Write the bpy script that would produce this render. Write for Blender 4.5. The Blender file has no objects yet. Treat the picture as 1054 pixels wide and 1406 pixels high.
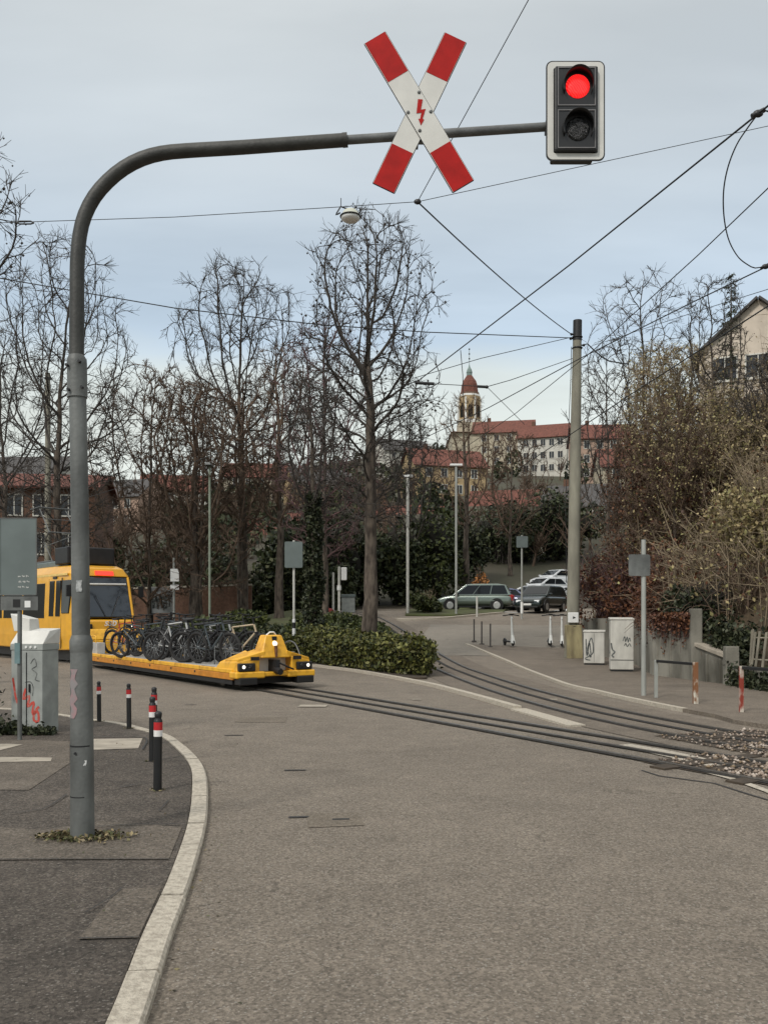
import bpy, math, random
import numpy as np
from mathutils import Vector, Matrix

S = bpy.context.scene
COL = S.collection
R = math.radians
F, CX, HY, CAMZ = 1200.0, 527.0, 847.0, 1.6
rnd = random.Random(7)

def X_(px, Y): return (px - CX) / F * Y
def Z_(py, Y): return CAMZ - (py - HY) / F * Y
def P_(px, py, Y): return Vector((X_(px, Y), Y, Z_(py, Y)))

# ------------------------------------------------------------------ materials
MATS = {}
def nt(name):
    m = bpy.data.materials.new(name); m.use_nodes = True
    t = m.node_tree; b = t.nodes['Principled BSDF']
    return m, t, b

def mat(name, col, rough=0.6, metal=0.0, var=0.25, scale=6.0, bump=0.0, bscale=60.0, col2=None, thr=(0.35, 0.7),
        detail=6, spec=0.5, stretch=(1, 1, 1), coat=0.0):
    if name in MATS: return MATS[name]
    m, t, b = nt(name)
    N, L = t.nodes, t.links
    tc = N.new('ShaderNodeTexCoord'); mp = N.new('ShaderNodeMapping')
    mp.inputs['Scale'].default_value = stretch
    L.new(tc.outputs['Object'], mp.inputs['Vector'])
    nz = N.new('ShaderNodeTexNoise'); nz.inputs['Scale'].default_value = scale; nz.inputs['Detail'].default_value = detail
    L.new(mp.outputs[0], nz.inputs['Vector'])
    rp = N.new('ShaderNodeValToRGB'); e = rp.color_ramp.elements
    c2 = col2 if col2 else tuple(c * (1 - var) for c in col)
    e[0].position, e[1].position = thr
    e[0].color = (*c2, 1); e[1].color = (*col, 1)
    L.new(nz.outputs['Fac'], rp.inputs['Fac']); L.new(rp.outputs[0], b.inputs['Base Color'])
    b.inputs['Roughness'].default_value = rough; b.inputs['Metallic'].default_value = metal
    b.inputs['Specular IOR Level'].default_value = spec
    b.inputs['Coat Weight'].default_value = coat
    if bump:
        n2 = N.new('ShaderNodeTexNoise'); n2.inputs['Scale'].default_value = bscale; n2.inputs['Detail'].default_value = 4
        L.new(tc.outputs['Object'], n2.inputs['Vector'])
        bp = N.new('ShaderNodeBump'); bp.inputs['Strength'].default_value = bump; bp.inputs['Distance'].default_value = 0.02
        L.new(n2.outputs['Fac'], bp.inputs['Height']); L.new(bp.outputs[0], b.inputs['Normal'])
    MATS[name] = m
    return m

def asphalt(name, col, dark, big=0.25, grain=1.0, speck=0.5, bump=0.6):
    """worn asphalt: grain, pale chips, soft large patches"""
    if name in MATS: return MATS[name]
    m, t, b = nt(name); N, L = t.nodes, t.links
    tc = N.new('ShaderNodeTexCoord')
    def noise(s, d=5, r=0.6):
        n = N.new('ShaderNodeTexNoise'); n.inputs['Scale'].default_value = s; n.inputs['Detail'].default_value = d
        n.inputs['Roughness'].default_value = r; L.new(tc.outputs['Object'], n.inputs['Vector']); return n
    big_n = noise(big, 6); mid = noise(2.3, 6, 0.7); gr = noise(30, 6, 0.85); fine = noise(130, 2)
    rp = N.new('ShaderNodeValToRGB'); e = rp.color_ramp.elements
    e[0].position, e[1].position = 0.35, 0.66; e[0].color = (*dark, 1); e[1].color = (*col, 1)
    ad = N.new('ShaderNodeMath'); ad.operation = 'MULTIPLY_ADD'; ad.inputs[1].default_value = 0.55
    L.new(mid.outputs['Fac'], ad.inputs[0])
    m2 = N.new('ShaderNodeMath'); m2.operation = 'MULTIPLY'; m2.inputs[1].default_value = 0.45; L.new(big_n.outputs['Fac'], m2.inputs[0])
    L.new(m2.outputs[0], ad.inputs[2]); L.new(ad.outputs[0], rp.inputs['Fac'])
    # grain
    gm = N.new('ShaderNodeMapRange'); gm.inputs['From Min'].default_value = 0.3; gm.inputs['From Max'].default_value = 0.7
    gm.inputs['To Min'].default_value = 1 - 0.5 * grain; gm.inputs['To Max'].default_value = 1 + 0.5 * grain
    L.new(gr.outputs['Fac'], gm.inputs['Value'])
    mu = N.new('ShaderNodeVectorMath'); mu.operation = 'SCALE'
    L.new(rp.outputs[0], mu.inputs[0]); L.new(gm.outputs[0], mu.inputs['Scale'])
    # pale stone chips and aggregate, each grain its own shade
    vo = N.new('ShaderNodeTexVoronoi'); vo.inputs['Scale'].default_value = 75; vo.inputs['Randomness'].default_value = 1
    L.new(tc.outputs['Object'], vo.inputs['Vector'])
    sx = N.new('ShaderNodeSeparateXYZ'); L.new(vo.outputs['Color'], sx.inputs[0])
    ag = N.new('ShaderNodeMapRange'); ag.inputs['To Min'].default_value = 1 - 0.42 * grain; ag.inputs['To Max'].default_value = 1 + 0.42 * grain; L.new(sx.outputs[1], ag.inputs['Value'])
    mu2 = N.new('ShaderNodeVectorMath'); mu2.operation = 'SCALE'; L.new(mu.outputs[0], mu2.inputs[0]); L.new(ag.outputs[0], mu2.inputs['Scale']); mu = mu2
    g1 = N.new('ShaderNodeMath'); g1.operation = 'GREATER_THAN'; g1.inputs[1].default_value = 0.90; L.new(sx.outputs[0], g1.inputs[0])
    g2 = N.new('ShaderNodeMath'); g2.operation = 'LESS_THAN'; g2.inputs[1].default_value = 0.5; L.new(vo.outputs['Distance'], g2.inputs[0])
    g3 = N.new('ShaderNodeMath'); g3.operation = 'MULTIPLY'; L.new(g1.outputs[0], g3.inputs[0]); L.new(g2.outputs[0], g3.inputs[1])
    g4 = N.new('ShaderNodeMath'); g4.operation = 'MULTIPLY'; g4.inputs[1].default_value = speck; L.new(g3.outputs[0], g4.inputs[0])
    mx = N.new('ShaderNodeMix'); mx.data_type = 'RGBA'; mx.inputs[7].default_value = (0.36, 0.33, 0.29, 1)
    L.new(g4.outputs[0], mx.inputs[0]); L.new(mu.outputs[0], mx.inputs[6])
    # oil and tyre stains: soft darker blotches with a shape of their own
    stn = noise(0.75, 7, 0.62); smr = N.new('ShaderNodeMapRange'); smr.inputs['From Min'].default_value = 0.56; smr.inputs['From Max'].default_value = 0.74
    smr.inputs['To Min'].default_value = 1.0; smr.inputs['To Max'].default_value = 0.74; L.new(stn.outputs['Fac'], smr.inputs['Value'])
    # fine wandering cracks
    cv = N.new('ShaderNodeTexVoronoi'); cv.feature = 'DISTANCE_TO_EDGE'; cv.inputs['Scale'].default_value = 0.55
    wv_ = N.new('ShaderNodeVectorMath'); wv_.operation = 'MULTIPLY_ADD'; wv_.inputs[1].default_value = (0.9, 0.9, 0.9)
    cn_ = noise(1.6, 6, 0.6); L.new(cn_.outputs['Color'], wv_.inputs[0]); L.new(tc.outputs['Object'], wv_.inputs[2]); L.new(wv_.outputs[0], cv.inputs['Vector'])
    cl_ = N.new('ShaderNodeMapRange'); cl_.inputs['From Min'].default_value = 0.0; cl_.inputs['From Max'].default_value = 0.011; cl_.inputs['To Min'].default_value = 0.62; L.new(cv.outputs['Distance'], cl_.inputs['Value'])
    cm_ = N.new('ShaderNodeMath'); cm_.operation = 'GREATER_THAN'; cm_.inputs[1].default_value = 0.53; L.new(mid.outputs['Fac'], cm_.inputs[0])
    cx_ = N.new('ShaderNodeMath'); cx_.operation = 'MAXIMUM'; L.new(cl_.outputs[0], cx_.inputs[0])
    ci_ = N.new('ShaderNodeMath'); ci_.operation = 'SUBTRACT'; ci_.inputs[0].default_value = 1.0; L.new(cm_.outputs[0], ci_.inputs[1]); L.new(ci_.outputs[0], cx_.inputs[1])
    sm_ = N.new('ShaderNodeMath'); sm_.operation = 'MULTIPLY'; L.new(smr.outputs[0], sm_.inputs[0]); L.new(cx_.outputs[0], sm_.inputs[1])
    fin = N.new('ShaderNodeVectorMath'); fin.operation = 'SCALE'; L.new(mx.outputs[2], fin.inputs[0]); L.new(sm_.outputs[0], fin.inputs['Scale'])
    L.new(fin.outputs[0], b.inputs['Base Color'])
    b.inputs['Roughness'].default_value = 0.85; b.inputs['Specular IOR Level'].default_value = 0.3
    bp = N.new('ShaderNodeBump'); bp.inputs['Strength'].default_value = bump; bp.inputs['Distance'].default_value = 0.012
    sm = N.new('ShaderNodeMath'); sm.operation = 'ADD'; L.new(gr.outputs['Fac'], sm.inputs[0]); L.new(fine.outputs['Fac'], sm.inputs[1])
    L.new(sm.outputs[0], bp.inputs['Height']); L.new(bp.outputs[0], b.inputs['Normal'])
    MATS[name] = m
    return m

def leafmat(name, cols, rough=0.55, trans=0.15):
    """every leaf (mesh island) takes its own colour from the ramp"""
    if name in MATS: return MATS[name]
    m, t, b = nt(name); N, L = t.nodes, t.links
    g = N.new('ShaderNodeNewGeometry'); rp = N.new('ShaderNodeValToRGB'); rp.color_ramp.interpolation = 'LINEAR'
    e = rp.color_ramp.elements
    while len(e) < len(cols): e.new(0.5)
    for i, c in enumerate(cols):
        e[i].position = i / (len(cols) - 1); e[i].color = (*c, 1)
    L.new(g.outputs['Random Per Island'], rp.inputs['Fac']); L.new(rp.outputs[0], b.inputs['Base Color'])
    b.inputs['Roughness'].default_value = rough; b.inputs['Specular IOR Level'].default_value = 0.3
    MATS[name] = m
    return m

def emit(name, col, st):
    if name in MATS: return MATS[name]
    m, t, b = nt(name)
    b.inputs['Base Color'].default_value = (*col, 1); b.inputs['Emission Color'].default_value = (*col, 1)
    b.inputs['Emission Strength'].default_value = st; b.inputs['Roughness'].default_value = 0.3
    MATS[name] = m
    return m

def glass(name, col=(0.012, 0.014, 0.016), rough=0.06):
    if name in MATS: return MATS[name]
    m, t, b = nt(name)
    b.inputs['Base Color'].default_value = (*col, 1); b.inputs['Roughness'].default_value = rough
    b.inputs['Specular IOR Level'].default_value = 0.35
    MATS[name] = m
    return m

M_road = asphalt('road_asphalt', (0.230, 0.195, 0.157), (0.156, 0.132, 0.106), 0.22, 0.8, 0.6, 0.8)
M_pave = asphalt('pavement_asphalt', (0.138, 0.116, 0.096), (0.066, 0.056, 0.047), 0.5, 1.0, 0.4, 1.1)
M_patch = asphalt('smooth_asphalt', (0.165, 0.139, 0.112), (0.105, 0.088, 0.071), 0.9, 0.8, 0.35, 0.8)
M_trackpave = asphalt('track_asphalt', (0.190, 0.158, 0.125), (0.120, 0.100, 0.080), 0.5, 0.6, 0.3, 0.5)
M_lot = asphalt('lot_asphalt', (0.245, 0.220, 0.185), (0.185, 0.165, 0.138), 0.3, 0.4, 0.2, 0.4)
M_kerb = mat('kerb_granite', (0.50, 0.45, 0.37), 0.8, col2=(0.33, 0.29, 0.235), scale=32, thr=(0.36, 0.62), bump=0.6, bscale=90, detail=10)
M_palepave = mat('pale_slabs', (0.42, 0.37, 0.30), 0.85, var=0.35, scale=5, bump=0.4, bscale=50, detail=8)
M_white_mark = mat('worn_white_paint', (0.60, 0.58, 0.53), 0.7, col2=(0.33, 0.31, 0.28), scale=9, detail=9, thr=(0.38, 0.55))
M_tar = mat('tar_joint', (0.035, 0.032, 0.03), 0.7)
M_galv = mat('galvanised_steel', (0.175, 0.182, 0.175), 0.55, 0.2, var=0.5, scale=5, bump=0.15, bscale=40, stretch=(1, 1, 0.5), detail=8)
M_galv_dark = mat('weathered_dark_steel', (0.060, 0.060, 0.055), 0.55, 0.2, var=0.4, scale=7, bump=0.15, bscale=40, detail=8)
M_galv_mid = mat('weathered_arm_steel', (0.150, 0.155, 0.155), 0.5, 0.3, var=0.4, scale=8, bump=0.1, detail=8)
M_black = mat('black_plastic', (0.012, 0.012, 0.013), 0.45, var=0.3)
M_rubber = mat('rubber', (0.018, 0.017, 0.017), 0.8, var=0.3)
M_darkmetal = mat('dark_steel', (0.03, 0.03, 0.032), 0.5, 0.4, var=0.3)
M_red = mat('red_film', (0.44, 0.010, 0.008), 0.6, var=0.25, scale=9, spec=0.2)
M_signwhite = mat('sign_white', (0.66, 0.65, 0.61), 0.45, var=0.12, scale=7, detail=8)
M_white = mat('white_enamel', (0.80, 0.80, 0.78), 0.4, var=0.08)
M_yellow = mat('tram_yellow', (0.80, 0.40, 0.022), 0.35, var=0.16, scale=3, coat=0.3)
M_yellow2 = mat('wagon_yellow', (0.80, 0.42, 0.030), 0.42, col2=(0.50, 0.24, 0.02), scale=5, thr=(0.30, 0.55), detail=10)
M_orange = mat('orange_skirt', (0.62, 0.24, 0.02), 0.45, var=0.3, scale=6)
M_deck = mat('deck_plate', (0.50, 0.48, 0.45), 0.6, var=0.3, scale=4, bump=0.2)
M_glass = glass('window_glass')
M_rust = mat('rusty_steel', (0.23, 0.10, 0.045), 0.85, var=0.6, scale=14, bump=0.3, detail=9)
M_railtop = mat('rail_steel', (0.24, 0.22, 0.20), 0.35, 0.8, var=0.4, scale=12)
M_groove = mat('rail_groove', (0.020, 0.017, 0.015), 0.9)
M_concrete = mat('wall_concrete', (0.270, 0.255, 0.215), 0.9, col2=(0.075, 0.070, 0.055), scale=1.6, thr=(0.32, 0.66), bump=0.5, bscale=25, detail=10, stretch=(1, 1, 0.45))
M_mast = mat('mast_concrete', (0.300, 0.285, 0.225), 0.85, col2=(0.16, 0.15, 0.12), scale=3, thr=(0.3, 0.7), bump=0.3, detail=9, stretch=(1, 1, 0.3))
M_cab = mat('cabinet_grey', (0.36, 0.38, 0.36), 0.6, var=0.3, scale=5, detail=9, bump=0.1)
M_cabwhite = mat('cabinet_pale', (0.62, 0.60, 0.54), 0.6, var=0.3, scale=4, detail=9, stretch=(1, 1, 0.4))
M_bark = mat('plane_bark', (0.125, 0.100, 0.078), 0.95, col2=(0.040, 0.030, 0.023), scale=7, thr=(0.38, 0.62), bump=1.0, bscale=18, stretch=(1, 1, 0.35), detail=9)
M_twig = mat('dark_twig', (0.062, 0.052, 0.044), 0.95, var=0.4, scale=3)
M_twig_brown = mat('brown_twig', (0.150, 0.100, 0.068), 0.95, var=0.5, scale=3)
M_twig_tan = mat('tan_twig', (0.320, 0.250, 0.165), 0.95, var=0.5, scale=3)
M_twig_plum = mat('plum_twig', (0.140, 0.078, 0.078), 0.95, var=0.4, scale=3)
M_soil = mat('soil', (0.070, 0.052, 0.036), 1.0, var=0.5, scale=4, bump=0.8, bscale=14, detail=9)
M_grass = mat('lawn', (0.080, 0.100, 0.030), 1.0, col2=(0.055, 0.050, 0.024), scale=1.2, bump=1.0, bscale=40, detail=10)
M_hill = mat('hill_ground', (0.060, 0.062, 0.036), 1.0, col2=(0.045, 0.036, 0.025), scale=0.12, bump=0.5, bscale=1.0, detail=10)
M_bank = mat('bank_ground', (0.095, 0.065, 0.036), 1.0, col2=(0.045, 0.034, 0.022), scale=1.5, bump=1.0, bscale=10, detail=10)
L_hedge = leafmat('hedge_leaves', [(0.014, 0.018, 0.008), (0.042, 0.054, 0.016), (0.100, 0.105, 0.024), (0.050, 0.046, 0.016), (0.190, 0.190, 0.050), (0.034, 0.030, 0.013)])
L_ever = leafmat('evergreen_leaves', [(0.012, 0.016, 0.008), (0.030, 0.042, 0.018), (0.055, 0.066, 0.026), (0.016, 0.024, 0.012), (0.085, 0.088, 0.036)])
L_ivy = leafmat('ivy_leaves', [(0.008, 0.012, 0.007), (0.020, 0.028, 0.012), (0.040, 0.048, 0.020), (0.090, 0.095, 0.060)])
L_dry = leafmat('dry_leaves', [(0.045, 0.020, 0.014), (0.090, 0.036, 0.022), (0.150, 0.062, 0.030), (0.060, 0.030, 0.020), (0.200, 0.090, 0.040)])
L_tan = leafmat('tan_leaves', [(0.14, 0.105, 0.048), (0.30, 0.235, 0.115), (0.44, 0.360, 0.190), (0.23, 0.215, 0.085), (0.11, 0.078, 0.042), (0.28, 0.260, 0.110)])
L_orange = leafmat('orange_leaves', [(0.25, 0.10, 0.03), (0.40, 0.17, 0.05), (0.15, 0.08, 0.03)])
L_gcover = leafmat('groundcover_leaves', [(0.014, 0.020, 0.009), (0.045, 0.060, 0.018), (0.080, 0.090, 0.024), (0.025, 0.035, 0.012)])
L_litter = leafmat('leaf_litter', [(0.10, 0.065, 0.03), (0.06, 0.07, 0.025), (0.28, 0.22, 0.12), (0.03, 0.025, 0.015), (0.10, 0.11, 0.04)])
L_stone = leafmat('ballast_stone', [(0.16, 0.12, 0.09), (0.32, 0.25, 0.20), (0.09, 0.065, 0.05), (0.48, 0.41, 0.35), (0.22, 0.16, 0.10), (0.12, 0.09, 0.07)])
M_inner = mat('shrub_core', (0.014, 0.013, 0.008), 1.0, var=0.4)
M_rooft = mat('red_tiles', (0.185, 0.066, 0.046), 0.9, var=0.45, scale=2.5, bump=0.5, bscale=14, detail=8)
M_roofg = mat('grey_tiles', (0.085, 0.080, 0.078), 0.85, var=0.3, scale=2.5, bump=0.4, detail=8)
M_plasterA = mat('cream_plaster', (0.50, 0.44, 0.33), 0.9, var=0.3, scale=1.2, detail=8)
M_plasterB = mat('white_plaster', (0.58, 0.56, 0.50), 0.9, var=0.15, scale=1.2, detail=8)
M_plasterC = mat('ochre_plaster', (0.42, 0.31, 0.17), 0.9, var=0.18, scale=1.2, detail=8)
M_plasterD = mat('rose_plaster', (0.42, 0.29, 0.22), 0.9, var=0.2, scale=1.2, detail=8)
M_brick = mat('brown_brick', (0.16, 0.085, 0.055), 0.9, var=0.4, scale=6, detail=9, bump=0.3)

# ------------------------------------------------------------------ mesh helpers
class MB:
    def __init__(s): s.v, s.f, s.sm, s.T = [], [], [], None
    def add(s, vs, fs, smooth=False):
        o = len(s.v)
        if s.T is not None: vs = [tuple(s.T @ Vector(p)) for p in vs]
        s.v += [tuple(p) for p in vs]; s.f += [tuple(i + o for i in f) for f in fs]; s.sm += [smooth] * len(fs)
        return s
    def box(s, x0, y0, z0, x1, y1, z1):
        v = [(x0,y0,z0),(x1,y0,z0),(x1,y1,z0),(x0,y1,z0),(x0,y0,z1),(x1,y0,z1),(x1,y1,z1),(x0,y1,z1)]
        return s.add(v, [(0,3,2,1),(4,5,6,7),(0,1,5,4),(1,2,6,5),(2,3,7,6),(3,0,4,7)])
    def hexa(s, b, t):   # bottom quad, top quad (ccw from above)
        return s.add(list(b) + list(t), [(3,2,1,0),(4,5,6,7),(0,1,5,4),(1,2,6,5),(2,3,7,6),(3,0,4,7)])
    def tube(s, pts, rads, n=10, caps=True, smooth=True):
        pts = [Vector(p) for p in pts]
        if not hasattr(rads, '__len__'): rads = [rads] * len(pts)
        vs, fs = [], []
        up = Vector((0, 0, 1)); prev = None
        for i, p in enumerate(pts):
            a = pts[max(i - 1, 0)]; c = pts[min(i + 1, len(pts) - 1)]
            d = (c - a)
            if d.length < 1e-9: d = Vector((0, 0, 1))
            d.normalize()
            if prev is None:
                ref = up if abs(d.z) < 0.95 else Vector((1, 0, 0))
                u = d.cross(ref).normalized()
            else:
                u = (prev - d * prev.dot(d)).normalized()
            prev = u; w = d.cross(u)
            for k in range(n):
                an = 2 * math.pi * k / n
                vs.append(p + (u * math.cos(an) + w * math.sin(an)) * rads[i])
        for i in range(len(pts) - 1):
            for k in range(n):
                fs.append((i*n+k, i*n+(k+1) % n, (i+1)*n+(k+1) % n, (i+1)*n+k))
        s.add(vs, fs, smooth)
        if caps:
            m = len(pts) - 1
            s.add(vs[:n], [tuple(range(n - 1, -1, -1))]); s.add(vs[m*n:], [tuple(range(n))])
        return s
    def cyl(s, p, r, h, n=16, axis='z', r2=None):
        d = {'x': Vector((1,0,0)), 'y': Vector((0,1,0)), 'z': Vector((0,0,1))}[axis]
        return s.tube([Vector(p), Vector(p) + d * h], [r, r if r2 is None else r2], n)
    def prism(s, poly, vec, origin=(0,0,0), ax=(1,0,0), ay=(0,0,1)):
        o, ax, ay, vec = Vector(origin), Vector(ax), Vector(ay), Vector(vec)
        a = [o + ax * x + ay * y for x, y in poly]; b = [p + vec for p in a]; n = len(poly)
        fs = [tuple(range(n)), tuple(range(2*n-1, n-1, -1))]
        fs += [(i, n + i, n + (i+1) % n, (i+1) % n) for i in range(n)]
        return s.add(a + b, fs)
    def ring(s, outer, inner, vec, origin, ax, ay):
        o, ax, ay, vec = Vector(origin), Vector(ax), Vector(ay), Vector(vec); n = len(outer)
        A = [o + ax*x + ay*y for x, y in outer]; B = [o + ax*x + ay*y for x, y in inner]
        vs = A + B + [p + vec for p in A] + [p + vec for p in B]; fs = []
        for i in range(n):
            j = (i + 1) % n
            fs += [(i, j, n+j, n+i), (2*n+j, 2*n+i, 3*n+i, 3*n+j), (j, i, 2*n+i, 2*n+j), (n+i, n+j, 3*n+j, 3*n+i)]
        return s.add(vs, fs)
    def ball(s, c, r, nu=10, nv=7, sc=(1,1,1)):
        c = Vector(c); vs = []
        for j in range(nv + 1):
            t = math.pi * j / nv
            for i in range(nu):
                a = 2*math.pi*i/nu
                vs.append((c.x + r*sc[0]*math.sin(t)*math.cos(a), c.y + r*sc[1]*math.sin(t)*math.sin(a), c.z + r*sc[2]*math.cos(t)))
        fs = [(j*nu+i, (j+1)*nu+i, (j+1)*nu+(i+1) % nu, j*nu+(i+1) % nu) for j in range(nv) for i in range(nu)]
        return s.add(vs, fs, True)
    def torus(s, c, R_, r, axis='y', n=24, m=8):
        c = Vector(c); vs = []
        for i in range(n):
            a = 2*math.pi*i/n
            for j in range(m):
                b = 2*math.pi*j/m; q = R_ + r*math.cos(b); h = r*math.sin(b)
                p = (q*math.cos(a), h, q*math.sin(a)) if axis == 'y' else ((h, q*math.cos(a), q*math.sin(a)) if axis == 'x' else (q*math.cos(a), q*math.sin(a), h))
                vs.append(c + Vector(p))
        fs = [(i*m+j, i*m+(j+1) % m, ((i+1) % n)*m+(j+1) % m, ((i+1) % n)*m+j) for i in range(n) for j in range(m)]
        return s.add(vs, fs, True)
    def build(s, name, m, parent=None, bevel=0.0, segs=2):
        me = bpy.data.meshes.new(name); me.from_pydata(s.v, [], s.f); me.validate()
        if len(me.polygons) == len(s.sm): me.polygons.foreach_set('use_smooth', s.sm)
        import bmesh
        bm = bmesh.new(); bm.from_mesh(me); bmesh.ops.recalc_face_normals(bm, faces=bm.faces); bm.to_mesh(me); bm.free()
        me.materials.append(m); me.update()
        o = bpy.data.objects.new(name, me); COL.objects.link(o); o.parent = parent
        if bevel:
            b = o.modifiers.new('bevel', 'BEVEL'); b.width = bevel; b.segments = segs; b.limit_method = 'ANGLE'; b.angle_limit = R(40)
        return o

def tag(o, label=None, cat=None, group=None, kind=None):
    if label: o['label'] = label
    if cat: o['category'] = cat
    if group: o['group'] = group
    if kind: o['kind'] = kind
    return o
def thing(name, label, cat, loc=(0,0,0), rz=0.0, group=None):
    o = bpy.data.objects.new(name, None); COL.objects.link(o); o.empty_display_size = 0.2
    o.location = loc; o.rotation_euler = (0, 0, rz)
    return tag(o, label, cat, group)
def copy_tree(o, parent=None):
    c = o.copy(); COL.objects.link(c)
    if parent is not None: c.parent = parent
    for ch in list(o.children): copy_tree(ch, c)
    return c
def npmesh(name, v, f, m, parent=None, smooth=False):
    """v (n,3); f (k,s) all of one size"""
    me = bpy.data.meshes.new(name); k, sz = f.shape
    me.vertices.add(len(v)); me.vertices.foreach_set('co', np.asarray(v, np.float32).ravel())
    me.loops.add(k * sz); me.loops.foreach_set('vertex_index', f.astype(np.int32).ravel())
    me.polygons.add(k); me.polygons.foreach_set('loop_start', np.arange(0, k*sz, sz, dtype=np.int32))
    me.polygons.foreach_set('loop_total', np.full(k, sz, dtype=np.int32))
    if smooth: me.polygons.foreach_set('use_smooth', np.ones(k, dtype=bool))
    me.update(calc_edges=True); me.validate(); me.materials.append(m)
    o = bpy.data.objects.new(name, me); COL.objects.link(o); o.parent = parent
    return o

def leaves_arr(pts, size, rs, flat=0.0, asp=0.6):
    """diamond leaves, folded on the midrib"""
    n = len(pts); a = rs.normal(size=(n, 3)); a[:, 2] *= (1 - flat)
    a /= np.linalg.norm(a, axis=1, keepdims=True) + 1e-9
    b = rs.normal(size=(n, 3)); b[:, 2] *= (1 - flat); b -= a * (a * b).sum(1, keepdims=True); b /= np.linalg.norm(b, axis=1, keepdims=True) + 1e-9
    c = np.cross(a, b); s = size * rs.uniform(0.6, 1.4, (n, 1))
    v = np.stack([pts - a*s, pts + b*s*asp + c*s*0.18, pts + a*s, pts - b*s*asp + c*s*0.18], 1).reshape(-1, 3)
    f = np.arange(n * 4).reshape(n, 4)
    return v, f
def leaf_obj(name, pts, size, m, parent=None, seed=0, flat=0.0, asp=0.6):
    v, f = leaves_arr(np.asarray(pts, float), size, np.random.RandomState(seed), flat, asp)
    return npmesh(name, v, f, m, parent)

def segs_mesh(segs, n):
    """independent tapered prisms for [(p,q,r0,r1)]"""
    A = np.array([s[0] for s in segs], float); B = np.array([s[1] for s in segs], float)
    r0 = np.array([s[2] for s in segs])[:, None]; r1 = np.array([s[3] for s in segs])[:, None]
    d = B - A; d /= np.linalg.norm(d, axis=1, keepdims=True) + 1e-9
    ref = np.tile(np.array([[0.31, 0.17, 0.93]]), (len(A), 1)); m = np.abs((d * ref).sum(1)) > 0.95; ref[m] = (1, 0, 0)
    u = np.cross(d, ref); u /= np.linalg.norm(u, axis=1, keepdims=True) + 1e-9; w = np.cross(d, u)
    vs = []
    for P, r in ((A, r0), (B, r1)):
        for k in range(n):
            an = 2 * math.pi * k / n; vs.append(P + (u * math.cos(an) + w * math.sin(an)) * r)
    v = np.stack(vs, 1).reshape(-1, 3)      # per seg 2n verts
    base = (np.arange(len(A)) * 2 * n)[:, None]; f = []
    for k in range(n):
        j = (k + 1) % n; f.append(base + np.array([[k, j, n + j, n + k]]))
    return v, np.concatenate(f, 0)

# ------------------------------------------------------------------ terrain
def ss(t): t = max(0.0, min(1.0, t)); return t * t * (3 - 2 * t)
def H(x, y):
    z = 2.0 * ss((y - 26) / 30) * ss((x + 13) / 8)
    if y > 58:
        q = y - 58; k = 0.150 + 0.085 * ss((x / y + 0.42) / 0.6)
        z += k * q * q / (q + 3.5)
        z += 2.0 * (1 - ss((x + 13) / 8)) * ss((y - 50) / 30)
    return z
def ground_Y(py, zoff=0.0, x_of=None, px=None):
    lo, hi = 1.5, 140.0
    for _ in range(60):
        mid = (lo + hi) / 2
        if Z_(py, mid) > H(X_(px, mid), mid) + zoff: lo = mid
        else: hi = mid
    return lo
def G_(px, py, zoff=0.0):
    Y = ground_Y(py, zoff, px=px); x = X_(px, Y); return Vector((x, Y, H(x, Y) + zoff))

def catmull(pts, step=0.5):
    P = [Vector((*p, 0)) if len(p) == 2 else Vector(p) for p in pts]; out = []
    for i in range(len(P) - 1):
        p0, p1, p2, p3 = P[max(i-1, 0)], P[i], P[i+1], P[min(i+2, len(P)-1)]
        n = max(1, int((p2 - p1).length / step))
        for k in range(n):
            t = k / n
            out.append(0.5*((2*p1) + (p2-p0)*t + (2*p0-5*p1+4*p2-p3)*t*t + (3*p1-p0-3*p2+p3)*t**3))
    out.append(P[-1]); return out
def offs(line, d):
    """offset a polyline to its right by d (seen from above, walking along it)"""
    out = []
    for i, p in enumerate(line):
        a = line[max(i-1, 0)]; b = line[min(i+1, len(line)-1)]; t = (b - a); t.z = 0; t.normalize()
        out.append(p + Vector((t.y, -t.x, 0)) * d)
    return out
def strip(name, line, d0, d1, zo, m, kind='structure', cols=1, thick=0.0):
    """sheet along a line between two side offsets, lying zo above the terrain (thick: a raised slab with sides)"""
    rows = [offs(line, d0 + (d1 - d0) * k / cols) for k in range(cols + 1)]
    vs, fs = [], []; n = len(line)
    for r in rows:
        for p in r: vs.append((p.x, p.y, H(p.x, p.y) + zo))
    for k in range(cols):
        for i in range(n - 1): fs.append((k*n+i, k*n+i+1, (k+1)*n+i+1, (k+1)*n+i))
    mb = MB(); mb.add(vs, fs)
    if thick:
        for r in (rows[0], rows[-1]):
            o = [(p.x, p.y, H(p.x, p.y) + zo) for p in r] + [(p.x, p.y, H(p.x, p.y) + zo - thick) for p in r]
            mb.add(o, [(i, i+1, n+i+1, n+i) for i in range(n-1)])
        for i in (0, n - 1):
            o = [(r[i].x, r[i].y, H(r[i].x, r[i].y) + zo) for r in rows]; o += [(a, b, c - thick) for a, b, c in o]
            q = len(rows); mb.add(o, [(k, k+1, q+k+1, q+k) for k in range(q-1)])
    o = mb.build(name, m)
    if kind: o['kind'] = kind
    return o
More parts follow.
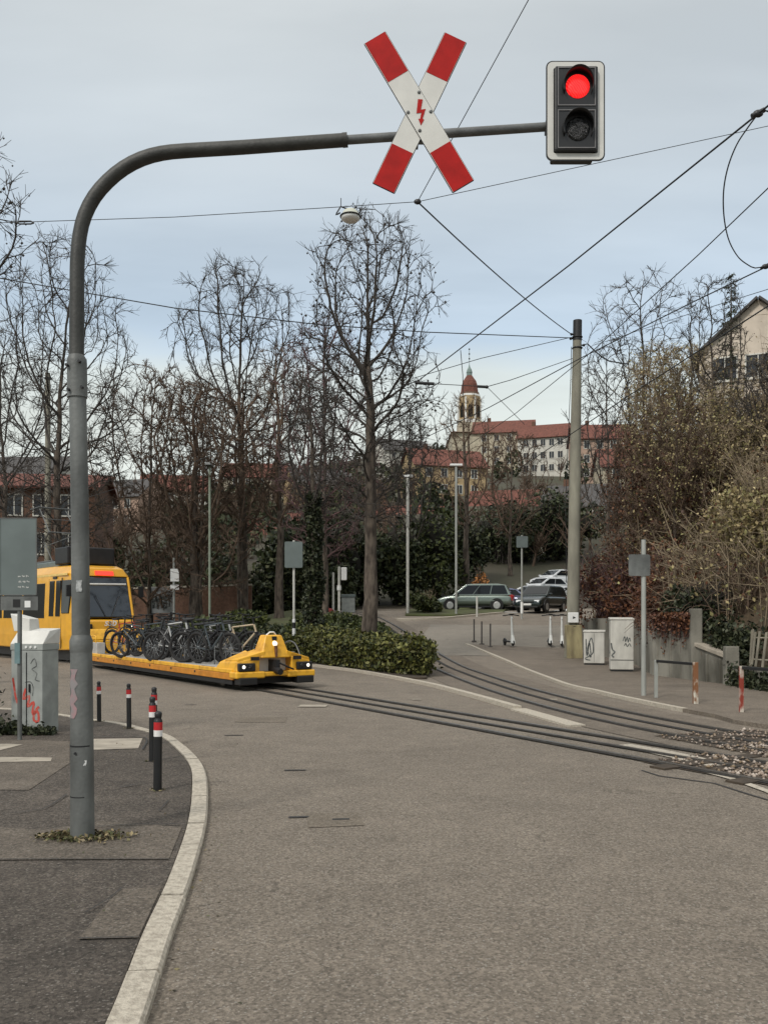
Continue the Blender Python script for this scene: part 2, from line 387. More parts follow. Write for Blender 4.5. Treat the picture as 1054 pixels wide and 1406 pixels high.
def sheet(name, poly, zo, m, step=0.6, kind='structure', thick=0.0):
    """polygon in plan, cut into a grid that follows the terrain"""
    import bmesh
    bm = bmesh.new(); vs = [bm.verts.new((x, y, 0)) for x, y in poly]; bm.faces.new(vs)
    xs = [p[0] for p in poly]; ys = [p[1] for p in poly]
    for a, lo, hi in ((0, min(xs), max(xs)), (1, min(ys), max(ys))):
        k = math.floor(lo / step) + 1
        while k * step < hi:
            co = [0, 0, 0]; no = [0, 0, 0]; co[a] = k * step; no[a] = 1
            bmesh.ops.bisect_plane(bm, geom=bm.verts[:] + bm.edges[:] + bm.faces[:], plane_co=co, plane_no=no); k += 1
    if thick:
        edges = [e for e in bm.edges if e.is_boundary]
    for v in bm.verts: v.co.z = H(v.co.x, v.co.y) + zo
    if thick:
        r = bmesh.ops.extrude_edge_only(bm, edges=edges)
        for g in r['geom']:
            if isinstance(g, bmesh.types.BMVert): g.co.z -= thick
    bmesh.ops.recalc_face_normals(bm, faces=bm.faces)
    me = bpy.data.meshes.new(name); bm.to_mesh(me); bm.free(); me.materials.append(m)
    up = sum(p.normal.z for p in me.polygons)
    if up < 0: me.flip_normals()
    o = bpy.data.objects.new(name, me); COL.objects.link(o)
    if kind: o['kind'] = kind
    return o

def text_mesh(name, body, size, m, parent, mtx, extr=0.002, shear=0.0, bold=0.0):
    cu = bpy.data.curves.new(name, 'FONT'); cu.body = body; cu.size = size; cu.extrude = extr; cu.shear = shear; cu.offset = bold
    cu.align_x = 'CENTER'; cu.align_y = 'CENTER'; cu.resolution_u = 4
    tmp = bpy.data.objects.new(name, cu); COL.objects.link(tmp)
    dg = bpy.context.evaluated_depsgraph_get(); me = bpy.data.meshes.new_from_object(tmp.evaluated_get(dg))
    bpy.data.objects.remove(tmp); me.materials.clear(); me.materials.append(m)
    o = bpy.data.objects.new(name, me); COL.objects.link(o); o.parent = parent; o.matrix_local = mtx
    return o
def squiggle(mb, o, ax, ay, pts, w=0.012, nrm=None, t=0.003):
    """a painted stroke: flat ribbon t proud of the face"""
    o, ax, ay = Vector(o), Vector(ax), Vector(ay); nrm = Vector(nrm)
    L = catmull([(x, y, 0) for x, y in pts], 0.03)
    vs, fs = [], []
    for i, p in enumerate(L):
        a = L[max(i-1, 0)]; b = L[min(i+1, len(L)-1)]; d = b - a
        if d.length < 1e-9: d = Vector((1, 0, 0))
        d.normalize(); q = Vector((-d.y, d.x, 0)) * w / 2
        for s_ in (-1, 1):
            r = p + q * s_; vs.append(o + ax*r.x + ay*r.y + nrm*t)
    fs = [(2*i, 2*i+1, 2*i+3, 2*i+2) for i in range(len(L)-1)]
    mb.add(vs, fs)
# ================================================================== CAMERA, SKY, SUN
cam = bpy.data.cameras.new('camera'); co = bpy.data.objects.new('camera', cam); COL.objects.link(co)
co.location = (0, 0, CAMZ); co.rotation_euler = (R(90), 0, 0)
cam.sensor_fit = 'VERTICAL'; cam.sensor_height = 36; cam.sensor_width = 27
cam.lens = 36 * F / 1406; cam.shift_y = (HY - 703) / 1406; cam.clip_end = 3000; cam.clip_start = 0.05
S.camera = co
S.view_settings.view_transform = 'Standard'; S.view_settings.look = 'None'; S.view_settings.exposure = 0.45; S.view_settings.gamma = 1

W = bpy.data.worlds.new('World'); S.world = W; W.use_nodes = True
N, L = W.node_tree.nodes, W.node_tree.links
bg = N['Background']; bg.inputs['Strength'].default_value = 0.1
SUN_EL, SUN_AZ = R(42), R(215)
sky = N.new('ShaderNodeTexSky'); sky.sky_type = 'NISHITA'; sky.sun_disc = False; sky.sun_elevation = SUN_EL; sky.sun_rotation = SUN_AZ
tc = N.new('ShaderNodeTexCoord'); sep = N.new('ShaderNodeSeparateXYZ'); L.new(tc.outputs['Generated'], sep.inputs[0])
# cloud deck seen in perspective: divide by height so that streaks flatten towards the horizon
zc = N.new('ShaderNodeMath'); zc.operation = 'MAXIMUM'; zc.inputs[1].default_value = 0.0; L.new(sep.outputs[2], zc.inputs[0])
za = N.new('ShaderNodeMath'); za.operation = 'ADD'; za.inputs[1].default_value = 0.16; L.new(zc.outputs[0], za.inputs[0])
dx = N.new('ShaderNodeMath'); dx.operation = 'DIVIDE'; L.new(sep.outputs[0], dx.inputs[0]); L.new(za.outputs[0], dx.inputs[1])
dy = N.new('ShaderNodeMath'); dy.operation = 'DIVIDE'; L.new(sep.outputs[1], dy.inputs[0]); L.new(za.outputs[0], dy.inputs[1])
cb = N.new('ShaderNodeCombineXYZ'); L.new(dx.outputs[0], cb.inputs[0]); L.new(dy.outputs[0], cb.inputs[1])
mp = N.new('ShaderNodeMapping'); mp.inputs['Scale'].default_value = (0.55, 1.5, 1); mp.inputs['Location'].default_value = (3.1, 0.4, 0); L.new(cb.outputs[0], mp.inputs[0])
nz = N.new('ShaderNodeTexNoise'); nz.inputs['Scale'].default_value = 1.6; nz.inputs['Detail'].default_value = 7; nz.inputs['Roughness'].default_value = 0.5; L.new(mp.outputs[0], nz.inputs['Vector'])
wob = N.new('ShaderNodeMath'); wob.operation = 'MULTIPLY_ADD'; wob.inputs[1].default_value = 0.10; L.new(nz.outputs['Fac'], wob.inputs[0])
sub = N.new('ShaderNodeMath'); sub.operation = 'SUBTRACT'; sub.inputs[1].default_value = 0.05; L.new(sep.outputs[2], sub.inputs[0]); L.new(sub.outputs[0], wob.inputs[2])
rp = N.new('ShaderNodeValToRGB'); e = rp.color_ramp.elements
def lin(r, g, b): return tuple(((c/255+0.055)/1.055)**2.4 if c > 10 else c/3294.6 for c in (r, g, b))
stops = [(0.0, lin(230, 235, 230)), (0.20, lin(230, 236, 233)), (0.265, lin(222, 231, 233)), (0.31, lin(190, 208, 228)), (0.37, lin(198, 213, 230)),
         (0.46, lin(205, 215, 226)), (0.56, lin(207, 214, 221)), (1.0, (1.5, 1.47, 1.44))]
stops = [(p, (c[0]*0.775, c[1]*0.772, c[2]*0.740)) for p, c in stops]
while len(e) < len(stops): e.new(0.5)
for i, (p, c) in enumerate(stops): e[i].position = p; e[i].color = (*c, 1)
L.new(wob.outputs[0], rp.inputs['Fac'])
# lighter and darker streaks
mr = N.new('ShaderNodeMapRange'); mr.inputs['From Min'].default_value = 0.32; mr.inputs['From Max'].default_value = 0.68; mr.inputs['To Min'].default_value = 0.87; mr.inputs['To Max'].default_value = 1.09
L.new(nz.outputs['Fac'], mr.inputs['Value'])
sc = N.new('ShaderNodeVectorMath'); sc.operation = 'SCALE'; L.new(rp.outputs[0], sc.inputs[0]); L.new(mr.outputs[0], sc.inputs['Scale'])
s10 = N.new('ShaderNodeVectorMath'); s10.operation = 'SCALE'; s10.inputs['Scale'].default_value = 10; L.new(sc.outputs[0], s10.inputs[0])
mx = N.new('ShaderNodeMix'); mx.data_type = 'RGBA'; mx.inputs[0].default_value = 0.93; L.new(sky.outputs[0], mx.inputs[6]); L.new(s10.outputs[0], mx.inputs[7])
L.new(mx.outputs[2], bg.inputs['Color'])

sl = bpy.data.lights.new('sun', 'SUN'); sl.energy = 1.5; sl.angle = R(10); sl.color = (1.0, 0.95, 0.88)
so = bpy.data.objects.new('sun', sl); COL.objects.link(so)
sd = Vector((math.sin(SUN_AZ) * math.cos(SUN_EL), math.cos(SUN_AZ) * math.cos(SUN_EL), math.sin(SUN_EL)))
so.rotation_euler = sd.to_track_quat('Z', 'Y').to_euler(); so.location = (-20, -20, 40)

# ================================================================== GROUND
RX0, RX1, RY0, RY1 = -60.0, 22.0, -12.0, 60.0
def axis_(lo, hi, marks):
    out = set(marks); v = lo
    return out
xs = sorted(set([-420, -360, -300, -250, -210, -175, -145, -120, -100, -85, -72, RX0, RX0 + 0.4] + [round(-58 + 2*i, 2) for i in range(40)] + [RX1 - 0.4, RX1] + [24, 28, 34, 42, 52, 64, 78, 95, 115, 140, 170, 205, 245, 300, 360, 420]))
ys = sorted(set([-300, -160, -80, -40, -20, RY0, RY0 + 0.4] + [round(-10 + 2*i, 2) for i in range(35)] + [RY1 - 0.4, RY1] + [62, 65, 69, 74, 80, 87, 95, 104, 114, 125, 137, 150, 165, 180, 196, 214, 232, 252, 274, 298, 322, 350, 380, 410]))
vs = []
for y in ys:
    for x in xs:
        z = H(x, y)
        if RX0 + 0.1 < x < RX1 - 0.1 and RY0 + 0.1 < y < RY1 - 0.1: z -= 0.35
        vs.append((x, y, z))
nx = len(xs)
g = MB().add(vs, [(j*nx+i, j*nx+i+1, (j+1)*nx+i+1, (j+1)*nx+i) for j in range(len(ys)-1) for i in range(nx-1)], True).build('ground', M_hill)
g['kind'] = 'structure'
sheet('road', [(RX0, RY0), (RX1, RY0), (RX1, RY1), (RX0, RY1)], 0.0, M_road, 1.0)

# track centre lines (plan)
T1 = catmull([(-27, 45), (-20, 39.4), (-15, 35.2), (-11.6, 31.8), (-9.55, 29.4), (-7.3, 26.2), (-4.8, 22.85), (-2.4, 19.45), (0.8, 14.2), (3.55, 9.6), (5.6, 6.2), (8.5, 1.2), (11.5, -4)], 0.4)
T2 = catmull([(-4.5, 58), (-2.2, 52), (-0.9, 47.4), (0.03, 42.7), (0.85, 37.8), (1.35, 34), (1.8, 30), (2.15, 26), (2.5, 21.8), (2.95, 17.9), (3.65, 14.2), (4.65, 11.2), (5.75, 9.1), (7.6, 6.0), (10.4, 1.2), (13.4, -4)], 0.4)
def sub_(line, y0, y1): return [p for p in line if y0 <= p.y <= y1]
# asphalt bed of the two tracks
strip('track_bed', sub_(T2, 4.0, 56), -1.15, 1.15, 0.008, M_trackpave, cols=4)
strip('parking_lane', [Vector((5.2, 31.5, 0)), Vector((5.6, 36, 0)), Vector((6.4, 42, 0)), Vector((6.8, 50, 0)), Vector((6.8, 56, 0))], -4.2, 8.0, 0.012, M_lot, cols=14)
def rails(line, y0, y1, nm, groove=True, top=0.028):
    l = sub_(line, y0, y1)
    for s_ in (-0.5, 0.5):
        strip(nm, l, s_ - 0.035, s_ + 0.035, top, M_railtop, thick=0.03)
        if groove:
            strip('rail_groove', l, s_ + 0.037, s_ + 0.090, 0.018, M_groove)
            strip('rail_groove', l, s_ - 0.052, s_ - 0.037, 0.018, M_groove)
rails(T1, 3, 46, 'rail'); rails(T2, 3, 56, 'rail', True, 0.03)
# toothed rack bars in the middle of each track
strip('rack_rail', sub_(T1, 3, 46), -0.07, 0.07, 0.016, M_groove)
strip('rack_rail', sub_(T1, 3, 46), -0.025, 0.025, 0.026, M_railtop, thick=0.02)
strip('rack_rail', sub_(T2, 3, 56), -0.06, 0.06, 0.02, M_groove)

# granite edge and pale slabs between the tracks
isl = [G_(430, 915), G_(480, 921.5), G_(530, 930), G_(590, 942), G_(640, 955), G_(710, 975), G_(790, 998)]
isl = catmull([(p.x, p.y) for p in isl], 0.4)
isl_b = [p for p in isl if p.y > 14.9]
strip('kerb', isl_b, -0.07, 0.07, 0.075, M_kerb, thick=0.1)
strip('kerb', [p for p in isl if p.y <= 15.3], -0.15, 0.13, 0.03, M_kerb, thick=0.04)
# pale slabs beside the near rail and the pale line at the lower right
q = [G_(830, 1026), G_(880, 1035), G_(920, 1044), G_(962, 1054)]
strip('pale_slab', catmull([(p.x, p.y) for p in q], 0.3), -0.42, -0.09, 0.012, M_kerb)
q = [G_(966, 1060), G_(1010, 1072), G_(1054, 1088), G_(1110, 1112)]
strip('pale_slab', catmull([(p.x, p.y) for p in q], 0.3), -0.045, 0.045, 0.012, M_kerb)
# tar joints, old repair seams, manhole slots in the road
for pts, w in (([(905,1066),(980,1076),(1030,1092),(1054,1099),(1100,1103)], 0.035), ([(880,1058),(905,1066)], 0.03), ([(960,1057),(1010,1066),(1054,1078),(1090,1090)], 0.05)):
    q = [G_(*p) for p in pts]; strip('tar_seam', catmull([(p.x, p.y) for p in q], 0.3), -w/2, w/2, 0.006, M_tar)
for px, py, wpx in ((321, 1010, 26), (405, 1058, 30), (410, 1122.5, 28), (468, 1125.5, 24), (262, 968, 16)):
    p = G_(px, py); w = wpx / F * p.y / 2
    sheet('road_slot', [(p.x - w, p.y - 0.035), (p.x + w, p.y - 0.02), (p.x + w*0.96, p.y + 0.03), (p.x - w*0.97, p.y + 0.015)], 0.007, M_tar)
for px, py, wpx, h in ((430, 970, 40, 0.35), (572, 961, 13, 0.15), (758, 961, 14, 0.16)):
    p = G_(px, py); w = wpx / F * p.y / 2
    o = sheet('cover_plate', [(p.x - w, p.y - h/2), (p.x + w*0.9, p.y - h/2), (p.x + w, p.y + h/2), (p.x - w*0.9, p.y + h/2)], 0.014, M_palepave)

# old repairs in the carriageway
M_rep = asphalt('repair_asphalt', (0.185, 0.156, 0.122), (0.135, 0.113, 0.088), 0.6, 0.7, 0.3, 0.6)
for pts in ([(330,985),(395,985),(392,992),(322,992)], [(420,1118),(492,1116),(500,1134),(424,1137)]):
    q = [G_(*p) for p in pts]; sheet('road_patch', [(p.x, p.y) for p in q], 0.0045, M_rep, 0.8)
# ballast at the lower right
bed = [p for p in T1 if 2.0 <= p.y <= 10.1]
bed2 = [p for p in T2 if 2.5 <= p.y <= 12.0]
strip('ballast_bed', bed, -0.62, 0.62, 0.0105, M_soil); strip('ballast_bed', bed2, -0.95, 0.8, 0.013, M_soil)
rs = np.random.RandomState(3); pts = []
for line, w0, w1, n in ((bed, -0.47, 0.47, 3400), (bed2, -0.95, 0.85, 5600)):
    for _ in range(n):
        i = rs.randint(0, len(line) - 1); t = rs.rand(); p = line[i].lerp(line[i+1], t); d = line[i+1] - line[i]; d.normalize()
        o_ = rs.uniform(w0, w1)
        if abs(abs(o_) - 0.5) < 0.05 or abs(o_) < 0.05: continue
        fade = 1.0 if p.y < (9.4 if line is bed else 11.0) else 0.35
        if rs.rand() > fade: continue
        pts.append((p.x + d.y * o_, p.y - d.x * o_, 0.02 + 0.016 * rs.rand()))
pts = np.array(pts); n = len(pts); base = np.array([(1,0,0),(-1,0,0),(0,1,0),(0,-1,0),(0,0,1),(0,0,-1)], float)
fo = np.array([(0,2,4),(2,1,4),(1,3,4),(3,0,4),(2,0,5),(1,2,5),(3,1,5),(0,3,5)])
sz = rs.uniform(0.012, 0.032, (n, 1, 1)) * rs.uniform(0.6, 1.3, (n, 6, 1))
v = (pts[:, None, :] + base[None] * sz * np.array([1, 1, 0.75])).reshape(-1, 3)
f = (np.arange(n)[:, None, None] * 6 + fo[None]).reshape(-1, 3)
tag(npmesh('ballast', v, f, L_stone), 'pale crushed stone ballast between the rails at the lower right', 'ballast', kind='stuff')
# sleepers peeping out of the ballast
for p0, line in ((0, bed), (0, bed2)):
    d = 0; last = None; mb = MB()
    for a, b in zip(line, line[1:]):
        d += (b - a).length
        if d > 0.65:
            d = 0; t = (b - a).normalized(); nrm = Vector((t.y, -t.x, 0)); c = a
            qs = [c + nrm*0.8 + t*0.1, c - nrm*0.8 + t*0.1, c - nrm*0.8 - t*0.1, c + nrm*0.8 - t*0.1]
            mb.hexa([(q.x, q.y, -0.05) for q in qs], [(q.x, q.y, 0.021) for q in qs])
    tag(mb.build('sleepers', M_soil), kind='structure')

PZ = 0.045
# ---- near pavement on the left with its granite kerb
kp = [(-0.62, -8), (-0.66, -3), (-0.74, 0.5), (-0.80, 2.0)]
for px, py in ((195,1406),(235,1280),(265,1200),(283,1130),(285,1085),(280,1052),(262,1030),(235,1010),(202,1000.5),(168,992),(127,986.5),(75,979),(0,972)):
    q = G_(px, py, PZ); kp.append((q.x, q.y))
kp += [(-8.5, 15.3), (-12, 17.0), (-20, 20.5), (-34, 26)]
KL = catmull(kp, 0.12)
# kerb stones: one granite block after another, open joints
mb = MB(); acc = 0.0; start = 0; stones = []
lens_ = [1.0, 0.98, 1.02, 1.0, 0.5]
for i in range(1, len(KL)):
    acc += (KL[i] - KL[i-1]).length
    if acc > lens_[len(stones) % 5] or i == len(KL) - 1: stones.append((start, i)); start = i; acc = 0
for a, b in stones:
    seg = KL[a:b+1]; ol = offs(seg, 0.0); il = offs(seg, -0.135)
    d = (seg[-1] - seg[0]).length
    if d < 0.05: continue
    n = len(seg); g0 = 0.013
    dz = rnd.uniform(-0.004, 0.004); sh = rnd.uniform(-0.006, 0.006)
    rows = []
    for k in range(n):
        t0 = 0.0
        o_, i_ = ol[k].copy(), il[k].copy()
        if k == 0: tt = (seg[1] - seg[0]).normalized() * g0; o_ += tt; i_ += tt
        if k == n-1: tt = (seg[-1] - seg[-2]).normalized() * g0; o_ -= tt; i_ -= tt
        nv = (i_ - o_).normalized(); o_ += nv * sh
        h0 = H(o_.x, o_.y)
        rows.append([(o_.x, o_.y, h0 - 0.05), (o_.x, o_.y, h0 + PZ - 0.014 + dz), (o_.x + nv.x*0.014, o_.y + nv.y*0.014, h0 + PZ + 0.003 + dz), (i_.x, i_.y, h0 + PZ + 0.006 + dz), (i_.x, i_.y, h0 - 0.05)])
    vv = [p for r in rows for p in r]
    ff = [(k*5+j, k*5+j+1, (k+1)*5+j+1, (k+1)*5+j) for k in range(n-1) for j in range(4)] + [(0,1,2,3,4), tuple((n-1)*5 + j for j in (4,3,2,1,0))]
    mb.add(vv, ff)
# walking away from the camera the pavement lies on the left: offset sign
kerb = mb.build('kerb', M_kerb); kerb['kind'] = 'structure'
inner = offs(KL, -0.142)
strip('kerb_joint', KL, -0.128, -0.008, 0.028, M_tar)
poly = [(p.x, p.y) for p in inner] + [(-34, -8)]
sheet('pavement', poly, PZ - 0.002, M_pave, 0.8, thick=0.2)
def pp(*pts, z=None): return [(lambda q: (q.x, q.y))(G_(px, py, PZ)) for px, py in pts]
sheet('pavement_patch', pp((-260,1182),(232,1180),(250,1136),(140,1128),(60,1140),(-20,1135),(-260,1150)), PZ + 0.0030, M_patch, 0.8)
sheet('pavement_patch', pp((108,1290),(190,1288),(222,1219),(168,1221),(150,1238)), PZ + 0.0035, M_patch, 0.8)
sheet('pavement_patch', pp((-200,1080),(-10,1085),(40,1085),(96,1048),(96,1018),(40,1016),(-200,1020)), PZ + 0.0025, M_patch, 0.8)
sheet('pavement_patch', pp((128,1030),(190,1028),(196,1014),(128,1015)), PZ + 0.0050, M_palepave, 0.8)
sheet('pavement_patch', pp((0,1047),(70,1046),(72,1041),(0,1040)), PZ + 0.0070, M_palepave, 0.8)
sheet('pavement_patch', pp((-40,1031),(0,1031),(32,1023),(10,1022),(-40,1023)), PZ + 0.0080, M_palepave, 0.8)
for pts, w in (([(20,1118),(60,1112),(92,1092)], 0.012), ([(128,1137),(165,1134),(250,1133)], 0.014), ([(165,1082),(190,1078)], 0.02), ([(-60,1183),(60,1181),(232,1181)], 0.012),
               ([(218,1115),(232,1100)], 0.01), ([(118,1255),(150,1236),(168,1221)], 0.008), ([(108,1291),(190,1289)], 0.010), ([(128,1013),(197,1013),(196,1030)], 0.02)):
    q = [G_(px, py, PZ) for px, py in pts]; strip('pavement_crack', catmull([(p.x, p.y) for p in q], 0.15), -w/2, w/2, PZ + 0.012, M_tar)

# ---- right pavement
RK = [G_(640, 884, 0.06), G_(654, 889, 0.06), G_(699, 908, 0.06), G_(745, 927, 0.06), G_(782, 940, 0.06), G_(816, 947, 0.06), G_(841, 953, 0.06), G_(894, 964, 0.06), G_(940, 973, 0.06), G_(985, 981, 0.06), G_(1047, 994, 0.06)]
rk = [(p.x, p.y) for p in RK] + [(7.3, 10.2), (9.0, 7.5), (12.0, 2.5), (15, -3)]
RKL = catmull(rk, 0.4)
WL = [G_(797, 891, 0.06), G_(836, 904, 0.06), G_(874, 913, 0.06), G_(895, 927, 0.06), G_(952, 934, 0.06), G_(1003, 940, 0.06), G_(1054, 948, 0.06)]
wl = [(p.x, p.y) for p in WL] + [(10.3, 13.6), (12.6, 9), (16, 2)]
sheet('pavement', [(p.x, p.y) for p in RKL] + list(reversed(wl)) , 0.06, M_trackpave, 0.8, thick=0.1)
strip('kerb', [p for p in RKL if p.y > 14.6], -0.055, 0.055, 0.068, M_kerb, thick=0.1)
strip('kerb', [p for p in RKL if p.y <= 14.8], -0.05, 0.05, 0.066, M_trackpave, thick=0.1)

# ---- planting beds, lawn, embankment
bedpoly = [(-12.6, 35.2), (-9.0, 31.2), (-6.0, 27.2)] + [(p.x - 0.05, p.y + 0.08) for p in isl_b if p.y > 22.2] + [(1.1, 22.4), (1.2, 26), (0.75, 31), (0.25, 36), (-0.7, 42), (-2.2, 47), (-4, 51.5), (-30, 54), (-24, 44.5)]
# kerb of the bed beside the curve the wagon runs on
bk = catmull([(-12.6, 35.2), (-9.0, 31.2), (-6.2, 28.6), (-4.0, 27.9), (-2.3, 28.0)], 0.5)
bedpoly = [(p.x, p.y) for p in bk][:-1] + [(p.x, p.y) for p in isl_b if p.y > 22.2] + [(1.1, 22.4), (1.2, 26), (0.75, 31), (0.25, 36), (-0.7, 42), (-2.2, 47), (-4, 51.5), (-30, 54), (-24, 44.5)]
sheet('planting_bed', bedpoly, 0.05, M_soil, 0.8, thick=0.2)
strip('kerb', bk, -0.06, 0.06, 0.09, M_kerb, thick=0.15)
sheet('lawn', [(-34, 56), (-15, 41), (-8, 39.5), (-2.2, 40.5), (-2.8, 48), (-5.5, 55), (-6, 59.5), (-36, 59.5)], 0.09, M_grass, 0.8, thick=0.2)
q = [G_(612, 850), G_(640, 838), G_(705, 834), G_(690, 842), G_(640, 849)]
sheet('grass_verge', [(p.x, p.y) for p in (G_(556, 846), G_(625, 846), G_(690, 842.5), G_(700, 838), G_(640, 836), G_(560, 838))], 0.09, M_grass, 0.8, thick=0.15)
strip('kerb', catmull([(p.x, p.y) for p in (G_(545, 852), G_(600, 850.5), G_(640, 847), G_(690, 842.5))], 0.5), -0.1, 0.1, 0.1, M_kerb, thick=0.12)
strip('parking_line', catmull([(p.x, p.y) for p in (G_(688, 840.5), G_(720, 842), G_(752, 841), G_(778, 837))], 0.5), -0.14, 0.14, 0.025, M_white)
wv = catmull([(13.1, 56), (10.45, 45)] + wl, 0.8)
prof = [(-0.2, 0.45), (-0.8, 1.15), (-1.8, 1.9), (-3.2, 3.0), (-5.5, 5.0), (-8.5, 7.6), (-12, 10.0), (-18, 13.0), (-28, 16.5)]
def bscale(p): return 1 + 0.30 * ss((p.y - 26) / 12) - 0.0
vs, fs = [], []; nn = len(wv)
# walking from far to near along the wall the bank lies on the left
for d, z in prof:
    for p in offs(wv, d): vs.append((p.x, p.y, max(H(p.x, p.y), 0) * 0.5 + z * bscale(p) + 0.25 * math.sin(p.y * 0.7 + d) * min(1, -d / 4)))
for r in range(len(prof) - 1):
    for i in range(nn - 1): fs.append((r*nn+i, r*nn+i+1, (r+1)*nn+i+1, (r+1)*nn+i))
emb = MB().add(vs, fs, True).build('embankment', M_bank); emb['kind'] = 'structure'
_wo = {}
def WOF(d):
    d = round(d * 5) / 5
    if d not in _wo: _wo[d] = offs(wv, -d)
    return _wo[d]
def bank(i_, d):
    """point on the bank: i_ 0..1 along the wall, d metres behind it"""
    k = max(0, min(nn - 1, int((i_ * 35 + 23) / 58 * (nn - 1)))); p = WOF(d)[k]
    z = np.interp(d, [-a for a, _ in prof], [b for _, b in prof])
    return Vector((p.x, p.y, max(H(p.x, p.y), 0) * 0.5 + float(z) * bscale(p)))
# ================================================================== SIGNAL MAST, CROSSING SIGN, TRAFFIC LIGHT
YM = (CAMZ - PZ) * F / 303; k_ = YM / F
def M2(px, py, dy=0.0): return Vector((X_(px, YM), dy, Z_(py, YM)))   # mast frame: origin at (0, YM, 0)
mast = thing('signal_mast', 'tall grey steel signal mast with a curved arm reaching over the street', 'signal mast', (0, YM, 0))
MB().tube([M2(113.5, 1152), M2(113, 1050), M2(112.5, 960), M2(111.8, 890)], [0.0825, 0.080, 0.0765, 0.074], 24).build('lower_pole', M_galv, mast)
mb = MB(); mb.tube([M2(111.8, 896), M2(111.8, 890), M2(111.7, 880), M2(111.6, 872)], [0.074, 0.079, 0.079, 0.064], 24); mb.build('collar', M_galv, mast)
MB().tube([M2(111.6, 874), M2(110, 700), M2(107, 543)], [0.0625, 0.061, 0.058], 24).build('middle_pole', M_galv, mast)
mb = MB(); mb.tube([M2(106.6, 546), M2(106, 500), M2(105.6, 494), M2(105.3, 488)], [0.068, 0.068, 0.068, 0.052], 24)
mb.build('sleeve', M_galv, mast)
for (px, py, s_) in ((97, 505, 0), (117.5, 535, 0), (99, 538, 0), (114, 500, 0)):
    MB().tube([M2(px, py, -0.055), M2(px, py, -0.085)], [0.010, 0.010], 8).build('set_screw', M_darkmetal, mast)
arc = [(105.4,492),(106,420),(106.5,360),(110,322),(117,295),(130,270),(148,249),(170,231),(195,218),(222,210.5),(255,207),(330,202.5),(400,197.5),(474,192.3)]
pts = catmull([tuple(M2(px, py)) for px, py in arc], 0.06)
MB().tube(pts, [0.0515 - 0.006 * i / len(pts) for i in range(len(pts))], 24).build('curved_pipe', M_galv_dark, mast)
mb = MB(); mb.tube([M2(470, 192.6), M2(477, 192.0)], [0.049, 0.049], 20); mb.build('pipe_flange', M_galv_dark, mast)
MB().tube([M2(472, 192.4), M2(600, 184), M2(752, 174)], [0.031, 0.031, 0.030], 18).build('extension_pipe', M_galv_mid, mast)
hb = MB(); hb.tube([M2(112.5, 1024), M2(112.5, 1022)], [0.0805, 0.0805], 24); hb.build('pole_seam', M_darkmetal, mast)
hb = MB(); hb.tube([M2(113, 1093), M2(113, 1091.5)], [0.0815, 0.0815], 24); hb.build('pole_seam', M_darkmetal, mast)
hb = MB(); hb.tube([M2(109, 1032, -0.074), M2(109, 1032, -0.088)], [0.009, 0.009], 8); hb.build('set_screw', M_darkmetal, mast)
# faint pink spray on the pole
M_pink = mat('faded_pink_spray', (0.34, 0.20, 0.21), 0.7, col2=(0.24, 0.22, 0.22), scale=12, thr=(0.4, 0.6), detail=9)
mb = MB()
def pole_patch(mb, x0, x1, y0, y1, rad, n=8, rows=10, wob=0.2):
    vs, fs = [], []
    for j in range(rows + 1):
        py = y0 + (y1 - y0) * j / rows; r = rad(py) + 0.0025; cx = X_(112.2, YM)
        for i in range(n + 1):
            e0 = x0 + wob*math.sin(j*1.7); e1 = x1 + wob*math.sin(j*2.3 + 1)
            a = e0 + (e1 - e0) * i / n
            vs.append((cx + r*math.sin(a), -r*math.cos(a), Z_(py, YM)))
    for j in range(rows):
        for i in range(n): q = j*(n+1)+i; fs.append((q, q+1, q+n+2, q+n+1))
    mb.add(vs, fs, True)
pole_patch(mb, -0.85, -0.15, 918, 985, lambda y: 0.0745 + (y - 890) * 0.00003)
mb.build('spray_mark', M_pink, mast)
M_sticker = mat('scratched_sticker', (0.46, 0.47, 0.46), 0.6, col2=(0.2, 0.21, 0.21), scale=30, thr=(0.4, 0.6))
mb = MB(); pole_patch(mb, -0.25, 0.35, 797, 813, lambda y: 0.0618, 5, 4, 0.05); mb.build('sticker', M_sticker, mast)
mb = MB(); pole_patch(mb, 0.55, 0.85, 1042, 1049, lambda y: 0.0795, 3, 3, 0.1); mb.build('sticker', M_white, mast)

# weeds and leaves round the foot of the mast
rs = np.random.RandomState(5); c0 = Vector((X_(114, YM), YM, PZ)); pts = []
for _ in range(520):
    a = rs.uniform(0, 6.28); r = 0.085 + abs(rs.normal(0, 0.06)); x = c0.x + r*math.cos(a)*1.75; y = c0.y - 0.02 + r*math.sin(a)*0.75
    pts.append((x, y, PZ + 0.012 + abs(rs.normal(0, 0.012))))
tag(leaf_obj('weeds', pts, 0.017, L_litter, None, 2, 0.4), 'low weeds and fallen leaves ringing the foot of the signal mast', 'weeds', kind='stuff')

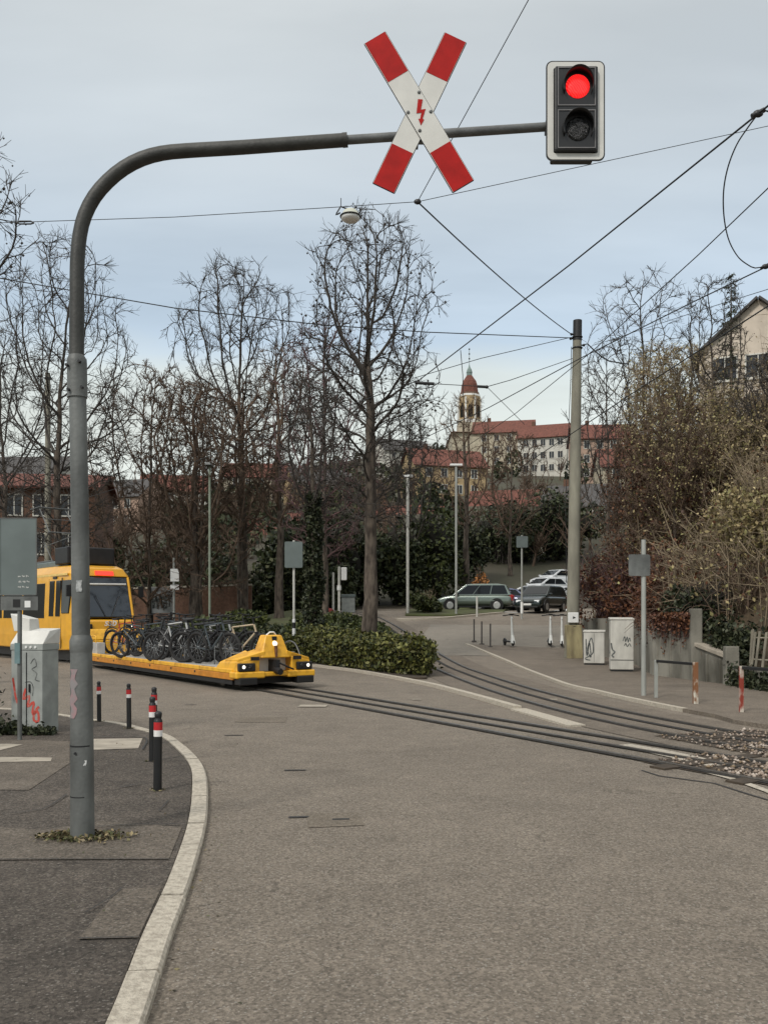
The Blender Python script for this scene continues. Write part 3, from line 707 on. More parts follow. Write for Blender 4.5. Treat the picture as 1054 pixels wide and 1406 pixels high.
YS = YM - 0.10
def S2(px, py): return Vector((X_(px, YS), 0, Z_(py, YS)))
cs = thing('crossing_sign', 'red and white diagonal cross sign with a red lightning arrow on the arm', 'crossing sign', (0, YS, 0))
def cross_board(pa, pb, wpx, dy, nm):
    a, b = S2(*pa), S2(*pb); a.y = b.y = dy; d = (b - a); Lb = d.length; d.normalize(); n = Vector((d.z, 0, -d.x)); w = wpx * YS / F / 2
    mb = MB(); q = [a + n*w, b + n*w, b - n*w, a - n*w]
    mb.prism([(p.x, p.z) for p in q], (0, 0.004, 0), (0, dy, 0)); o = mb.build(nm, M_signwhite, cs)
    for e0, e1 in ((0, 0.262), (1 - 0.262, 1)):
        m2 = MB(); f0, f1 = Lb*e0, Lb*e1
        q = [a + d*f0 + n*(w-0.003), a + d*f1 + n*(w-0.003), a + d*f1 - n*(w-0.003), a + d*f0 - n*(w-0.003)]
        m2.prism([(p.x, p.z) for p in q], (0, -0.0015, 0), (0, dy - 0.0005, 0)); m2.build('red_end', M_red, o)
    # turned edge of the sheet
    m3 = MB()
    for s_ in (1, -1):
        p0, p1 = a + n*w*s_, b + n*w*s_
        m3.tube([p0 + Vector((0, 0.006, 0)), p1 + Vector((0, 0.006, 0))], 0.0045, 6)
    for p0 in (a, b): m3.tube([p0 + n*w + Vector((0, .006, 0)), p0 - n*w + Vector((0, .006, 0))], 0.0045, 6)
    m3.build('rim', M_darkmetal, o)
cross_board((625, 51.5), (526.5, 258), 32.5, 0.0, 'board')
cross_board((514.5, 52.5), (635.5, 256), 33, -0.006, 'board')
bolt = [(573.5, 137), (580, 137.5), (577.5, 151.5), (584, 150.5), (579.8, 164), (582, 165), (577.5, 173), (574, 164), (576.3, 164), (578.2, 155.5), (571.5, 156.5)]
q = [S2(*p) for p in bolt]; MB().prism([(p.x, p.z) for p in q], (0, -0.0015, 0), (0, -0.0075, 0)).build('lightning_arrow', M_red, cs)
for p in ((575, 127.5), (591, 154), (576, 180), (560, 155)):
    c = S2(*p); MB().ball((c.x, -0.008, c.z), 0.012, 10, 6, (1, 0.5, 1)).build('bolt', M_galv_mid, cs)
mb = MB()
for pz in (176, 191):
    c = S2(572, pz)
    mb.box(c.x - 0.09, 0.012, c.z - 0.012, c.x + 0.09, 0.05, c.z + 0.012)
c = S2(572, 185); mb.torus((c.x, 0.1, c.z), 0.036, 0.008, 'x', 18, 6)
mb.box(c.x - 0.012, 0.04, c.z - 0.05, c.x + 0.012, 0.10, c.z + 0.05)
mb.build('clamp', M_galv_mid, cs)

def rrect(w, h, r, n=5):
    out = []
    for cx, cy, a0 in ((w/2-r, h/2-r, 0), (-w/2+r, h/2-r, 90), (-w/2+r, -h/2+r, 180), (w/2-r, -h/2+r, 270)):
        for i in range(n + 1): a = R(a0 + 90*i/n); out.append((cx + r*math.cos(a), cy + r*math.sin(a)))
    return out
c = M2(787, 159); tl = thing('traffic_light', 'two lamp traffic light with lit red lamp and white framed backboard', 'traffic light', (c.x, YM - 0.06, c.z))
kk = YM / F
bw, bh = 80*kk, 136*kk
MB().prism(rrect(bw, bh, 0.045), (0, 0.006, 0), (0, 0, 0)).build('backboard', M_black, tl)
MB().ring(rrect(bw-0.018, bh-0.018, 0.038), rrect(60*kk, 116*kk, 0.012), (0, -0.003, 0), (0, -0.0005, 0), (1,0,0), (0,0,1)).build('white_border', M_signwhite, tl)
hs = MB(); hs.prism(rrect(58*kk, 114*kk, 0.012), (0, 0.20, 0), (0, -0.035, 0)); hs.build('housing', M_black, tl, 0.006)
M_edge = mat('housing_edge', (0.22, 0.21, 0.21), 0.4, var=0.3)
M_redlamp = None
def redlamp():
    m, t, b = nt('lit_red_lens'); Nn, Ll = t.nodes, t.links
    tcn = Nn.new('ShaderNodeTexCoord'); w = Nn.new('ShaderNodeTexWave'); w.inputs['Scale'].default_value = 22; w.inputs['Distortion'].default_value = 5; w.inputs['Detail'].default_value = 3
    mpn = Nn.new('ShaderNodeMapping'); mpn.inputs['Rotation'].default_value = (0, R(35), 0); Ll.new(tcn.outputs['Object'], mpn.inputs[0]); Ll.new(mpn.outputs[0], w.inputs['Vector'])
    rpn = Nn.new('ShaderNodeValToRGB'); ee = rpn.color_ramp.elements; ee[0].color = (0.62, 0.0, 0.003, 1); ee[1].color = (1.0, 0.035, 0.03, 1); ee[0].position = 0.25; ee[1].position = 0.8
    Ll.new(w.outputs['Fac'], rpn.inputs['Fac']); Ll.new(rpn.outputs[0], b.inputs['Emission Color']); b.inputs['Emission Strength'].default_value = 1.0
    b.inputs['Base Color'].default_value = (0.35, 0.005, 0.005, 1); b.inputs['Roughness'].default_value = 0.25
    return m
M_redlamp = redlamp()
M_darklens = mat('dark_lens', (0.035, 0.035, 0.037), 0.2, col2=(0.004, 0.004, 0.004), scale=60, thr=(0.45, 0.6), bump=0.8, bscale=90)
for nm, py, ml in (('red_lamp', 130, M_redlamp), ('unlit_lamp', 187.5, M_darklens)):
    z = (159 - py) * kk; x = 1.5 * kk
    lamp = MB().ball((x, -0.036, z), 16.2*kk, 24, 12, (1, 0.28, 1)).build(nm, ml, tl)
    # sunshade: a tube cut away below, tapering forward
    vs, fs = [], []; n = 26
    for i in range(n + 1):
        a = R(-28 + (236) * i / n); r0 = 21*kk; dpt = 0.085 * (0.45 + 0.55 * max(0, math.sin(a * 1.0)) ** 0.8) if math.sin(a) > 0 else 0.04
        for rr, yy in ((r0, -0.034), (r0*0.97, -0.034 - dpt), (r0*0.97 - 0.003, -0.034 - dpt), (r0 - 0.004, -0.034)):
            vs.append((x + rr*math.cos(a), yy, z + rr*math.sin(a)))
    for i in range(n):
        for j in range(4): fs.append((i*4+j, i*4+(j+1) % 4, (i+1)*4+(j+1) % 4, (i+1)*4+j))
    fs += [(0,1,2,3), (n*4+3, n*4+2, n*4+1, n*4)]
    MB().add(vs, fs, True).build('sunshade', M_black, tl)
    d = MB(); fr = [(-25.5, 26), (25.5, 26), (25.5, -26), (-25.5, -26)]
    d.ring([(a*kk, b*kk) for a, b in fr], [(a*kk*0.955, b*kk*0.955) for a, b in fr], (0, -0.005, 0), (0, -0.0355, z), (1,0,0), (0,0,1)); d.build('door_frame', M_edge, tl)
mb = MB(); mb.box(-0.20, 0.01, -0.125, 0.05, 0.09, -0.045); mb.build('mounting_bracket', M_galv_dark, tl)

# ================================================================== BOLLARDS
M_reflw = mat('reflective_white', (0.78, 0.76, 0.74), 0.35, var=0.1); M_reflr = mat('reflective_red', (0.50, 0.02, 0.025), 0.35, var=0.2)
def make_bollard():
    b = thing('bollard', '', 'bollard', (0,0,0), 0, 'black bollards along the kerb')
    MB().tube([(0,0,0), (0,0,0.47), (0,0,0.535)], [0.037, 0.036, 0.036], 20).build('post', M_black, b)
    MB().tube([(0,0,0.475), (0,0,0.53)], [0.0385, 0.0385], 20).build('white_band', M_reflw, b)
    MB().tube([(0,0,0.53), (0,0,0.60)], [0.0382, 0.0382], 20).build('red_band', M_reflr, b)
    MB().tube([(0,0,0.60), (0,0,0.62), (0,0,0.632), (0,0,0.645), (0,0,0.675), (0,0,0.690), (0,0,0.697)], [0.037, 0.034, 0.026, 0.030, 0.033, 0.024, 0.006], 20).build('cap', M_black, b)
    return b
proto = make_bollard()
bl = [((216.5,1085), 1.02, 'nearest black bollard with red and white bands, standing alone by the kerb bend'), ((209.5,1045), 1.0, 'black banded bollard half hidden directly behind the nearest bollard'),
      ((212,1021), 1.0, 'farthest of the three black bollards that line up behind each other'), ((177.5,1000), 0.9, 'slim black bollard between the bollard cluster and the mast'), ((136.5,990.5), 0.86, 'black bollard standing just right of the big grey mast')]
rs = np.random.RandomState(8); lp = []
for i, (p, s_, lb) in enumerate(bl):
    o = proto if i == 0 else copy_tree(proto)
    o.location = G_(*p, PZ); o.scale = (s_, s_, s_); o['label'] = lb; o.rotation_euler = (R(rnd.uniform(-.6, .6)), R(rnd.uniform(-.6, .6)), rnd.uniform(0, 3))
    for _ in range(40):
        a = rs.uniform(0, 6.28); r = rs.uniform(0.035, 0.085); lp.append((o.location.x + r*math.cos(a), o.location.y + r*math.sin(a), PZ + 0.008))
# leaves and grit along the kerb and on the pavement
for _ in range(420):
    p = KL[rs.randint(20, len(KL) - 60)]; lp.append((p.x + abs(rs.normal(0.05, 0.12)), p.y, 0.006))
for _ in range(90): lp.append((rs.uniform(-5, -1.3), rs.uniform(3, 11), PZ + 0.007))
tag(leaf_obj('leaf_litter', lp, 0.011, L_litter, None, 12, 0.85), 'scattered small leaves and grit along the granite kerb and pavement', 'leaf litter', kind='stuff')

# ================================================================== GREY CABINET, SIGN SEEN FROM BEHIND
cp = G_(37, 1007, PZ)
cab = thing('utility_cabinet', 'grey utility cabinet with red graffiti and sloping white hood at left edge', 'utility cabinet', (cp.x, cp.y, PZ), R(-14))
MB().box(-0.24, 0, 0.0, 0.24, 0.36, 1.11).build('cabinet_body', M_cab, cab, 0.012)
MB().box(-0.25, -0.008, 1.11, 0.25, 0.37, 1.19).build('cabinet_rim', M_cab, cab, 0.008)
hd = MB(); hd.hexa([(-0.25,-0.008,1.192),(0.25,-0.008,1.192),(0.25,0.37,1.192),(-0.25,0.37,1.192)], [(-0.21,0.10,1.36),(0.24,0.16,1.37),(0.27,0.36,1.40),(-0.25,0.37,1.40)]); hd.build('sloping_hood', M_signwhite, cab, 0.008)
hd = MB(); hd.hexa([(-0.30,0.14,1.36),(-0.06,0.14,1.36),(-0.06,0.37,1.38),(-0.30,0.37,1.38)], [(-0.38,0.17,1.60),(-0.08,0.17,1.53),(-0.08,0.37,1.53),(-0.38,0.37,1.60)]); hd.build('raised_flap', M_signwhite, cab, 0.008)
MB().box(-0.003, -0.012, 0.05, 0.003, -0.002, 1.08).build('door_seam', M_darkmetal, cab)
for x in (-0.14, 0.0, 0.07, 0.14): MB().tube([(x, -0.006, 1.152), (x, -0.018, 1.152)], [0.017, 0.017], 12).build('vent_plug', M_white, cab)
MB().box(0.04, -0.022, 0.55, 0.06, -0.001, 0.66).build('handle', M_darkmetal, cab, 0.004)
M_spray = mat('red_spray', (0.52, 0.075, 0.055), 0.6, col2=(0.42, 0.20, 0.17), scale=14, thr=(0.36, 0.5), detail=8)
M_spray_d = mat('dark_spray', (0.05, 0.055, 0.055), 0.7, col2=(0.17, 0.18, 0.17), scale=16, thr=(0.4, 0.56), detail=8)
sg = MB(); A = ((0,0,0), (1,0,0), (0,0,1))
squiggle(sg, *A, [(-0.19,0.62),(-0.21,0.74),(-0.17,0.50),(-0.14,0.40)], 0.03, (0,-1,0))
squiggle(sg, *A, [(-0.01,0.60),(-0.05,0.46),(0.04,0.50),(0.02,0.36),(0.11,0.42),(0.09,0.26),(0.17,0.30),(0.18,0.17),(0.11,0.18),(0.13,0.30),(0.19,0.36)], 0.034, (0,-1,0))
sg.build('graffiti', M_spray, cab)
sg = MB(); squiggle(sg, *A, [(0.06,0.93),(0.12,1.0),(0.15,0.9),(0.08,0.86),(0.16,0.8),(0.13,0.72),(0.2,0.7)], 0.012, (0,-1,0))
squiggle(sg, *A, [(-0.02,0.68),(0.06,0.69),(0.10,0.62),(0.09,0.5)], 0.012, (0,-1,0)); sg.build('graffiti', M_spray_d, cab)

sp = G_(27.5, 1016, PZ)
def B2(px, py, dy=0.0): return Vector((X_(px, sp.y) - sp.x, dy, Z_(py, sp.y) - PZ))
ts = thing('traffic_sign', 'tall grey sign board seen from behind on a thin post beside the cabinet', 'traffic sign', (sp.x, sp.y, PZ))
M_signback = mat('sign_back', (0.150, 0.180, 0.175), 0.5, 0.2, var=0.2, scale=3)
MB().tube([(0,0,0), B2(27.5, 712)], 0.028, 14).build('post', M_galv, ts)
a, b = B2(2, 817), B2(52, 712); MB().prism(rrect(b.x - a.x, b.z - a.z, 0.015), (0, -0.006, 0), ((a.x+b.x)/2, -0.034, (a.z+b.z)/2)).build('sign_board', M_signback, ts)
a, b = B2(2, 817), B2(52, 712); MB().ring(rrect(b.x-a.x+0.012, b.z-a.z+0.012, 0.02), rrect(b.x-a.x-0.012, b.z-a.z-0.012, 0.01), (0,-0.014,0), ((a.x+b.x)/2, -0.031, (a.z+b.z)/2), (1,0,0), (0,0,1)).build('board_rim', M_galv, ts)
a, b = B2(3, 838), B2(54, 819); MB().prism(rrect(b.x - a.x, b.z - a.z, 0.01), (0, -0.005, 0), ((a.x+b.x)/2, -0.034, (a.z+b.z)/2)).build('lower_panel', M_galv, ts)
mb = MB()
for py in (820, 735):
    q = B2(27, py); mb.box(-0.22, -0.034, q.z - 0.018, 0.22, -0.022, q.z + 0.018); mb.torus((0, 0, q.z), 0.031, 0.006, 'z', 16, 6)
mb.build('clamp', M_galv_dark, ts)
for r_ in range(3):
    mb = MB()
    for c_ in range(3):
        q = B2(27 + c_*5.5 + (r_ % 2), 792 + r_*7.5)
        for t_ in range(3): mb.box(q.x + t_*0.012, -0.0425, q.z + rnd.uniform(-.006,.006), q.x + 0.008 + t_*0.012, -0.040, q.z + 0.012 + rnd.uniform(-.004,.01))
    mb.build('stamped_text', M_signwhite, ts)
a, b = B2(36, 834), B2(44, 825); MB().box(a.x, -0.041, a.z, b.x, -0.039, b.z).build('sticker', M_white, ts)
a, b = B2(20, 834), B2(30, 823); MB().box(a.x, -0.041, a.z, b.x, -0.039, b.z).build('sticker', M_black, ts)
q = B2(24, 900); MB().box(-0.045, -0.05, q.z - 0.10, 0.02, -0.03, q.z + 0.16).build('notice', mat('faded_teal', (0.16, 0.25, 0.26), 0.6), ts)

# ivy round the cabinet foot, dark climber at the left edge
rs = np.random.RandomState(21); pts = []
for _ in range(900):
    a = rs.uniform(-0.36, 0.40); pts.append((cp.x + a + 0.02, cp.y - 0.05 - abs(rs.normal(0, 0.07)), PZ + 0.01 + abs(rs.normal(0, 0.05)) * (1.6 if a < -0.1 else 0.9)))
tag(leaf_obj('ivy_mat', pts, 0.032, L_ivy, None, 3, 0.2), 'low ivy creeping along the foot of the grey cabinet', 'ivy', kind='stuff')
cl = thing('ivy_bush', 'dark ivy bush climbing at the left edge of the picture beside the cabinet', 'bush', (cp.x - 0.62, cp.y - 0.1, PZ))
pts = []
for _ in range(3400):
    z = rs.uniform(0, 1.15); w = 0.36 * (1 - 0.3 * z); pts.append((rs.normal(-0.12, w*0.5), rs.normal(0, 0.16), z))
leaf_obj('foliage', pts, 0.034, L_ivy, cl, 4)
segs_v, segs_f = segs_mesh([((rnd.uniform(-.3, .15), rnd.uniform(-.1, .1), 0), (rnd.uniform(-.4, .2), rnd.uniform(-.2, .2), 1.0), 0.012, 0.005) for _ in range(16)], 4)
npmesh('stems', segs_v, segs_f, M_twig, cl)

# ================================================================== RIGHT-HAND STREET FURNITURE
# concrete catenary mast
mp_ = G_(786, 903, 0.06); YC = mp_.y
cm = thing('catenary_mast', 'tall pale concrete catenary mast with yellowed foot beside the parked scooters', 'catenary mast', tuple(mp_))
def C2(px, py, dy=0.0): return Vector((X_(px, YC) - mp_.x, dy, Z_(py, YC) - mp_.z))
kc = YC / F
MB().tube([C2(785, 903), C2(786, 850), C2(789, 650), C2(792.3, 441)], [11*kc, 8.6*kc, 7.8*kc, 5.6*kc], 20).build('pole', M_mast, cm)
MB().tube([C2(792.0, 468), C2(792.4, 440)], [6.1*kc, 6.0*kc], 20).build('pole_cap', M_darkmetal, cm)
q = [C2(776, 905), C2(797, 905)]; MB().hexa([(q[0].x, -0.30, -0.02), (q[1].x, -0.30, -0.02), (q[1].x, 0.25, -0.02), (q[0].x, 0.25, -0.02)], [(q[0].x, -0.27, C2(0, 858).z), (q[1].x - 0.02, -0.27, C2(0, 858).z), (q[1].x - 0.02, 0.22, C2(0, 858).z), (q[0].x, 0.22, C2(0, 858).z)]).build('foot_sleeve', mat('yellowed_concrete', (0.36, 0.31, 0.17), 0.9, col2=(0.17, 0.14, 0.08), scale=4, thr=(0.35, 0.65), bump=0.3, stretch=(1, 1, 0.3)), cm, 0.02)
q0, q1 = C2(777, 855), C2(791, 841); bx = MB().box(q0.x, -0.34, q0.z, q1.x, -0.22, q1.z).build('white_box', M_white, cm, 0.02)
q = C2(785, 848); MB().prism([(-0.05,-0.05),(0.06,0),(-0.05,0.05)], (0,-0.004,0), (q.x, -0.342, q.z)).build('arrow_mark', M_black, bx)
q = C2(786, 860); MB().torus((q.x, -0.02, q.z), 0.24, 0.02, 'z', 24, 6).build('strap', M_darkmetal, cm)
mb = MB()
for py in (463, 478): q = C2(792, py); mb.torus((q.x, 0, q.z), 6.2*kc, 0.03, 'z', 20, 6)
for px, py in ((784, 459), (783, 465), (801, 474)): q = C2(px, py); mb.tube([C2(792, py), q], 0.028, 8); mb.ball(q, 0.05, 8, 6)
mb.build('insulator_band', M_darkmetal, cm)
mb = MB(); mb.tube([C2(799, 474), C2(806, 472), C2(815, 481), C2(826, 490), C2(836, 496), C2(862, 500)], 0.022, 6); mb.build('feeder_cable', M_black, cm)
mb = MB(); mb.tube([C2(784, 476), C2(783, 520), C2(780, 590), C2(776, 690), C2(777, 800)], 0.012, 6); mb.build('down_cable', M_black, cm)

# switch cabinets
def cabinet(name, label, pa, pb, ptop, depth, m, rz=0.0, split=None):
    p = G_((pa[0]+pb[0])/2, pa[1], 0.06); Y = p.y; w = (pb[0]-pa[0]) / F * Y; h = Z_(ptop, Y) - p.z
    t = thing(name, label, 'switch cabinet', tuple(p), rz)
    MB().box(-w/2, 0, 0.05, w/2, depth, h).build('body', m, t, 0.02)
    MB().box(-w/2 + 0.02, 0.02, -0.05, w/2 - 0.02, depth - 0.02, 0.047).build('plinth', M_darkmetal, t)
    MB().hexa([(-w/2-.02,-.02,h+.002),(w/2+.02,-.02,h+.002),(w/2+.02,depth+.02,h+.002),(-w/2-.02,depth+.02,h+.002)], [(-w/2-.02,-.02,h+.03),(w/2+.02,-.02,h+.03),(w/2+.02,depth+.02,h+.07),(-w/2-.02,depth+.02,h+.07)]).build('lid', m, t, 0.008)
    return t, w, h
t, w, h = cabinet('switch_cabinet', 'lower pale switch cabinet tagged with dark graffiti next to the catenary mast', (801, 913), (829, 913), 868, 0.45, M_cabwhite, R(-16))
MB().box(-0.004, -0.006, 0.08, 0.004, 0.002, h-.04).build('door_seam', M_darkmetal, t)
sg = MB(); squiggle(sg, (0,0,0), (1,0,0), (0,0,1), [(-.25,.82),(-.22,.3),(-.14,.7),(-.1,.25),(-.2,.5),(-.08,.85),(-.03,.4),(-.27,.2),(-.12,.15)], 0.035, (0,-1,0), 0.004); sg.build('graffiti', M_spray_d, t)
t, w, h = cabinet('switch_cabinet', 'taller pale switch cabinet with a double door and scribbled tag near the lamp post', (838, 922), (869, 922), 851, 0.5, M_cabwhite, R(-10))
MB().box(-w/2, -0.006, h*0.215, w/2, 0.004, h*0.228).build('door_seam', M_darkmetal, t)
sg = MB(); squiggle(sg, (0,0,0), (1,0,0), (0,0,1), [(.02,.86),(.07,.99),(.09,.84),(.14,.98),(.16,.82),(.2,.95),(.23,.85)], 0.025, (0,-1,0), 0.004)
squiggle(sg, (0,0,0), (1,0,0), (0,0,1), [(.06,.72),(.1,.8),(.14,.7),(.2,.79),(.24,.7)], 0.025, (0,-1,0), 0.004)
squiggle(sg, (-w/2,0,0), (0,1,0), (0,0,1), [(.1,.5),(.3,.9),(.35,.5),(.15,.6),(.3,.4)], 0.04, (-1,0,0), 0.004); squiggle(sg, (0,0,0), (1,0,0), (0,0,1), [(-w/2+.02,.8),(-w/2+.05,.62),(-w/2+.12,.55),(-w/2+.04,.45),(-w/2+.1,.4)], 0.04, (0,-1,0), 0.004); sg.build('graffiti', M_spray_d, t)

# lamp post with a small sign
p = G_(883, 955, 0.06); Y = p.y
t = thing('sign_post', 'slim pale grey post in front of the concrete wall, small sign at its top', 'sign post', tuple(p))
M_post = mat('pale_post', (0.40, 0.41, 0.38), 0.5, 0.2, var=0.25, scale=4, stretch=(1,1,.4))
MB().tube([(0,0,0), (0,0,3.05)], [0.048, 0.045], 16).build('post', M_post, t)
MB().prism(rrect(0.42, 0.42, 0.04), (0,-0.01,0), (-0.10,-0.05,2.55)).build('sign_plate', M_galv, t)
MB().box(-0.12,-0.05,2.5,0.05,-0.04,2.56).build('bracket', M_galv_dark, t)

# pedestrian guard rails
M_guardw = mat('flaking_white_paint', (0.56, 0.53, 0.45), 0.8, col2=(0.20, 0.085, 0.035), scale=7, thr=(0.47, 0.57), detail=10, stretch=(1,1,.5))
M_guardr = mat('flaking_red_paint', (0.52, 0.47, 0.40), 0.8, col2=(0.24, 0.035, 0.02), scale=6, thr=(0.45, 0.56), detail=10, stretch=(1,1,.5))
def guard(label, pa, pb, hgt, ma, mb_):
    a, b = G_(*pa, 0.06), G_(*pb, 0.06); t = thing('guard_rail', label, 'guard rail', tuple(a), 0, 'guard rails on the right pavement')
    d = b - a
    MB().box(-0.03,-0.03,0,0.03,0.03,hgt).build('leg', ma, t, 0.006)
    m = MB(); m.T = Matrix.Translation(d); m.box(-0.04,-0.04,-0.01,0.04,0.04,hgt+0.015); m.build('leg', mb_, t, 0.006)
    m = MB(); ang = math.atan2(d.y, d.x); m.T = Matrix.Translation((0,0,hgt-0.045)) @ Matrix.Rotation(ang, 4, 'Z'); m.box(0.032,-0.022,0,d.length-0.045,0.022,0.05); m.build('top_rail', M_black, t, 0.005)
    return t
guard('low guard rail with black top bar and peeling white legs next to the pale post', (900, 958), (954, 966), 0.72, M_post, M_guardw)
guard('second guard rail at the right picture edge with red and white flaking leg', (1017, 978), (1075, 986), 0.74, M_guardr, M_guardw)

# retaining wall, stepped down beside the bank
def wall_run(mb, pts, z0, z1a, z1b, th):
    L_ = [Vector(p) for p in pts]; o = offs([Vector((p.x, p.y, 0)) for p in L_], -th); n = len(L_); vs, fs = [], []
    for i in range(n):
        t = i/(n-1); zt = z1a + (z1b - z1a)*t
        vs += [(L_[i].x, L_[i].y, z0), (o[i].x, o[i].y, z0), (o[i].x, o[i].y, zt), (L_[i].x, L_[i].y, zt)]
    for i in range(n-1):
        for j in range(4): fs.append((i*4+j, i*4+(j+1) % 4, (i+1)*4+(j+1) % 4, (i+1)*4+j))
    fs += [(0,1,2,3), tuple((n-1)*4+j for j in (3,2,1,0))]
    mb.add(vs, fs)
w3 = [Vector((x, y, 0)) for x, y in wl]
rw = thing('retaining_wall', 'stained grey concrete retaining wall with piers behind the right pavement', 'wall', (0,0,0))
mb = MB(); wall_run(mb, w3[0:5], -0.1, 1.55, 1.55, 0.22); mb.build('wall_panel', M_concrete, rw)
mb = MB(); wall_run(mb, w3[4:6], -0.1, 0.90, 0.62, 0.2); mb.build('wall_panel', M_concrete, rw)
mb = MB(); wall_run(mb, [w3[5], w3[6]] + w3[7:], -0.1, 0.50, 0.50, 0.2); mb.build('wall_panel', M_concrete, rw)
mb = MB(); cpt = [p + (w3[5]-w3[4]).normalized()*0 for p in w3[4:6]]; o1 = offs(cpt, 0.06); 
o2 = offs(cpt, -0.26); mb.hexa([(o1[0].x,o1[0].y,0.905),(o1[1].x,o1[1].y,0.625),(o2[1].x,o2[1].y,0.625),(o2[0].x,o2[0].y,0.905)], [(o1[0].x,o1[0].y,1.0),(o1[1].x,o1[1].y,0.715),(o2[1].x,o2[1].y,0.715),(o2[0].x,o2[0].y,1.0)]); mb.build('coping', M_palepave, rw, 0.01)
def pier(p, w, d, h):
    m = MB(); m.T = Matrix.Translation((p.x, p.y, -0.05)) @ Matrix.Rotation(math.atan2((w3[4]-w3[2]).y, (w3[4]-w3[2]).x) + R(90), 4, 'Z'); m.box(-d/2,-w/2,0,d/2,w/2,h); m.build('pier', M_concrete, rw, 0.015)
pier(w3[4] + Vector((0.04, 0, 0)), 0.24, 0.26, 1.85); pier(w3[5], 0.22, 0.30, 0.98)
for t in (0.35, 0.7):
    q = w3[4].lerp(w3[5], t); pier(q, 0.14, 0.06, 0.86 - 0.25*t)
for t in (0.12, 0.45): pier(w3[3].lerp(w3[4], t), 0.12, 0.06, 1.5)
# slat fence on the low wall
sf = thing('slat_fence', 'leaning pale wooden slat fence on the low wall at the right edge', 'fence', (0,0,0))
mb = MB(); run = [w3[5].lerp(w3[6], 0.35), w3[6], w3[7], w3[8]]; run = catmull([(p.x, p.y) for p in run], 0.11); run = offs(run, -0.12)
for i, p in enumerate(run[:70]):
    d = (run[min(i+1, len(run)-1)] - run[max(i-1,0)]).normalized(); hgt = 0.78 + rnd.uniform(-.03,.03) - 0.002*i
    n_ = Vector((d.y, -d.x, 0)); tl_ = -n_*0.05 + d*0.07
    q = [p - d*0.03, p + d*0.03, p + d*0.03 - n_*0.02, p - d*0.03 - n_*0.02]
    mb.hexa([(a.x, a.y, 0.53) for a in q], [(a.x+tl_.x, a.y+tl_.y, 0.53+hgt) for a in q])
M_slat = mat('weathered_slat', (0.30, 0.27, 0.21), 0.9, var=0.5, scale=8, stretch=(1,1,.3)); mb.build('slats', M_slat, sf)
for z in (0.68, 1.15):
    o_ = offs(run[:70], -0.03); MB().tube([(p.x + 0.05*(z-.5), p.y, z) for p in o_], 0.02, 6).build('rail', M_slat, sf)
# terrace wall higher up on the bank
tw = thing('terrace_wall', 'pale terrace wall with a light coping crossing the overgrown bank', 'wall', (0,0,0))
a, b = P_(985, 786, 24.5), P_(1090, 786, 23.0); MB().hexa([(a.x,a.y,1.6),(b.x,b.y,1.6),(b.x,b.y+.25,1.6),(a.x,a.y+.25,1.6)], [(a.x,a.y,3.0),(b.x,b.y,2.95),(b.x,b.y+.25,2.95),(a.x,a.y+.25,3.0)]).build('wall_panel', M_concrete, tw)
MB().hexa([(a.x-.05,a.y-.06,3.003),(b.x,b.y-.06,2.953),(b.x,b.y+.31,2.953),(a.x-.05,a.y+.31,3.003)], [(a.x-.05,a.y-.06,3.08),(b.x,b.y-.06,3.03),(b.x,b.y+.31,3.03),(a.x-.05,a.y+.31,3.08)]).build('coping', M_signwhite, tw)

# thin steel posts at the kerb bend
M_thin = mat('thin_post_steel', (0.10, 0.09, 0.085), 0.6, 0.3, var=0.3)
def thin_post(): 
    t = thing('thin_post', '', 'post', (0,0,0), 0, 'thin steel posts at the track bend')
    MB().tube([(0,0,0),(0,0,0.92)], 0.03, 10).build('shaft', M_thin, t); MB().cyl((0,0,-0.02), 0.1, 0.05, 14).build('foot_plate', M_thin, t); return t
pr = thin_post()
for i, (p, lb) in enumerate((((650.5,880.5),'leftmost of three thin dark steel posts near the scooters'), ((661,884.5),'middle one of three thin dark steel posts near the scooters'), ((672.8,888.5),'rightmost of three thin dark steel posts, nearest the white scooter'))):
    o = pr if i == 0 else copy_tree(pr); o.location = G_(*p, 0.05); o['label'] = lb
# ================================================================== BIKE WAGON
d1 = Vector((0.57, -0.82, 0)).normalized(); n1 = Vector((-d1.y, d1.x, 0))      # n1: far side
F0 = Vector((-2.36, 19.20, 0)); WLEN, WWID = 11.0, 1.9
ang1 = math.atan2(d1.y, d1.x)
wg = thing('bicycle_wagon', 'low yellow flat rail wagon carrying bicycles in front of the tram', 'rail wagon', tuple(F0), ang1)
hw = WWID/2
MB().box(-WLEN, -hw+.03, 0.36, -0.55, hw-.03, 0.43).build('deck', M_deck, wg, 0.01)
for s_ in (-1, 1):
    mb = MB(); y0, y1 = sorted((s_*hw, s_*(hw-.07))); mb.box(-WLEN, y0, 0.375, -0.25, y1, 0.47); mb.build('side_sill', M_yellow2, wg, 0.015)
    mb = MB(); y0, y1 = sorted((s_*(hw+.004), s_*(hw-.05))); mb.box(-WLEN, y0, 0.235, -0.2, y1, 0.37); mb.build('side_skirt', M_orange, wg, 0.01)
    mb = MB(); y0, y1 = sorted((s_*(hw-.03), s_*(hw-.16))); mb.box(-WLEN, y0, 0.13, -0.3, y1, 0.23); mb.build('side_member', M_darkmetal, wg)
mb = MB(); mb.box(-WLEN, -0.75, 0.12, -0.4, 0.75, 0.355); mb.build('underframe', M_darkmetal, wg)
for x in (-1.6, -9.4):
    for s_ in (-.5, .5):
        w = MB(); w.tube([(x, s_-.05, 0.27), (x, s_+.05, 0.27)], [0.26, 0.26], 22); w.build('wheel', M_railtop, wg)
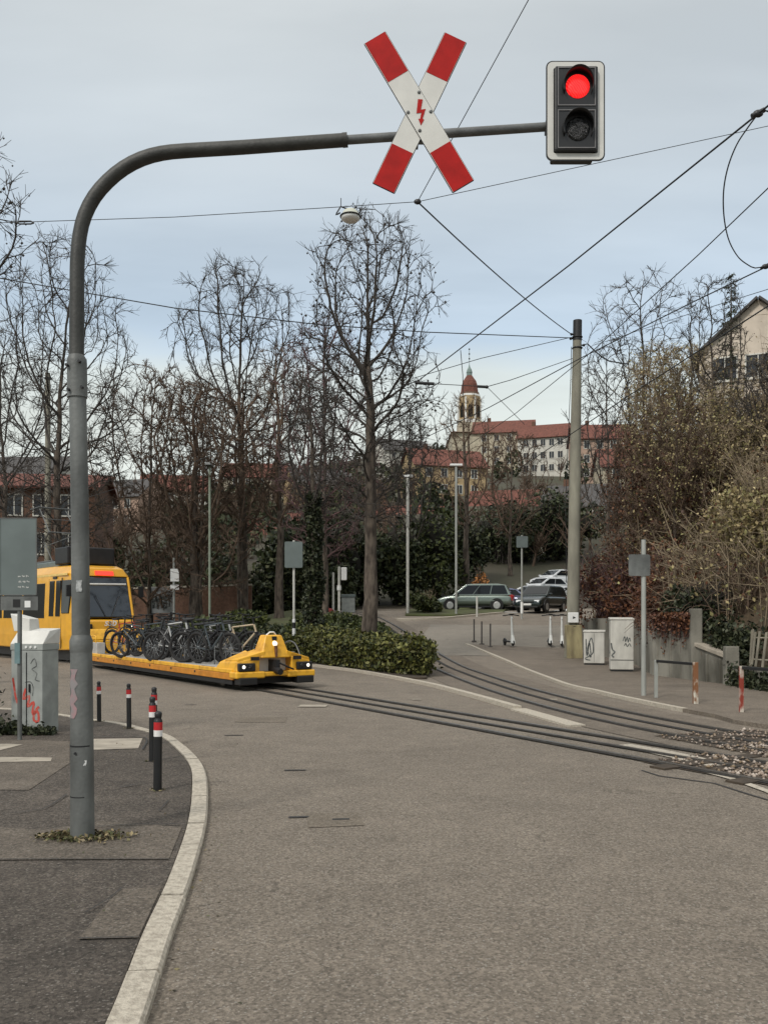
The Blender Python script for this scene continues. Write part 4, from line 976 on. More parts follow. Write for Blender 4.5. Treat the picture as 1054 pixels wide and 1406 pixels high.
# sculpted front
fx = lambda pts, y0, y1: [(x, y, z) for y in (y0, y1) for x, z in pts]
for s_ in (-1, 1):
    ya, yb = (hw*s_, 0.30*s_)
    mb = MB()   # lamp pod: tapering fairing rising from deck side to the corner
    bq = [(-1.15, ya, 0.44), (-0.06, ya*0.97, 0.40), (-0.02, yb*1.3, 0.40), (-1.0, yb*1.3, 0.44)]
    tq = [(-0.95, ya*0.97, 0.60), (-0.10, ya*0.95, 0.64), (-0.02, yb*1.3, 0.74), (-0.8, yb*1.2, 0.86)]
    if s_ > 0: bq = bq[::-1]; tq = tq[::-1]
    mb.hexa(bq, tq)
    mb.build('front_fairing', M_yellow2, wg, 0.03, 3)
    # sloping wing from the lamp up to the middle tower
    mb = MB(); q = [(-0.10, ya*.93), (-0.02, yb*.9), (-0.55, yb*.9), (-0.75, ya*.93)]
    zb = [0.63, 0.72, 0.74, 0.60]; zt = [0.69, 0.86, 0.88, 0.66]
    B = [(a, b, z) for (a, b), z in zip(q, zb)]; T = [(a, b, z) for (a, b), z in zip(q, zt)]
    if s_ > 0: B, T = B[::-1], T[::-1]
    mb.hexa(B, T); mb.build('front_wing', M_yellow2, wg, 0.015)
    # headlight
    hl = MB(); y0, y1 = sorted((s_*(hw-.05), s_*(hw-.44))); hl.box(-0.09, y0, 0.425, 0.02, y1, 0.60); h_ = hl.build('headlight', M_black, wg, 0.02)
    yc = s_*(hw-.16) ; yc2 = s_*(hw-.32)
    if s_ > 0: yc, yc2 = s_*(hw-.16), s_*(hw-.32)
    MB().ball((0.02, yc, 0.52), 0.038, 14, 8, (0.35, 1, 1)).build('lamp', emit('lit_headlamp', (1.0, 0.93, 0.80), 1.1), h_)
    MB().ball((0.02, yc2, 0.52), 0.05, 12, 7, (0.3, 1, 1)).build('lens', M_darklens, h_)
    bb = MB(); y0, y1 = sorted((s_*(hw+.02), s_*(0.28))); bb.box(-0.35, y0, 0.27, 0.03, y1, 0.415); bb.build('bumper', M_yellow2, wg, 0.03)
    rb_ = MB(); y0, y1 = sorted((s_*(hw-.04), s_*(hw-.46))); rb_.box(-0.2, y0, 0.13, 0.075, y1, 0.29); rb_.build('buffer_block', M_black, wg, 0.02)
    MB().box(0.0, s_*0.52-.10, 0.655, 0.012, s_*0.52+.10, 0.735).build('front_slot', M_darkmetal, wg)
tw_ = MB(); tw_.hexa([(-0.50,-.36,0.70),(-0.01,-.36,0.70),(-0.01,.36,0.70),(-0.50,.36,0.70)], [(-0.40,-.20,1.20),(-0.12,-.20,1.20),(-0.12,.20,1.20),(-0.40,.20,1.20)]); tw_.build('front_tower', M_yellow2, wg, 0.03, 3)
MB().tube([(-0.105,0,1.02),(-0.055,0,1.005)],[0.055,0.055],14).build('centre_lamp', emit('small_headlamp', (1.0,0.90,0.72), 0.9), wg)
MB().box(-0.13,-.055,1.085,-0.085,.055,1.17).build('centre_slot', M_darkmetal, wg)
MB().box(-0.06,-.025,0.72,0.02,.025,0.97).build('centre_rib', M_rust, wg, 0.01)
cpl = MB(); cpl.box(-0.28,-.05,0.40,0.08,.05,0.66); cpl.tube([(0.0,0,0.44),(0.20,0,0.40)],[0.085,0.07],12); cpl.tube([(0.05,-.02,.62),(0.13,.22,.50),(0.05,.40,.44)],0.022,6); cpl.build('coupling', M_darkmetal, wg)
MB().box(-0.34,-.60,0.40,-0.30,.60,0.70).build('front_panel', M_signwhite, wg)
MB().box(-0.28,-.60,0.30,-0.01,.60,0.395).build('front_beam', M_yellow2, wg, 0.02)
MB().tube([(-0.25,-.12,1.19),(-0.22,-.05,1.26),(-0.22,.05,1.26),(-0.25,.12,1.19)],0.018,8).build('handle', M_white, wg)
# hoop at the far side of the front end
MB().tube(catmull([(-1.35,.8,.45),(-1.25,.8,.85),(-0.95,.8,1.03),(-0.6,.8,.98),(-0.35,.8,.70)],0.08),0.016,8).build('hoop', M_galv_mid, wg)
# rear end wall with its raised hood, steps and grab rail
MB().hexa([(-WLEN-.45,-hw,.34),(-WLEN+.15,-hw,.34),(-WLEN+.15,hw,.34),(-WLEN-.45,hw,.34)],[(-WLEN-.40,-hw,.86),(-WLEN+.12,-hw,.86),(-WLEN+.12,hw,.86),(-WLEN-.40,hw,.86)]).build('end_box', M_yellow2, wg, 0.02)
MB().hexa([(-WLEN-.40,-hw,.87),(-WLEN+.12,-hw,.87),(-WLEN+.12,hw,.87),(-WLEN-.40,hw,.87)],[(-WLEN-.40,-hw+.02,1.20),(-WLEN-.02,-hw+.02,1.20),(-WLEN-.02,hw-.02,1.22),(-WLEN-.40,hw-.02,1.22)]).build('end_hood', M_yellow2, wg, 0.03)
MB().box(-WLEN+.13,-hw+.05,.45,-WLEN+.95,-hw+.30,.80).build('end_step', M_deck, wg, 0.01)
MB().tube(catmull([(-WLEN+.1,-hw+.04,.80),(-WLEN+.12,-hw+.04,.98),(-WLEN+.5,-hw+.04,1.0),(-WLEN+.85,-hw+.04,1.0),(-WLEN+.87,-hw+.04,.80)],0.06),0.018,8).build('grab_rail', M_yellow2, wg)
MB().box(-2.6,-hw+.18,0.431,-1.9,-hw+.34,0.438).build('deck_grating', M_darkmetal, wg)
rk_ = MB()
for i in range(9): x = -9.6 + i*0.95; rk_.tube([(x,-.15,.43),(x,-.15,.95),(x,.15,.95),(x,.15,.43)],0.014,6)
rk_.tube([(-9.8,0,.75),(-1.8,0,.75)],0.014,6); rk_.build('bike_rack', M_galv_mid, wg)

for i in range(1, 7):
    for s_ in (-1, 1):
        x = -WLEN + i * 1.5; y0, y1 = sorted((s_*(hw+.003), s_*(hw-.02))); MB().box(x-.006, y0, .376, x+.006, y1, .469).build('panel_seam', M_darkmetal, wg)
        y0, y1 = sorted((s_*(hw+.007), s_*(hw-.02))); MB().box(x-.30, y0, .30, x-.22, y1, .35).build('lashing_slot', M_black, wg)
for s_ in (-1, 1):
    MB().box(-0.62, s_*(hw-.30)-.14, .795, -0.60, s_*(hw-.30)+.14, .80).build('warning_label', M_signwhite, wg)
# ================================================================== BICYCLES
M_chrome = mat('bike_alloy', (0.40,0.41,0.42), 0.35, 0.6, var=0.2)
def make_bike(frame_mat, nm='bicycle', label='', spread=1.0):
    b = thing(nm, label, 'bicycle', (0,0,0), 0, 'bicycles standing on the rail wagon')
    wr = 0.335; wb = 1.04
    for x in (0, wb):
        w = MB(); w.torus((x,0,wr), wr-.030, 0.032, 'y', 28, 8); wh = w.build('wheel', M_rubber, b)
        r = MB(); r.torus((x,0,wr), wr-.066, 0.011, 'y', 28, 6); r.build('rim', M_darkmetal, wh)
        r = MB(); r.tube([(x,-.04,wr),(x,.04,wr)],0.03,10)
        for k in range(14):
            a = 2*math.pi*k/14; r.tube([(x,.02*(-1)**k,wr),(x+(wr-.055)*math.cos(a),0,wr+(wr-.055)*math.sin(a))],0.003,3,False)
        r.build('spokes', M_chrome, wh)
    bbk = (0.43,0,0.29); st = (0.26,0,0.80); ht = (0.83,0,0.86); hb = (0.875,0,0.70)
    f = MB()
    for p, q, r in ((bbk,st,.017),(st,ht,.017),(hb,bbk,.023),(ht,hb,.022)): f.tube([p,q],r,8)
    for s_ in (-.05,.05): f.tube([(0,s_,wr),bbk],.010,6); f.tube([(0,s_,wr),(0.29,s_*.4,.72)],.010,6)
    f.build('frame', frame_mat, b)
    f = MB()
    for s_ in (-.055,.055): f.tube([(0.885,s_*.8,.68),(wb,s_,wr)],.014,8)
    f.tube([(0.885,-.06,.685),(0.885,.06,.685)],.018,8); f.build('fork', M_black, b)
    h = MB(); h.tube([(0.83,0,.86),(0.80,0,.99)],.017,8); h.tube([(0.80,0,.98),(0.88,0,1.01)],.016,8); h.tube([(0.83,-.26,1.03),(0.88,-.10,1.01),(0.88,.10,1.01),(0.83,.26,1.03)],.013,8); h.build('handlebar', M_black, b)
    h = MB(); h.hexa([(0.06,-.075,.905),(0.22,-.03,.905),(0.22,.03,.905),(0.06,.075,.905)],[(0.05,-.07,.945),(0.34,-.018,.945),(0.34,.018,.945),(0.05,.07,.945)]); h.tube([(0.26,0,.79),(0.23,0,.92)],.014,8); h.build('saddle', M_black, b, 0.012)
    h = MB(); h.tube([(0.43,-.06,.29),(0.43,.06,.29)],.03,10); h.torus((0.43,-.055,.29),.085,.006,'y',20,5)
    h.tube([(0.43,-.07,.29),(0.52,-.07,.15)],.010,6); h.tube([(0.43,.07,.29),(0.34,.07,.43)],.010,6); h.box(0.48,-.16,.135,.57,-.07,.155); h.box(0.29,.07,.425,.38,.16,.445); h.build('crankset', M_darkmetal, b)
    g = MB(); g.tube(catmull([(-0.30,0,.52),(-0.2,0,.66),(0,0,.715),(0.2,0,.66)],.06),.016,6); g.build('mudguard', M_black, b)
    return b
B_black = mat('bike_black', (0.015,0.015,0.017), 0.35, var=0.2); B_white = mat('bike_white', (0.50,0.50,0.49), 0.35, var=0.1)
B_red = mat('bike_red', (0.42,0.05,0.025), 0.35, var=0.2); B_blue = mat('bike_bluegrey', (0.06,0.075,0.085), 0.35, var=0.2); B_cream = mat('bike_cream', (0.55,0.44,0.30), 0.4, var=0.2)
protos = {}
specs = [(-10.15, -0.42, B_red, 'red framed bicycle at the tram end of the wagon', 22),
         (-8.9, -0.35, B_black, 'black bicycle in the near row, next to the red one', 18),
         (-7.5, -0.45, B_blue, 'blue grey bicycle near the middle of the wagon, near row', 26),
         (-5.9, -0.42, B_white, 'white framed bicycle in the near row of the wagon', 20),
         (-4.2, -0.48, B_black, 'black bicycle in the near row closest to the wagon front', 34),
         (-8.6, 0.32, B_black, 'black bicycle in the far row behind the near black one', 14),
         (-6.7, 0.35, B_blue, 'dark bicycle with upright handlebar in the far row of the wagon', 10),
         (-4.9, 0.35, B_white, 'white bicycle in the far row just behind the wagon front', 24),
         (-8.2, -0.30, B_blue, 'dark blue grey bicycle squeezed between the near black and the middle bicycles', 30),
         (-6.6, -0.30, B_black, 'black bicycle between the blue grey and the white near row bicycles', 12),
         (-5.1, -0.36, B_black, 'black bicycle beside the white framed one, near row', 28),
         (-3.6, -0.30, B_blue, 'dark blue grey bicycle directly behind the wagon front, near row', 16),
         (-5.6, 0.10, B_black, 'black bicycle in the middle of the deck behind the white one', 40),
         (-7.3, 0.05, B_black, 'black bicycle in the middle of the deck, left of centre', 35),
         (-4.1, 0.15, B_black, 'black bicycle in the middle of the deck near the front tower', 38),
         (-9.6, 0.30, B_black, 'black bicycle in the far row at the tram end', 20),
         (-3.3, 0.25, B_cream, 'cream framed bicycle leaning by the front tower of the wagon', 30)]
for i, (x, y, m, lb, a) in enumerate(specs):
    if m.name not in protos: protos[m.name] = o = make_bike(m)
    else: o = copy_tree(protos[m.name])
    sc_ = 1.18 + .05 * math.sin(i * 2.3); o.scale = (sc_, sc_, sc_); p = F0 + d1*x + n1*y; o.location = (p.x, p.y, 0.432); o.rotation_euler = (R(rnd.uniform(-6, 6)), 0, ang1 + R(a) + (math.pi if i in (2, 6, 10) else 0)); o['label'] = lb
    if i in (2, 6, 10): o.location += Vector((d1.x, d1.y, 0)) * 1.0

# ================================================================== TRAM
d2 = Vector((0.65, -0.76, 0)).normalized(); n2 = Vector((-d2.y, d2.x, 0)); ang2 = math.atan2(d2.y, d2.x)
T0 = Vector((-9.38, 29.72, 0)); TW = 2.2; hwT = TW/2; TL = 18.0; TH = 3.42
tr = thing('tram', 'yellow rack railway tram with dark windows and lit red sign over its windscreen', 'tram', tuple(T0), ang2)
# body as a loft along its length: section with tumblehome, front raked
def tsec(x, y_low, y_mid, y_top, z0, z1, z2, z3):
    return [(x, -y_low, z0), (x, -y_mid, z0 + 0.5), (x, -y_mid, z1), (x, -y_top, z2), (x, -y_top + 0.22, z3), (x, y_top - 0.22, z3), (x, y_top, z2), (x, y_mid, z1), (x, y_mid, z0 + 0.5), (x, y_low, z0)]
secs = [tsec(-TL, hwT*.96, hwT, hwT*.95, .42, 1.75, 3.12, 3.40), tsec(-2.6, hwT*.96, hwT, hwT*.95, .42, 1.75, 3.12, 3.40), tsec(-0.95, hwT*.93, hwT*.98, hwT*.90, .46, 1.75, 3.10, 3.38), tsec(-0.35, hwT*.86, hwT*.92, hwT*.82, .52, 1.72, 3.02, 3.27)]
vs = [p for s_ in secs for p in s_]; m_ = 10
fs = [(i*m_+j, i*m_+(j+1) % m_, (i+1)*m_+(j+1) % m_, (i+1)*m_+j) for i in range(3) for j in range(m_)] + [tuple(range(m_)), tuple(3*m_ + j for j in reversed(range(m_)))]
MB().add(vs, fs).build('body', M_yellow, tr, 0.05, 3)
# nose below the windscreen: bulges forward
yl, ym = hwT*.86, hwT*.92
nose = MB(); nose.hexa([(-0.38,-yl,.50),(0.22,-yl*.88,.55),(0.22,yl*.88,.55),(-0.38,yl,.50)],[(-0.38,-ym,1.56),(0.10,-ym*.90,1.50),(0.10,ym*.90,1.50),(-0.38,ym,1.56)]); nose.build('nose', M_yellow, tr, 0.08, 4)
ws = MB(); yt = hwT*.82
ws.hexa([(-0.36,-ym*.97,1.60),(0.06,-ym*.86,1.57),(0.06,ym*.86,1.57),(-0.36,ym*.97,1.60)],[(-0.36,-yt*.97,2.98),(-0.27,-yt*.90,2.98),(-0.27,yt*.90,2.98),(-0.36,yt*.97,2.98)])
def wsglass():
    m, t, b = nt('windscreen_glass'); b.inputs['Base Color'].default_value = (0.02,0.024,0.03,1); b.inputs['Roughness'].default_value = 0.05; b.inputs['Specular IOR Level'].default_value = 0.9
    return m
M_ws = wsglass(); ws.build('windscreen', M_ws, tr, 0.05, 3)
for s_ in (-1, 1): MB().tube([(0.045, s_*ym*.88, 1.58),(-0.265, s_*yt*.92, 2.97)],0.045,8).build('pillar', M_yellow, tr)
MB().hexa([(-0.36,-yt*.97,2.985),(-0.24,-yt*.9,2.985),(-0.24,yt*.9,2.985),(-0.36,yt*.97,2.985)],[(-0.42,-yt*.8,3.26),(-0.33,-yt*.75,3.26),(-0.33,yt*.75,3.26),(-0.42,yt*.8,3.26)]).build('destination_box', M_yellow, tr, 0.02)
MB().hexa([(-0.235,-.34,3.02),(-0.215,-.34,3.02),(-0.215,.30,3.02),(-0.235,.30,3.02)],[(-0.29,-.34,3.17),(-0.27,-.34,3.17),(-0.27,.30,3.17),(-0.29,.30,3.17)]).build('destination_sign', emit('red_led', (1.0,0.05,0.03), 0.7), tr)
MB().tube([(-0.18,-yt*.8,2.70),(-0.18,yt*.8,2.72)],0.035,8).build('sun_blind', M_signwhite, tr)
for s_ in (-1, 1): MB().tube([(0.075,s_*.1,1.60),(-0.055,s_*.42,2.32)],0.012,6).build('wiper', M_black, tr)
for s_ in (-1, 1):
    h_ = MB(); y0, y1 = sorted((s_*ym*.90, s_*ym*.58)); h_.box(0.08,y0,1.20,0.175,y1,1.36); h_ = h_.build('headlight', M_black, tr, 0.03)
    MB().ball((0.165, s_*ym*.80, 1.28),0.05,12,7,(.4,1,1)).build('lamp', emit('lit_headlamp',(1,.93,.8),1.1), h_)
text_mesh('operator_mark', 'ssb', 0.34, M_white, tr, Matrix.Translation((0.16, 0.02, 1.40)) @ Matrix.Rotation(R(90),4,'Z') @ Matrix.Rotation(R(86),4,'X'), 0.004, 0.25, 0.004)
cp_ = MB(); cp_.box(0.0,-.32,.42,0.55,.32,.72); cp_.tube([(0.4,0,.55),(1.7,0,.52)],.09,10); cp_.build('coupling', M_darkmetal, tr, 0.02)
MB().box(-TL+.4,-hwT+.25,.10,-.5,hwT-.25,.44).build('underframe', M_darkmetal, tr)
for x in (-2.2,-4.0,-13.5,-15.3):
    for s_ in (-.5,.5): MB().tube([(x,s_-.06,.36),(x,s_+.06,.36)],[.34,.34],20).build('wheel', M_railtop, tr)
# side windows and doors (both sides)
def side_panel(nm, x0, x1, z0, z1, s_, m, proud=0.012, par=tr):
    def yy(z): return hwT if z <= 1.75 else hwT + (hwT*.95 - hwT) * (z - 1.75) / (3.12 - 1.75)
    e = proud; a = s_*(yy(z0)+e); b = s_*(yy(z1)+e); a2 = s_*(yy(z0)-.03); b2 = s_*(yy(z1)-.03)
    B = [(x0,a,z0),(x1,a,z0),(x1,a2,z0),(x0,a2,z0)]; T = [(x0,b,z1),(x1,b,z1),(x1,b2,z1),(x0,b2,z1)]
    return MB().hexa(B, T).build(nm, m, par, 0.01)
for s_ in (-1, 1):
    for x0, x1 in ((-0.62-.62,-.62),): 
        q = MB(); q.hexa([(-1.30,s_*(hwT*.985+.035),1.72),(-.72,s_*(hwT*.955+.04),1.72),(-.72,s_*(hwT*.9),1.72),(-1.30,s_*(hwT*.93),1.72)],[(-1.30,s_*(hwT*.925+.045),2.86),(-.60,s_*(hwT*.885+.035),2.86),(-.60,s_*(hwT*.82),2.86),(-1.30,s_*(hwT*.86),2.86)]); q.build('cab_window', M_glass, tr, 0.02)
    for x0, x1 in ((-2.55,-2.02),(-1.92,-1.42)): side_panel('door_window', x0+.05, x1-.05, 1.62, 2.86, s_, M_glass)
    for x in (-2.58, -1.38): side_panel('door_seam', x-.012, x+.012, .5, 2.95, s_, M_darkmetal, 0.006)
    for z in (.62,.86,1.10): side_panel('step_slot', -2.30, -1.85, z, z+.08 if z < 1 else z+.03, s_, M_black, 0.008)
    for k, (x0, x1) in enumerate(((-5.2,-2.95),(-7.5,-5.4),(-9.8,-7.7),(-12.9,-11.0),(-15.2,-13.1),(-17.4,-15.4))): side_panel('side_window', x0, x1, 1.55, 2.80, s_, M_glass)
    side_panel('door_window', -10.8, -10.0, 1.0, 2.85, s_, M_glass)
    side_panel('roof_stripe', -TL+.1, -.9, 3.02, 3.10, s_, mat('pale_yellow', (.80,.55,.16), .4), 0.006)
MB().box(-2.2,-hwT*.95-.02,2.93,-1.85,-hwT*.9,3.0).build('door_lamp', M_black, tr)
MB().box(-TL+1,-.7,3.38,-1.8,.7,3.62).build('roof_box', M_signback, tr, 0.05)
MB().box(.19,-ym*.80,.60,.235,ym*.80,.78).build('bumper_strip', M_black, tr, .02)
MB().box(.135,-.006,.82,.205,.006,1.46).build('front_seam', M_darkmetal, tr)
for s_ in (-1, 1):
    m = MB(); m.tube([(-.45,s_*hwT*.86,2.72),(-.18,s_*(hwT+.16),2.66)],.015,6); y0, y1 = sorted((s_*(hwT+.08), s_*(hwT+.26))); m.box(-.20,y0,2.28,-.13,y1,2.66); m.build('mirror', M_black, tr, .02)
# pantograph
pg = MB(); xb = -4.6
for y in (-.55,.55):
    pg.tube([(xb-.9,y,3.66),(xb+.55,y,4.75)],.028,6); pg.tube([(xb+.55,y*.95,4.75),(xb-.55,y*.9,5.72)],.022,6); pg.tube([(xb-.9,y,3.66),(xb+1.0,y,3.66)],.03,6); pg.tube([(xb+.9,y,3.68),(xb+.1,y,4.4)],.018,6)
pg.tube([(xb-.9,-.55,3.66),(xb-.9,.55,3.66)],.03,6); pg.tube([(xb+.55,-.55,4.75),(xb+.55,.55,4.75)],.028,6); pg.tube([(xb-.1,-.5,5.3),(xb-.1,.5,5.3)],.015,6); pg.tube([(xb-.2,-.55,4.2),(xb+.55,.55,4.75)],.014,6); pg.tube([(xb-.2,.55,4.2),(xb+.55,-.55,4.75)],.014,6)
pg.tube([(xb-.55,-.85,5.66),(xb-.55,-.6,5.76),(xb-.55,.6,5.76),(xb-.55,.85,5.66)],.024,6); pg.tube([(xb-.35,-.85,5.66),(xb-.35,-.6,5.76),(xb-.35,.6,5.76),(xb-.35,.85,5.66)],.024,6)
pg.build('pantograph', M_galv_mid, tr)
MB().box(-2.6,-.85,3.45,-1.4,.85,4.05).build('roof_cooler', M_darkmetal, tr, 0.04)

# ================================================================== E-SCOOTERS
M_sc = mat('scooter_white', (0.72,0.73,0.70), .4, var=.1); M_scg = mat('scooter_green', (0.30,0.55,0.42), .4, var=.1)
def make_scooter():
    s = thing('electric_scooter', '', 'scooter', (0,0,0), 0, 'rental scooters on the pavement')
    for x in (0,.86):
        w = MB(); w.torus((x,0,.115),.085,.032,'y',20,8); w.tube([(x,-.02,.115),(x,.02,.115)],.07,12); w.build('wheel', M_rubber, s)
    m = MB(); m.hexa([(.10,-.075,.13),(.72,-.075,.13),(.72,.075,.13),(.10,.075,.13)],[(.06,-.085,.19),(.76,-.075,.19),(.76,.075,.19),(.06,.085,.19)]); m.build('deck', M_black, s, .015)
    m = MB(); m.tube([(.74,0,.17),(.80,0,.36),(.70,0,1.10)],[.055,.048,.032],12); m.build('stem', M_sc, s)
    m = MB(); m.hexa([(.78,-.075,.10),(.97,-.06,.10),(.97,.06,.10),(.78,.075,.10)],[(.77,-.05,.40),(.85,-.045,.40),(.85,.045,.40),(.77,.05,.40)]); m.build('fork_cover', M_sc, s, .02)
    m = MB(); m.tube([(.63,-.30,1.12),(.69,-.12,1.15),(.70,0,1.155),(.69,.12,1.15),(.63,.30,1.12)],.021,8); m.box(.64,-.07,1.13,.75,.07,1.19); m.build('handlebar', M_black, s)
    m = MB(); m.tube(catmull([(-.13,0,.14),(-.09,0,.23),(0,0,.255),(.12,0,.20)],.04),.03,8); m.build('mudguard', M_black, s)
    MB().ball((.77,0,1.02),.03,10,6).build('headlight', M_white, s)
    return s
pr = make_scooter()
for i, (p, a, lb) in enumerate((((703,888), -78, 'white electric scooter standing alone on the pavement left of the others'), ((755.5,888), -96, 'pale electric scooter just left of the catenary mast'), ((771,888.5), -100, 'electric scooter partly hidden behind the foot of the catenary mast'))):
    o = pr if i == 0 else copy_tree(pr); o.location = G_(*p, 0.06); o.rotation_euler = (0,0,R(a)); o['label'] = lb; o.scale = (1.08, 1.12, 1.06)
    # stand so that the front wheel is on the given point
    o.location -= Vector((math.cos(R(a)), math.sin(R(a)), 0)) * .86; o.location.z = H(o.location.x, o.location.y) + .02

# ================================================================== CARS
M_rimc = mat('wheel_alloy', (0.55,0.55,0.54), .35, .5, var=.15)
M_tail = mat('tail_lamp', (0.40,0.012,0.012), .2, var=.2); M_headl = mat('head_lamp', (0.75,0.77,0.78), .15, var=.1); M_plate = mat('number_plate', (0.75,0.75,0.72), .5, var=.05)
def make_car(name, label, paint, Lc, Wc, Hc, kind, loc, rz, belt=.92, wr=.31, bed2=None):
    """x forward; origin under the middle of the car"""
    c = thing(name, label, 'car', loc, rz, 'cars in the parking lot')
    h = Lc/2; W2 = Wc/2
    if kind == 'estate': roof = [(-h+.10, belt), (-h+.42, Hc-.08), (-h+.9, Hc), (h*.02, Hc), (h*.20, Hc-.03), (h*.55, belt+.02)]; hood = [(h*.55, belt), (h*.80, belt-.08), (h-.12, belt-.22)]; tail = belt-.02
    else: roof = [(-h+.55, belt), (-h+1.15, Hc-.08), (-h*.30, Hc), (h*.02, Hc), (h*.12, Hc-.03), (h*.50, belt+.02)]; hood = [(h*.50, belt), (h*.78, belt-.09), (h-.12, belt-.24)]; tail = belt-.06
    # lower body: stations with half width and top height
    st = [(-h, .86, .42, tail-.28), (-h+.06, .95, .30, tail-.06), (-h+.25, 1.0, .22, tail+.02), (-h*.4, 1.0, .20, belt), (h*.3, 1.0, .20, belt)]
    for x, z in hood: st.append((x, .985 if x < h*.7 else .94, .20, z))
    st += [(h-.03, .86, .26, belt-.34), (h, .78, .36, belt-.46)]
    vs, fs = [], []
    for x, w, z0, z1 in st:
        w *= W2; zm = z0 + (z1-z0)*.55
        vs += [(x,-w*.92,z0),(x,-w,zm*.85),(x,-w,zm),(x,-w*.955,z1-.03),(x,-w*.80,z1),(x,w*.80,z1),(x,w*.955,z1-.03),(x,w,zm),(x,w,zm*.85),(x,w*.92,z0)]
    n = 10
    for i in range(len(st)-1):
        for j in range(n): fs.append((i*n+j, i*n+(j+1) % n, (i+1)*n+(j+1) % n, (i+1)*n+j))
    fs += [tuple(range(n)), tuple((len(st)-1)*n + j for j in reversed(range(n)))]
    body = MB().add(vs, fs, True).build('body', paint, c); body.modifiers.new('sub','SUBSURF').render_levels = 2
    # cabin
    ws_ = [.90,.76,.74,.74,.76,.90]; ws_ = [.92,.78,.76,.76,.78,.92]
    vs = []
    for (x, z), w in zip(roof, ws_): vs += [(x,-w*W2,z),(x,w*W2,z)]
    zb = belt - .04
    vs += [(roof[0][0], -.93*W2, zb), (roof[0][0], .93*W2, zb), (roof[-1][0], -.93*W2, zb), (roof[-1][0], .93*W2, zb)]
    fs = [(2*i, 2*i+1, 2*i+3, 2*i+2) for i in range(5)]
    fs += [(12,0,2,4,6,8,10,14), (13,15,11,9,7,5,3,1), (12,13,1,0), (14,10,11,15), (12,14,15,13)]
    MB().add(vs, fs).build('cabin', paint, c, .03, 3)
    # side glass, slightly proud; front and rear screens
    def wz(z): return (.93 - (.93-.77) * (z-belt) / (Hc-belt)) * W2
    zt = Hc-.10; zl = belt+.04
    xr0 = roof[0][0] + (roof[1][0]-roof[0][0]) * .25 + .10; xr1 = roof[1][0] + .08; xf0 = roof[5][0]-.22; xf1 = roof[4][0] - .10
    def xl(z, a, b): return a + (b-a)*(z-zl)/(zt-zl)
    splits = [0, .34, .67, 1] if kind == 'estate' else [0, .5, 1]
    for s_ in (-1, 1):
        for a, b in zip(splits, splits[1:]):
            g = .025
            B0 = xr0 + (xf0-xr0)*a + (g if a else 0); B1 = xr0 + (xf0-xr0)*b - (g if b < 1 else 0); T0_ = xr1 + (xf1-xr1)*a + (g if a else 0); T1_ = xr1 + (xf1-xr1)*b - (g if b < 1 else 0)
            y0, y1 = s_*(wz(zl)+.008), s_*(wz(zt)+.012)
            MB().hexa([(B0,y0,zl),(B1,y0,zl),(B1,y0-s_*.03,zl),(B0,y0-s_*.03,zl)],[(T0_,y1,zt),(T1_,y1,zt),(T1_,y1-s_*.03,zt),(T0_,y1-s_*.03,zt)]).build('side_window', M_glass, c)
    def screen(nm, i0, i1, m):
        (x0, z0), (x1, z1) = roof[i0], roof[i1]; sg_ = 1 if x0 > 0 else -1
        t0, t1 = .12, .90; a = (x0+(x1-x0)*t0, z0+(z1-z0)*t0); b = (x0+(x1-x0)*t1, z0+(z1-z0)*t1); wa, wb = wz(a[1])*.90, wz(b[1])*.92; dx_ = .014*sg_
        MB().hexa([(a[0]+dx_,-wa,a[1]+.010),(a[0]+dx_,wa,a[1]+.010),(a[0]-.02*sg_,wa,a[1]),(a[0]-.02*sg_,-wa,a[1])],[(b[0]+dx_,-wb,b[1]+.012),(b[0]+dx_,wb,b[1]+.012),(b[0]-.02*sg_,wb,b[1]),(b[0]-.02*sg_,-wb,b[1])]).build(nm, m, c)
    screen('windscreen', 5, 4, M_glass); screen('rear_window', 0, 1, M_glass)
    for x in (h*.62, -h*.60):
        for s_ in (-1, 1):
            MB().tube([(x,s_*(W2*.93),wr+.03),(x,s_*(W2*.996),wr+.03)],[wr+.075,wr+.075],26).build('wheel_arch', M_black, c)
            w = MB(); w.tube([(x,s_*(W2-.20),wr),(x,s_*(W2-.02),wr),(x,s_*(W2+.012),wr)],[wr,wr,wr-.03],26); w = w.build('wheel', M_rubber, c)
            r = MB(); r.tube([(x,s_*(W2+.012),wr),(x,s_*(W2+.018),wr)],[wr*.66,wr*.62],20)
            r.build('rim', M_rimc, w)
    for s_ in (-1, 1):
        y0, y1 = sorted((s_*W2*.84, s_*W2*.46)); MB().hexa([(h-.16,y0,belt-.40),(h-.02,y0 if s_>0 else y0*.93,belt-.40),(h-.02,y1*.93 if s_>0 else y1,belt-.40),(h-.16,y1,belt-.40)],[(h-.24,y0,belt-.27),(h-.075,y0 if s_>0 else y0*.95,belt-.27),(h-.075,y1*.95 if s_>0 else y1,belt-.27),(h-.24,y1,belt-.27)]).build('headlight', M_headl, c, .02)
        y0, y1 = sorted((s_*W2*.90, s_*W2*.66)); MB().box(-h-.012,y0,belt-.38,-h+.2,y1,belt-.12 if kind != 'estate' else belt+.0).build('tail_light', M_tail, c, .02)
        y0, y1 = sorted((s_*(W2+.01), s_*(W2+.17))); MB().box(h*.40,y0*.96,belt+.02,h*.47,y1*.96,belt+.14).build('mirror', paint, c, .03)
        MB().box(-h*.55,s_*W2*.985-.012,.20,h*.55,s_*W2*.985+.012,.30).build('sill', M_black, c)
    MB().box(h-.04,-.26,.38,h+.018,.26,.49).build('number_plate', M_plate, c); MB().box(-h-.018,-.26,.52,-h+.03,.26,.63).build('number_plate', M_plate, c)
    MB().box(h-.06,-W2*.45,.52,h+.006,W2*.45,.60).build('grille', M_black, c, .01)
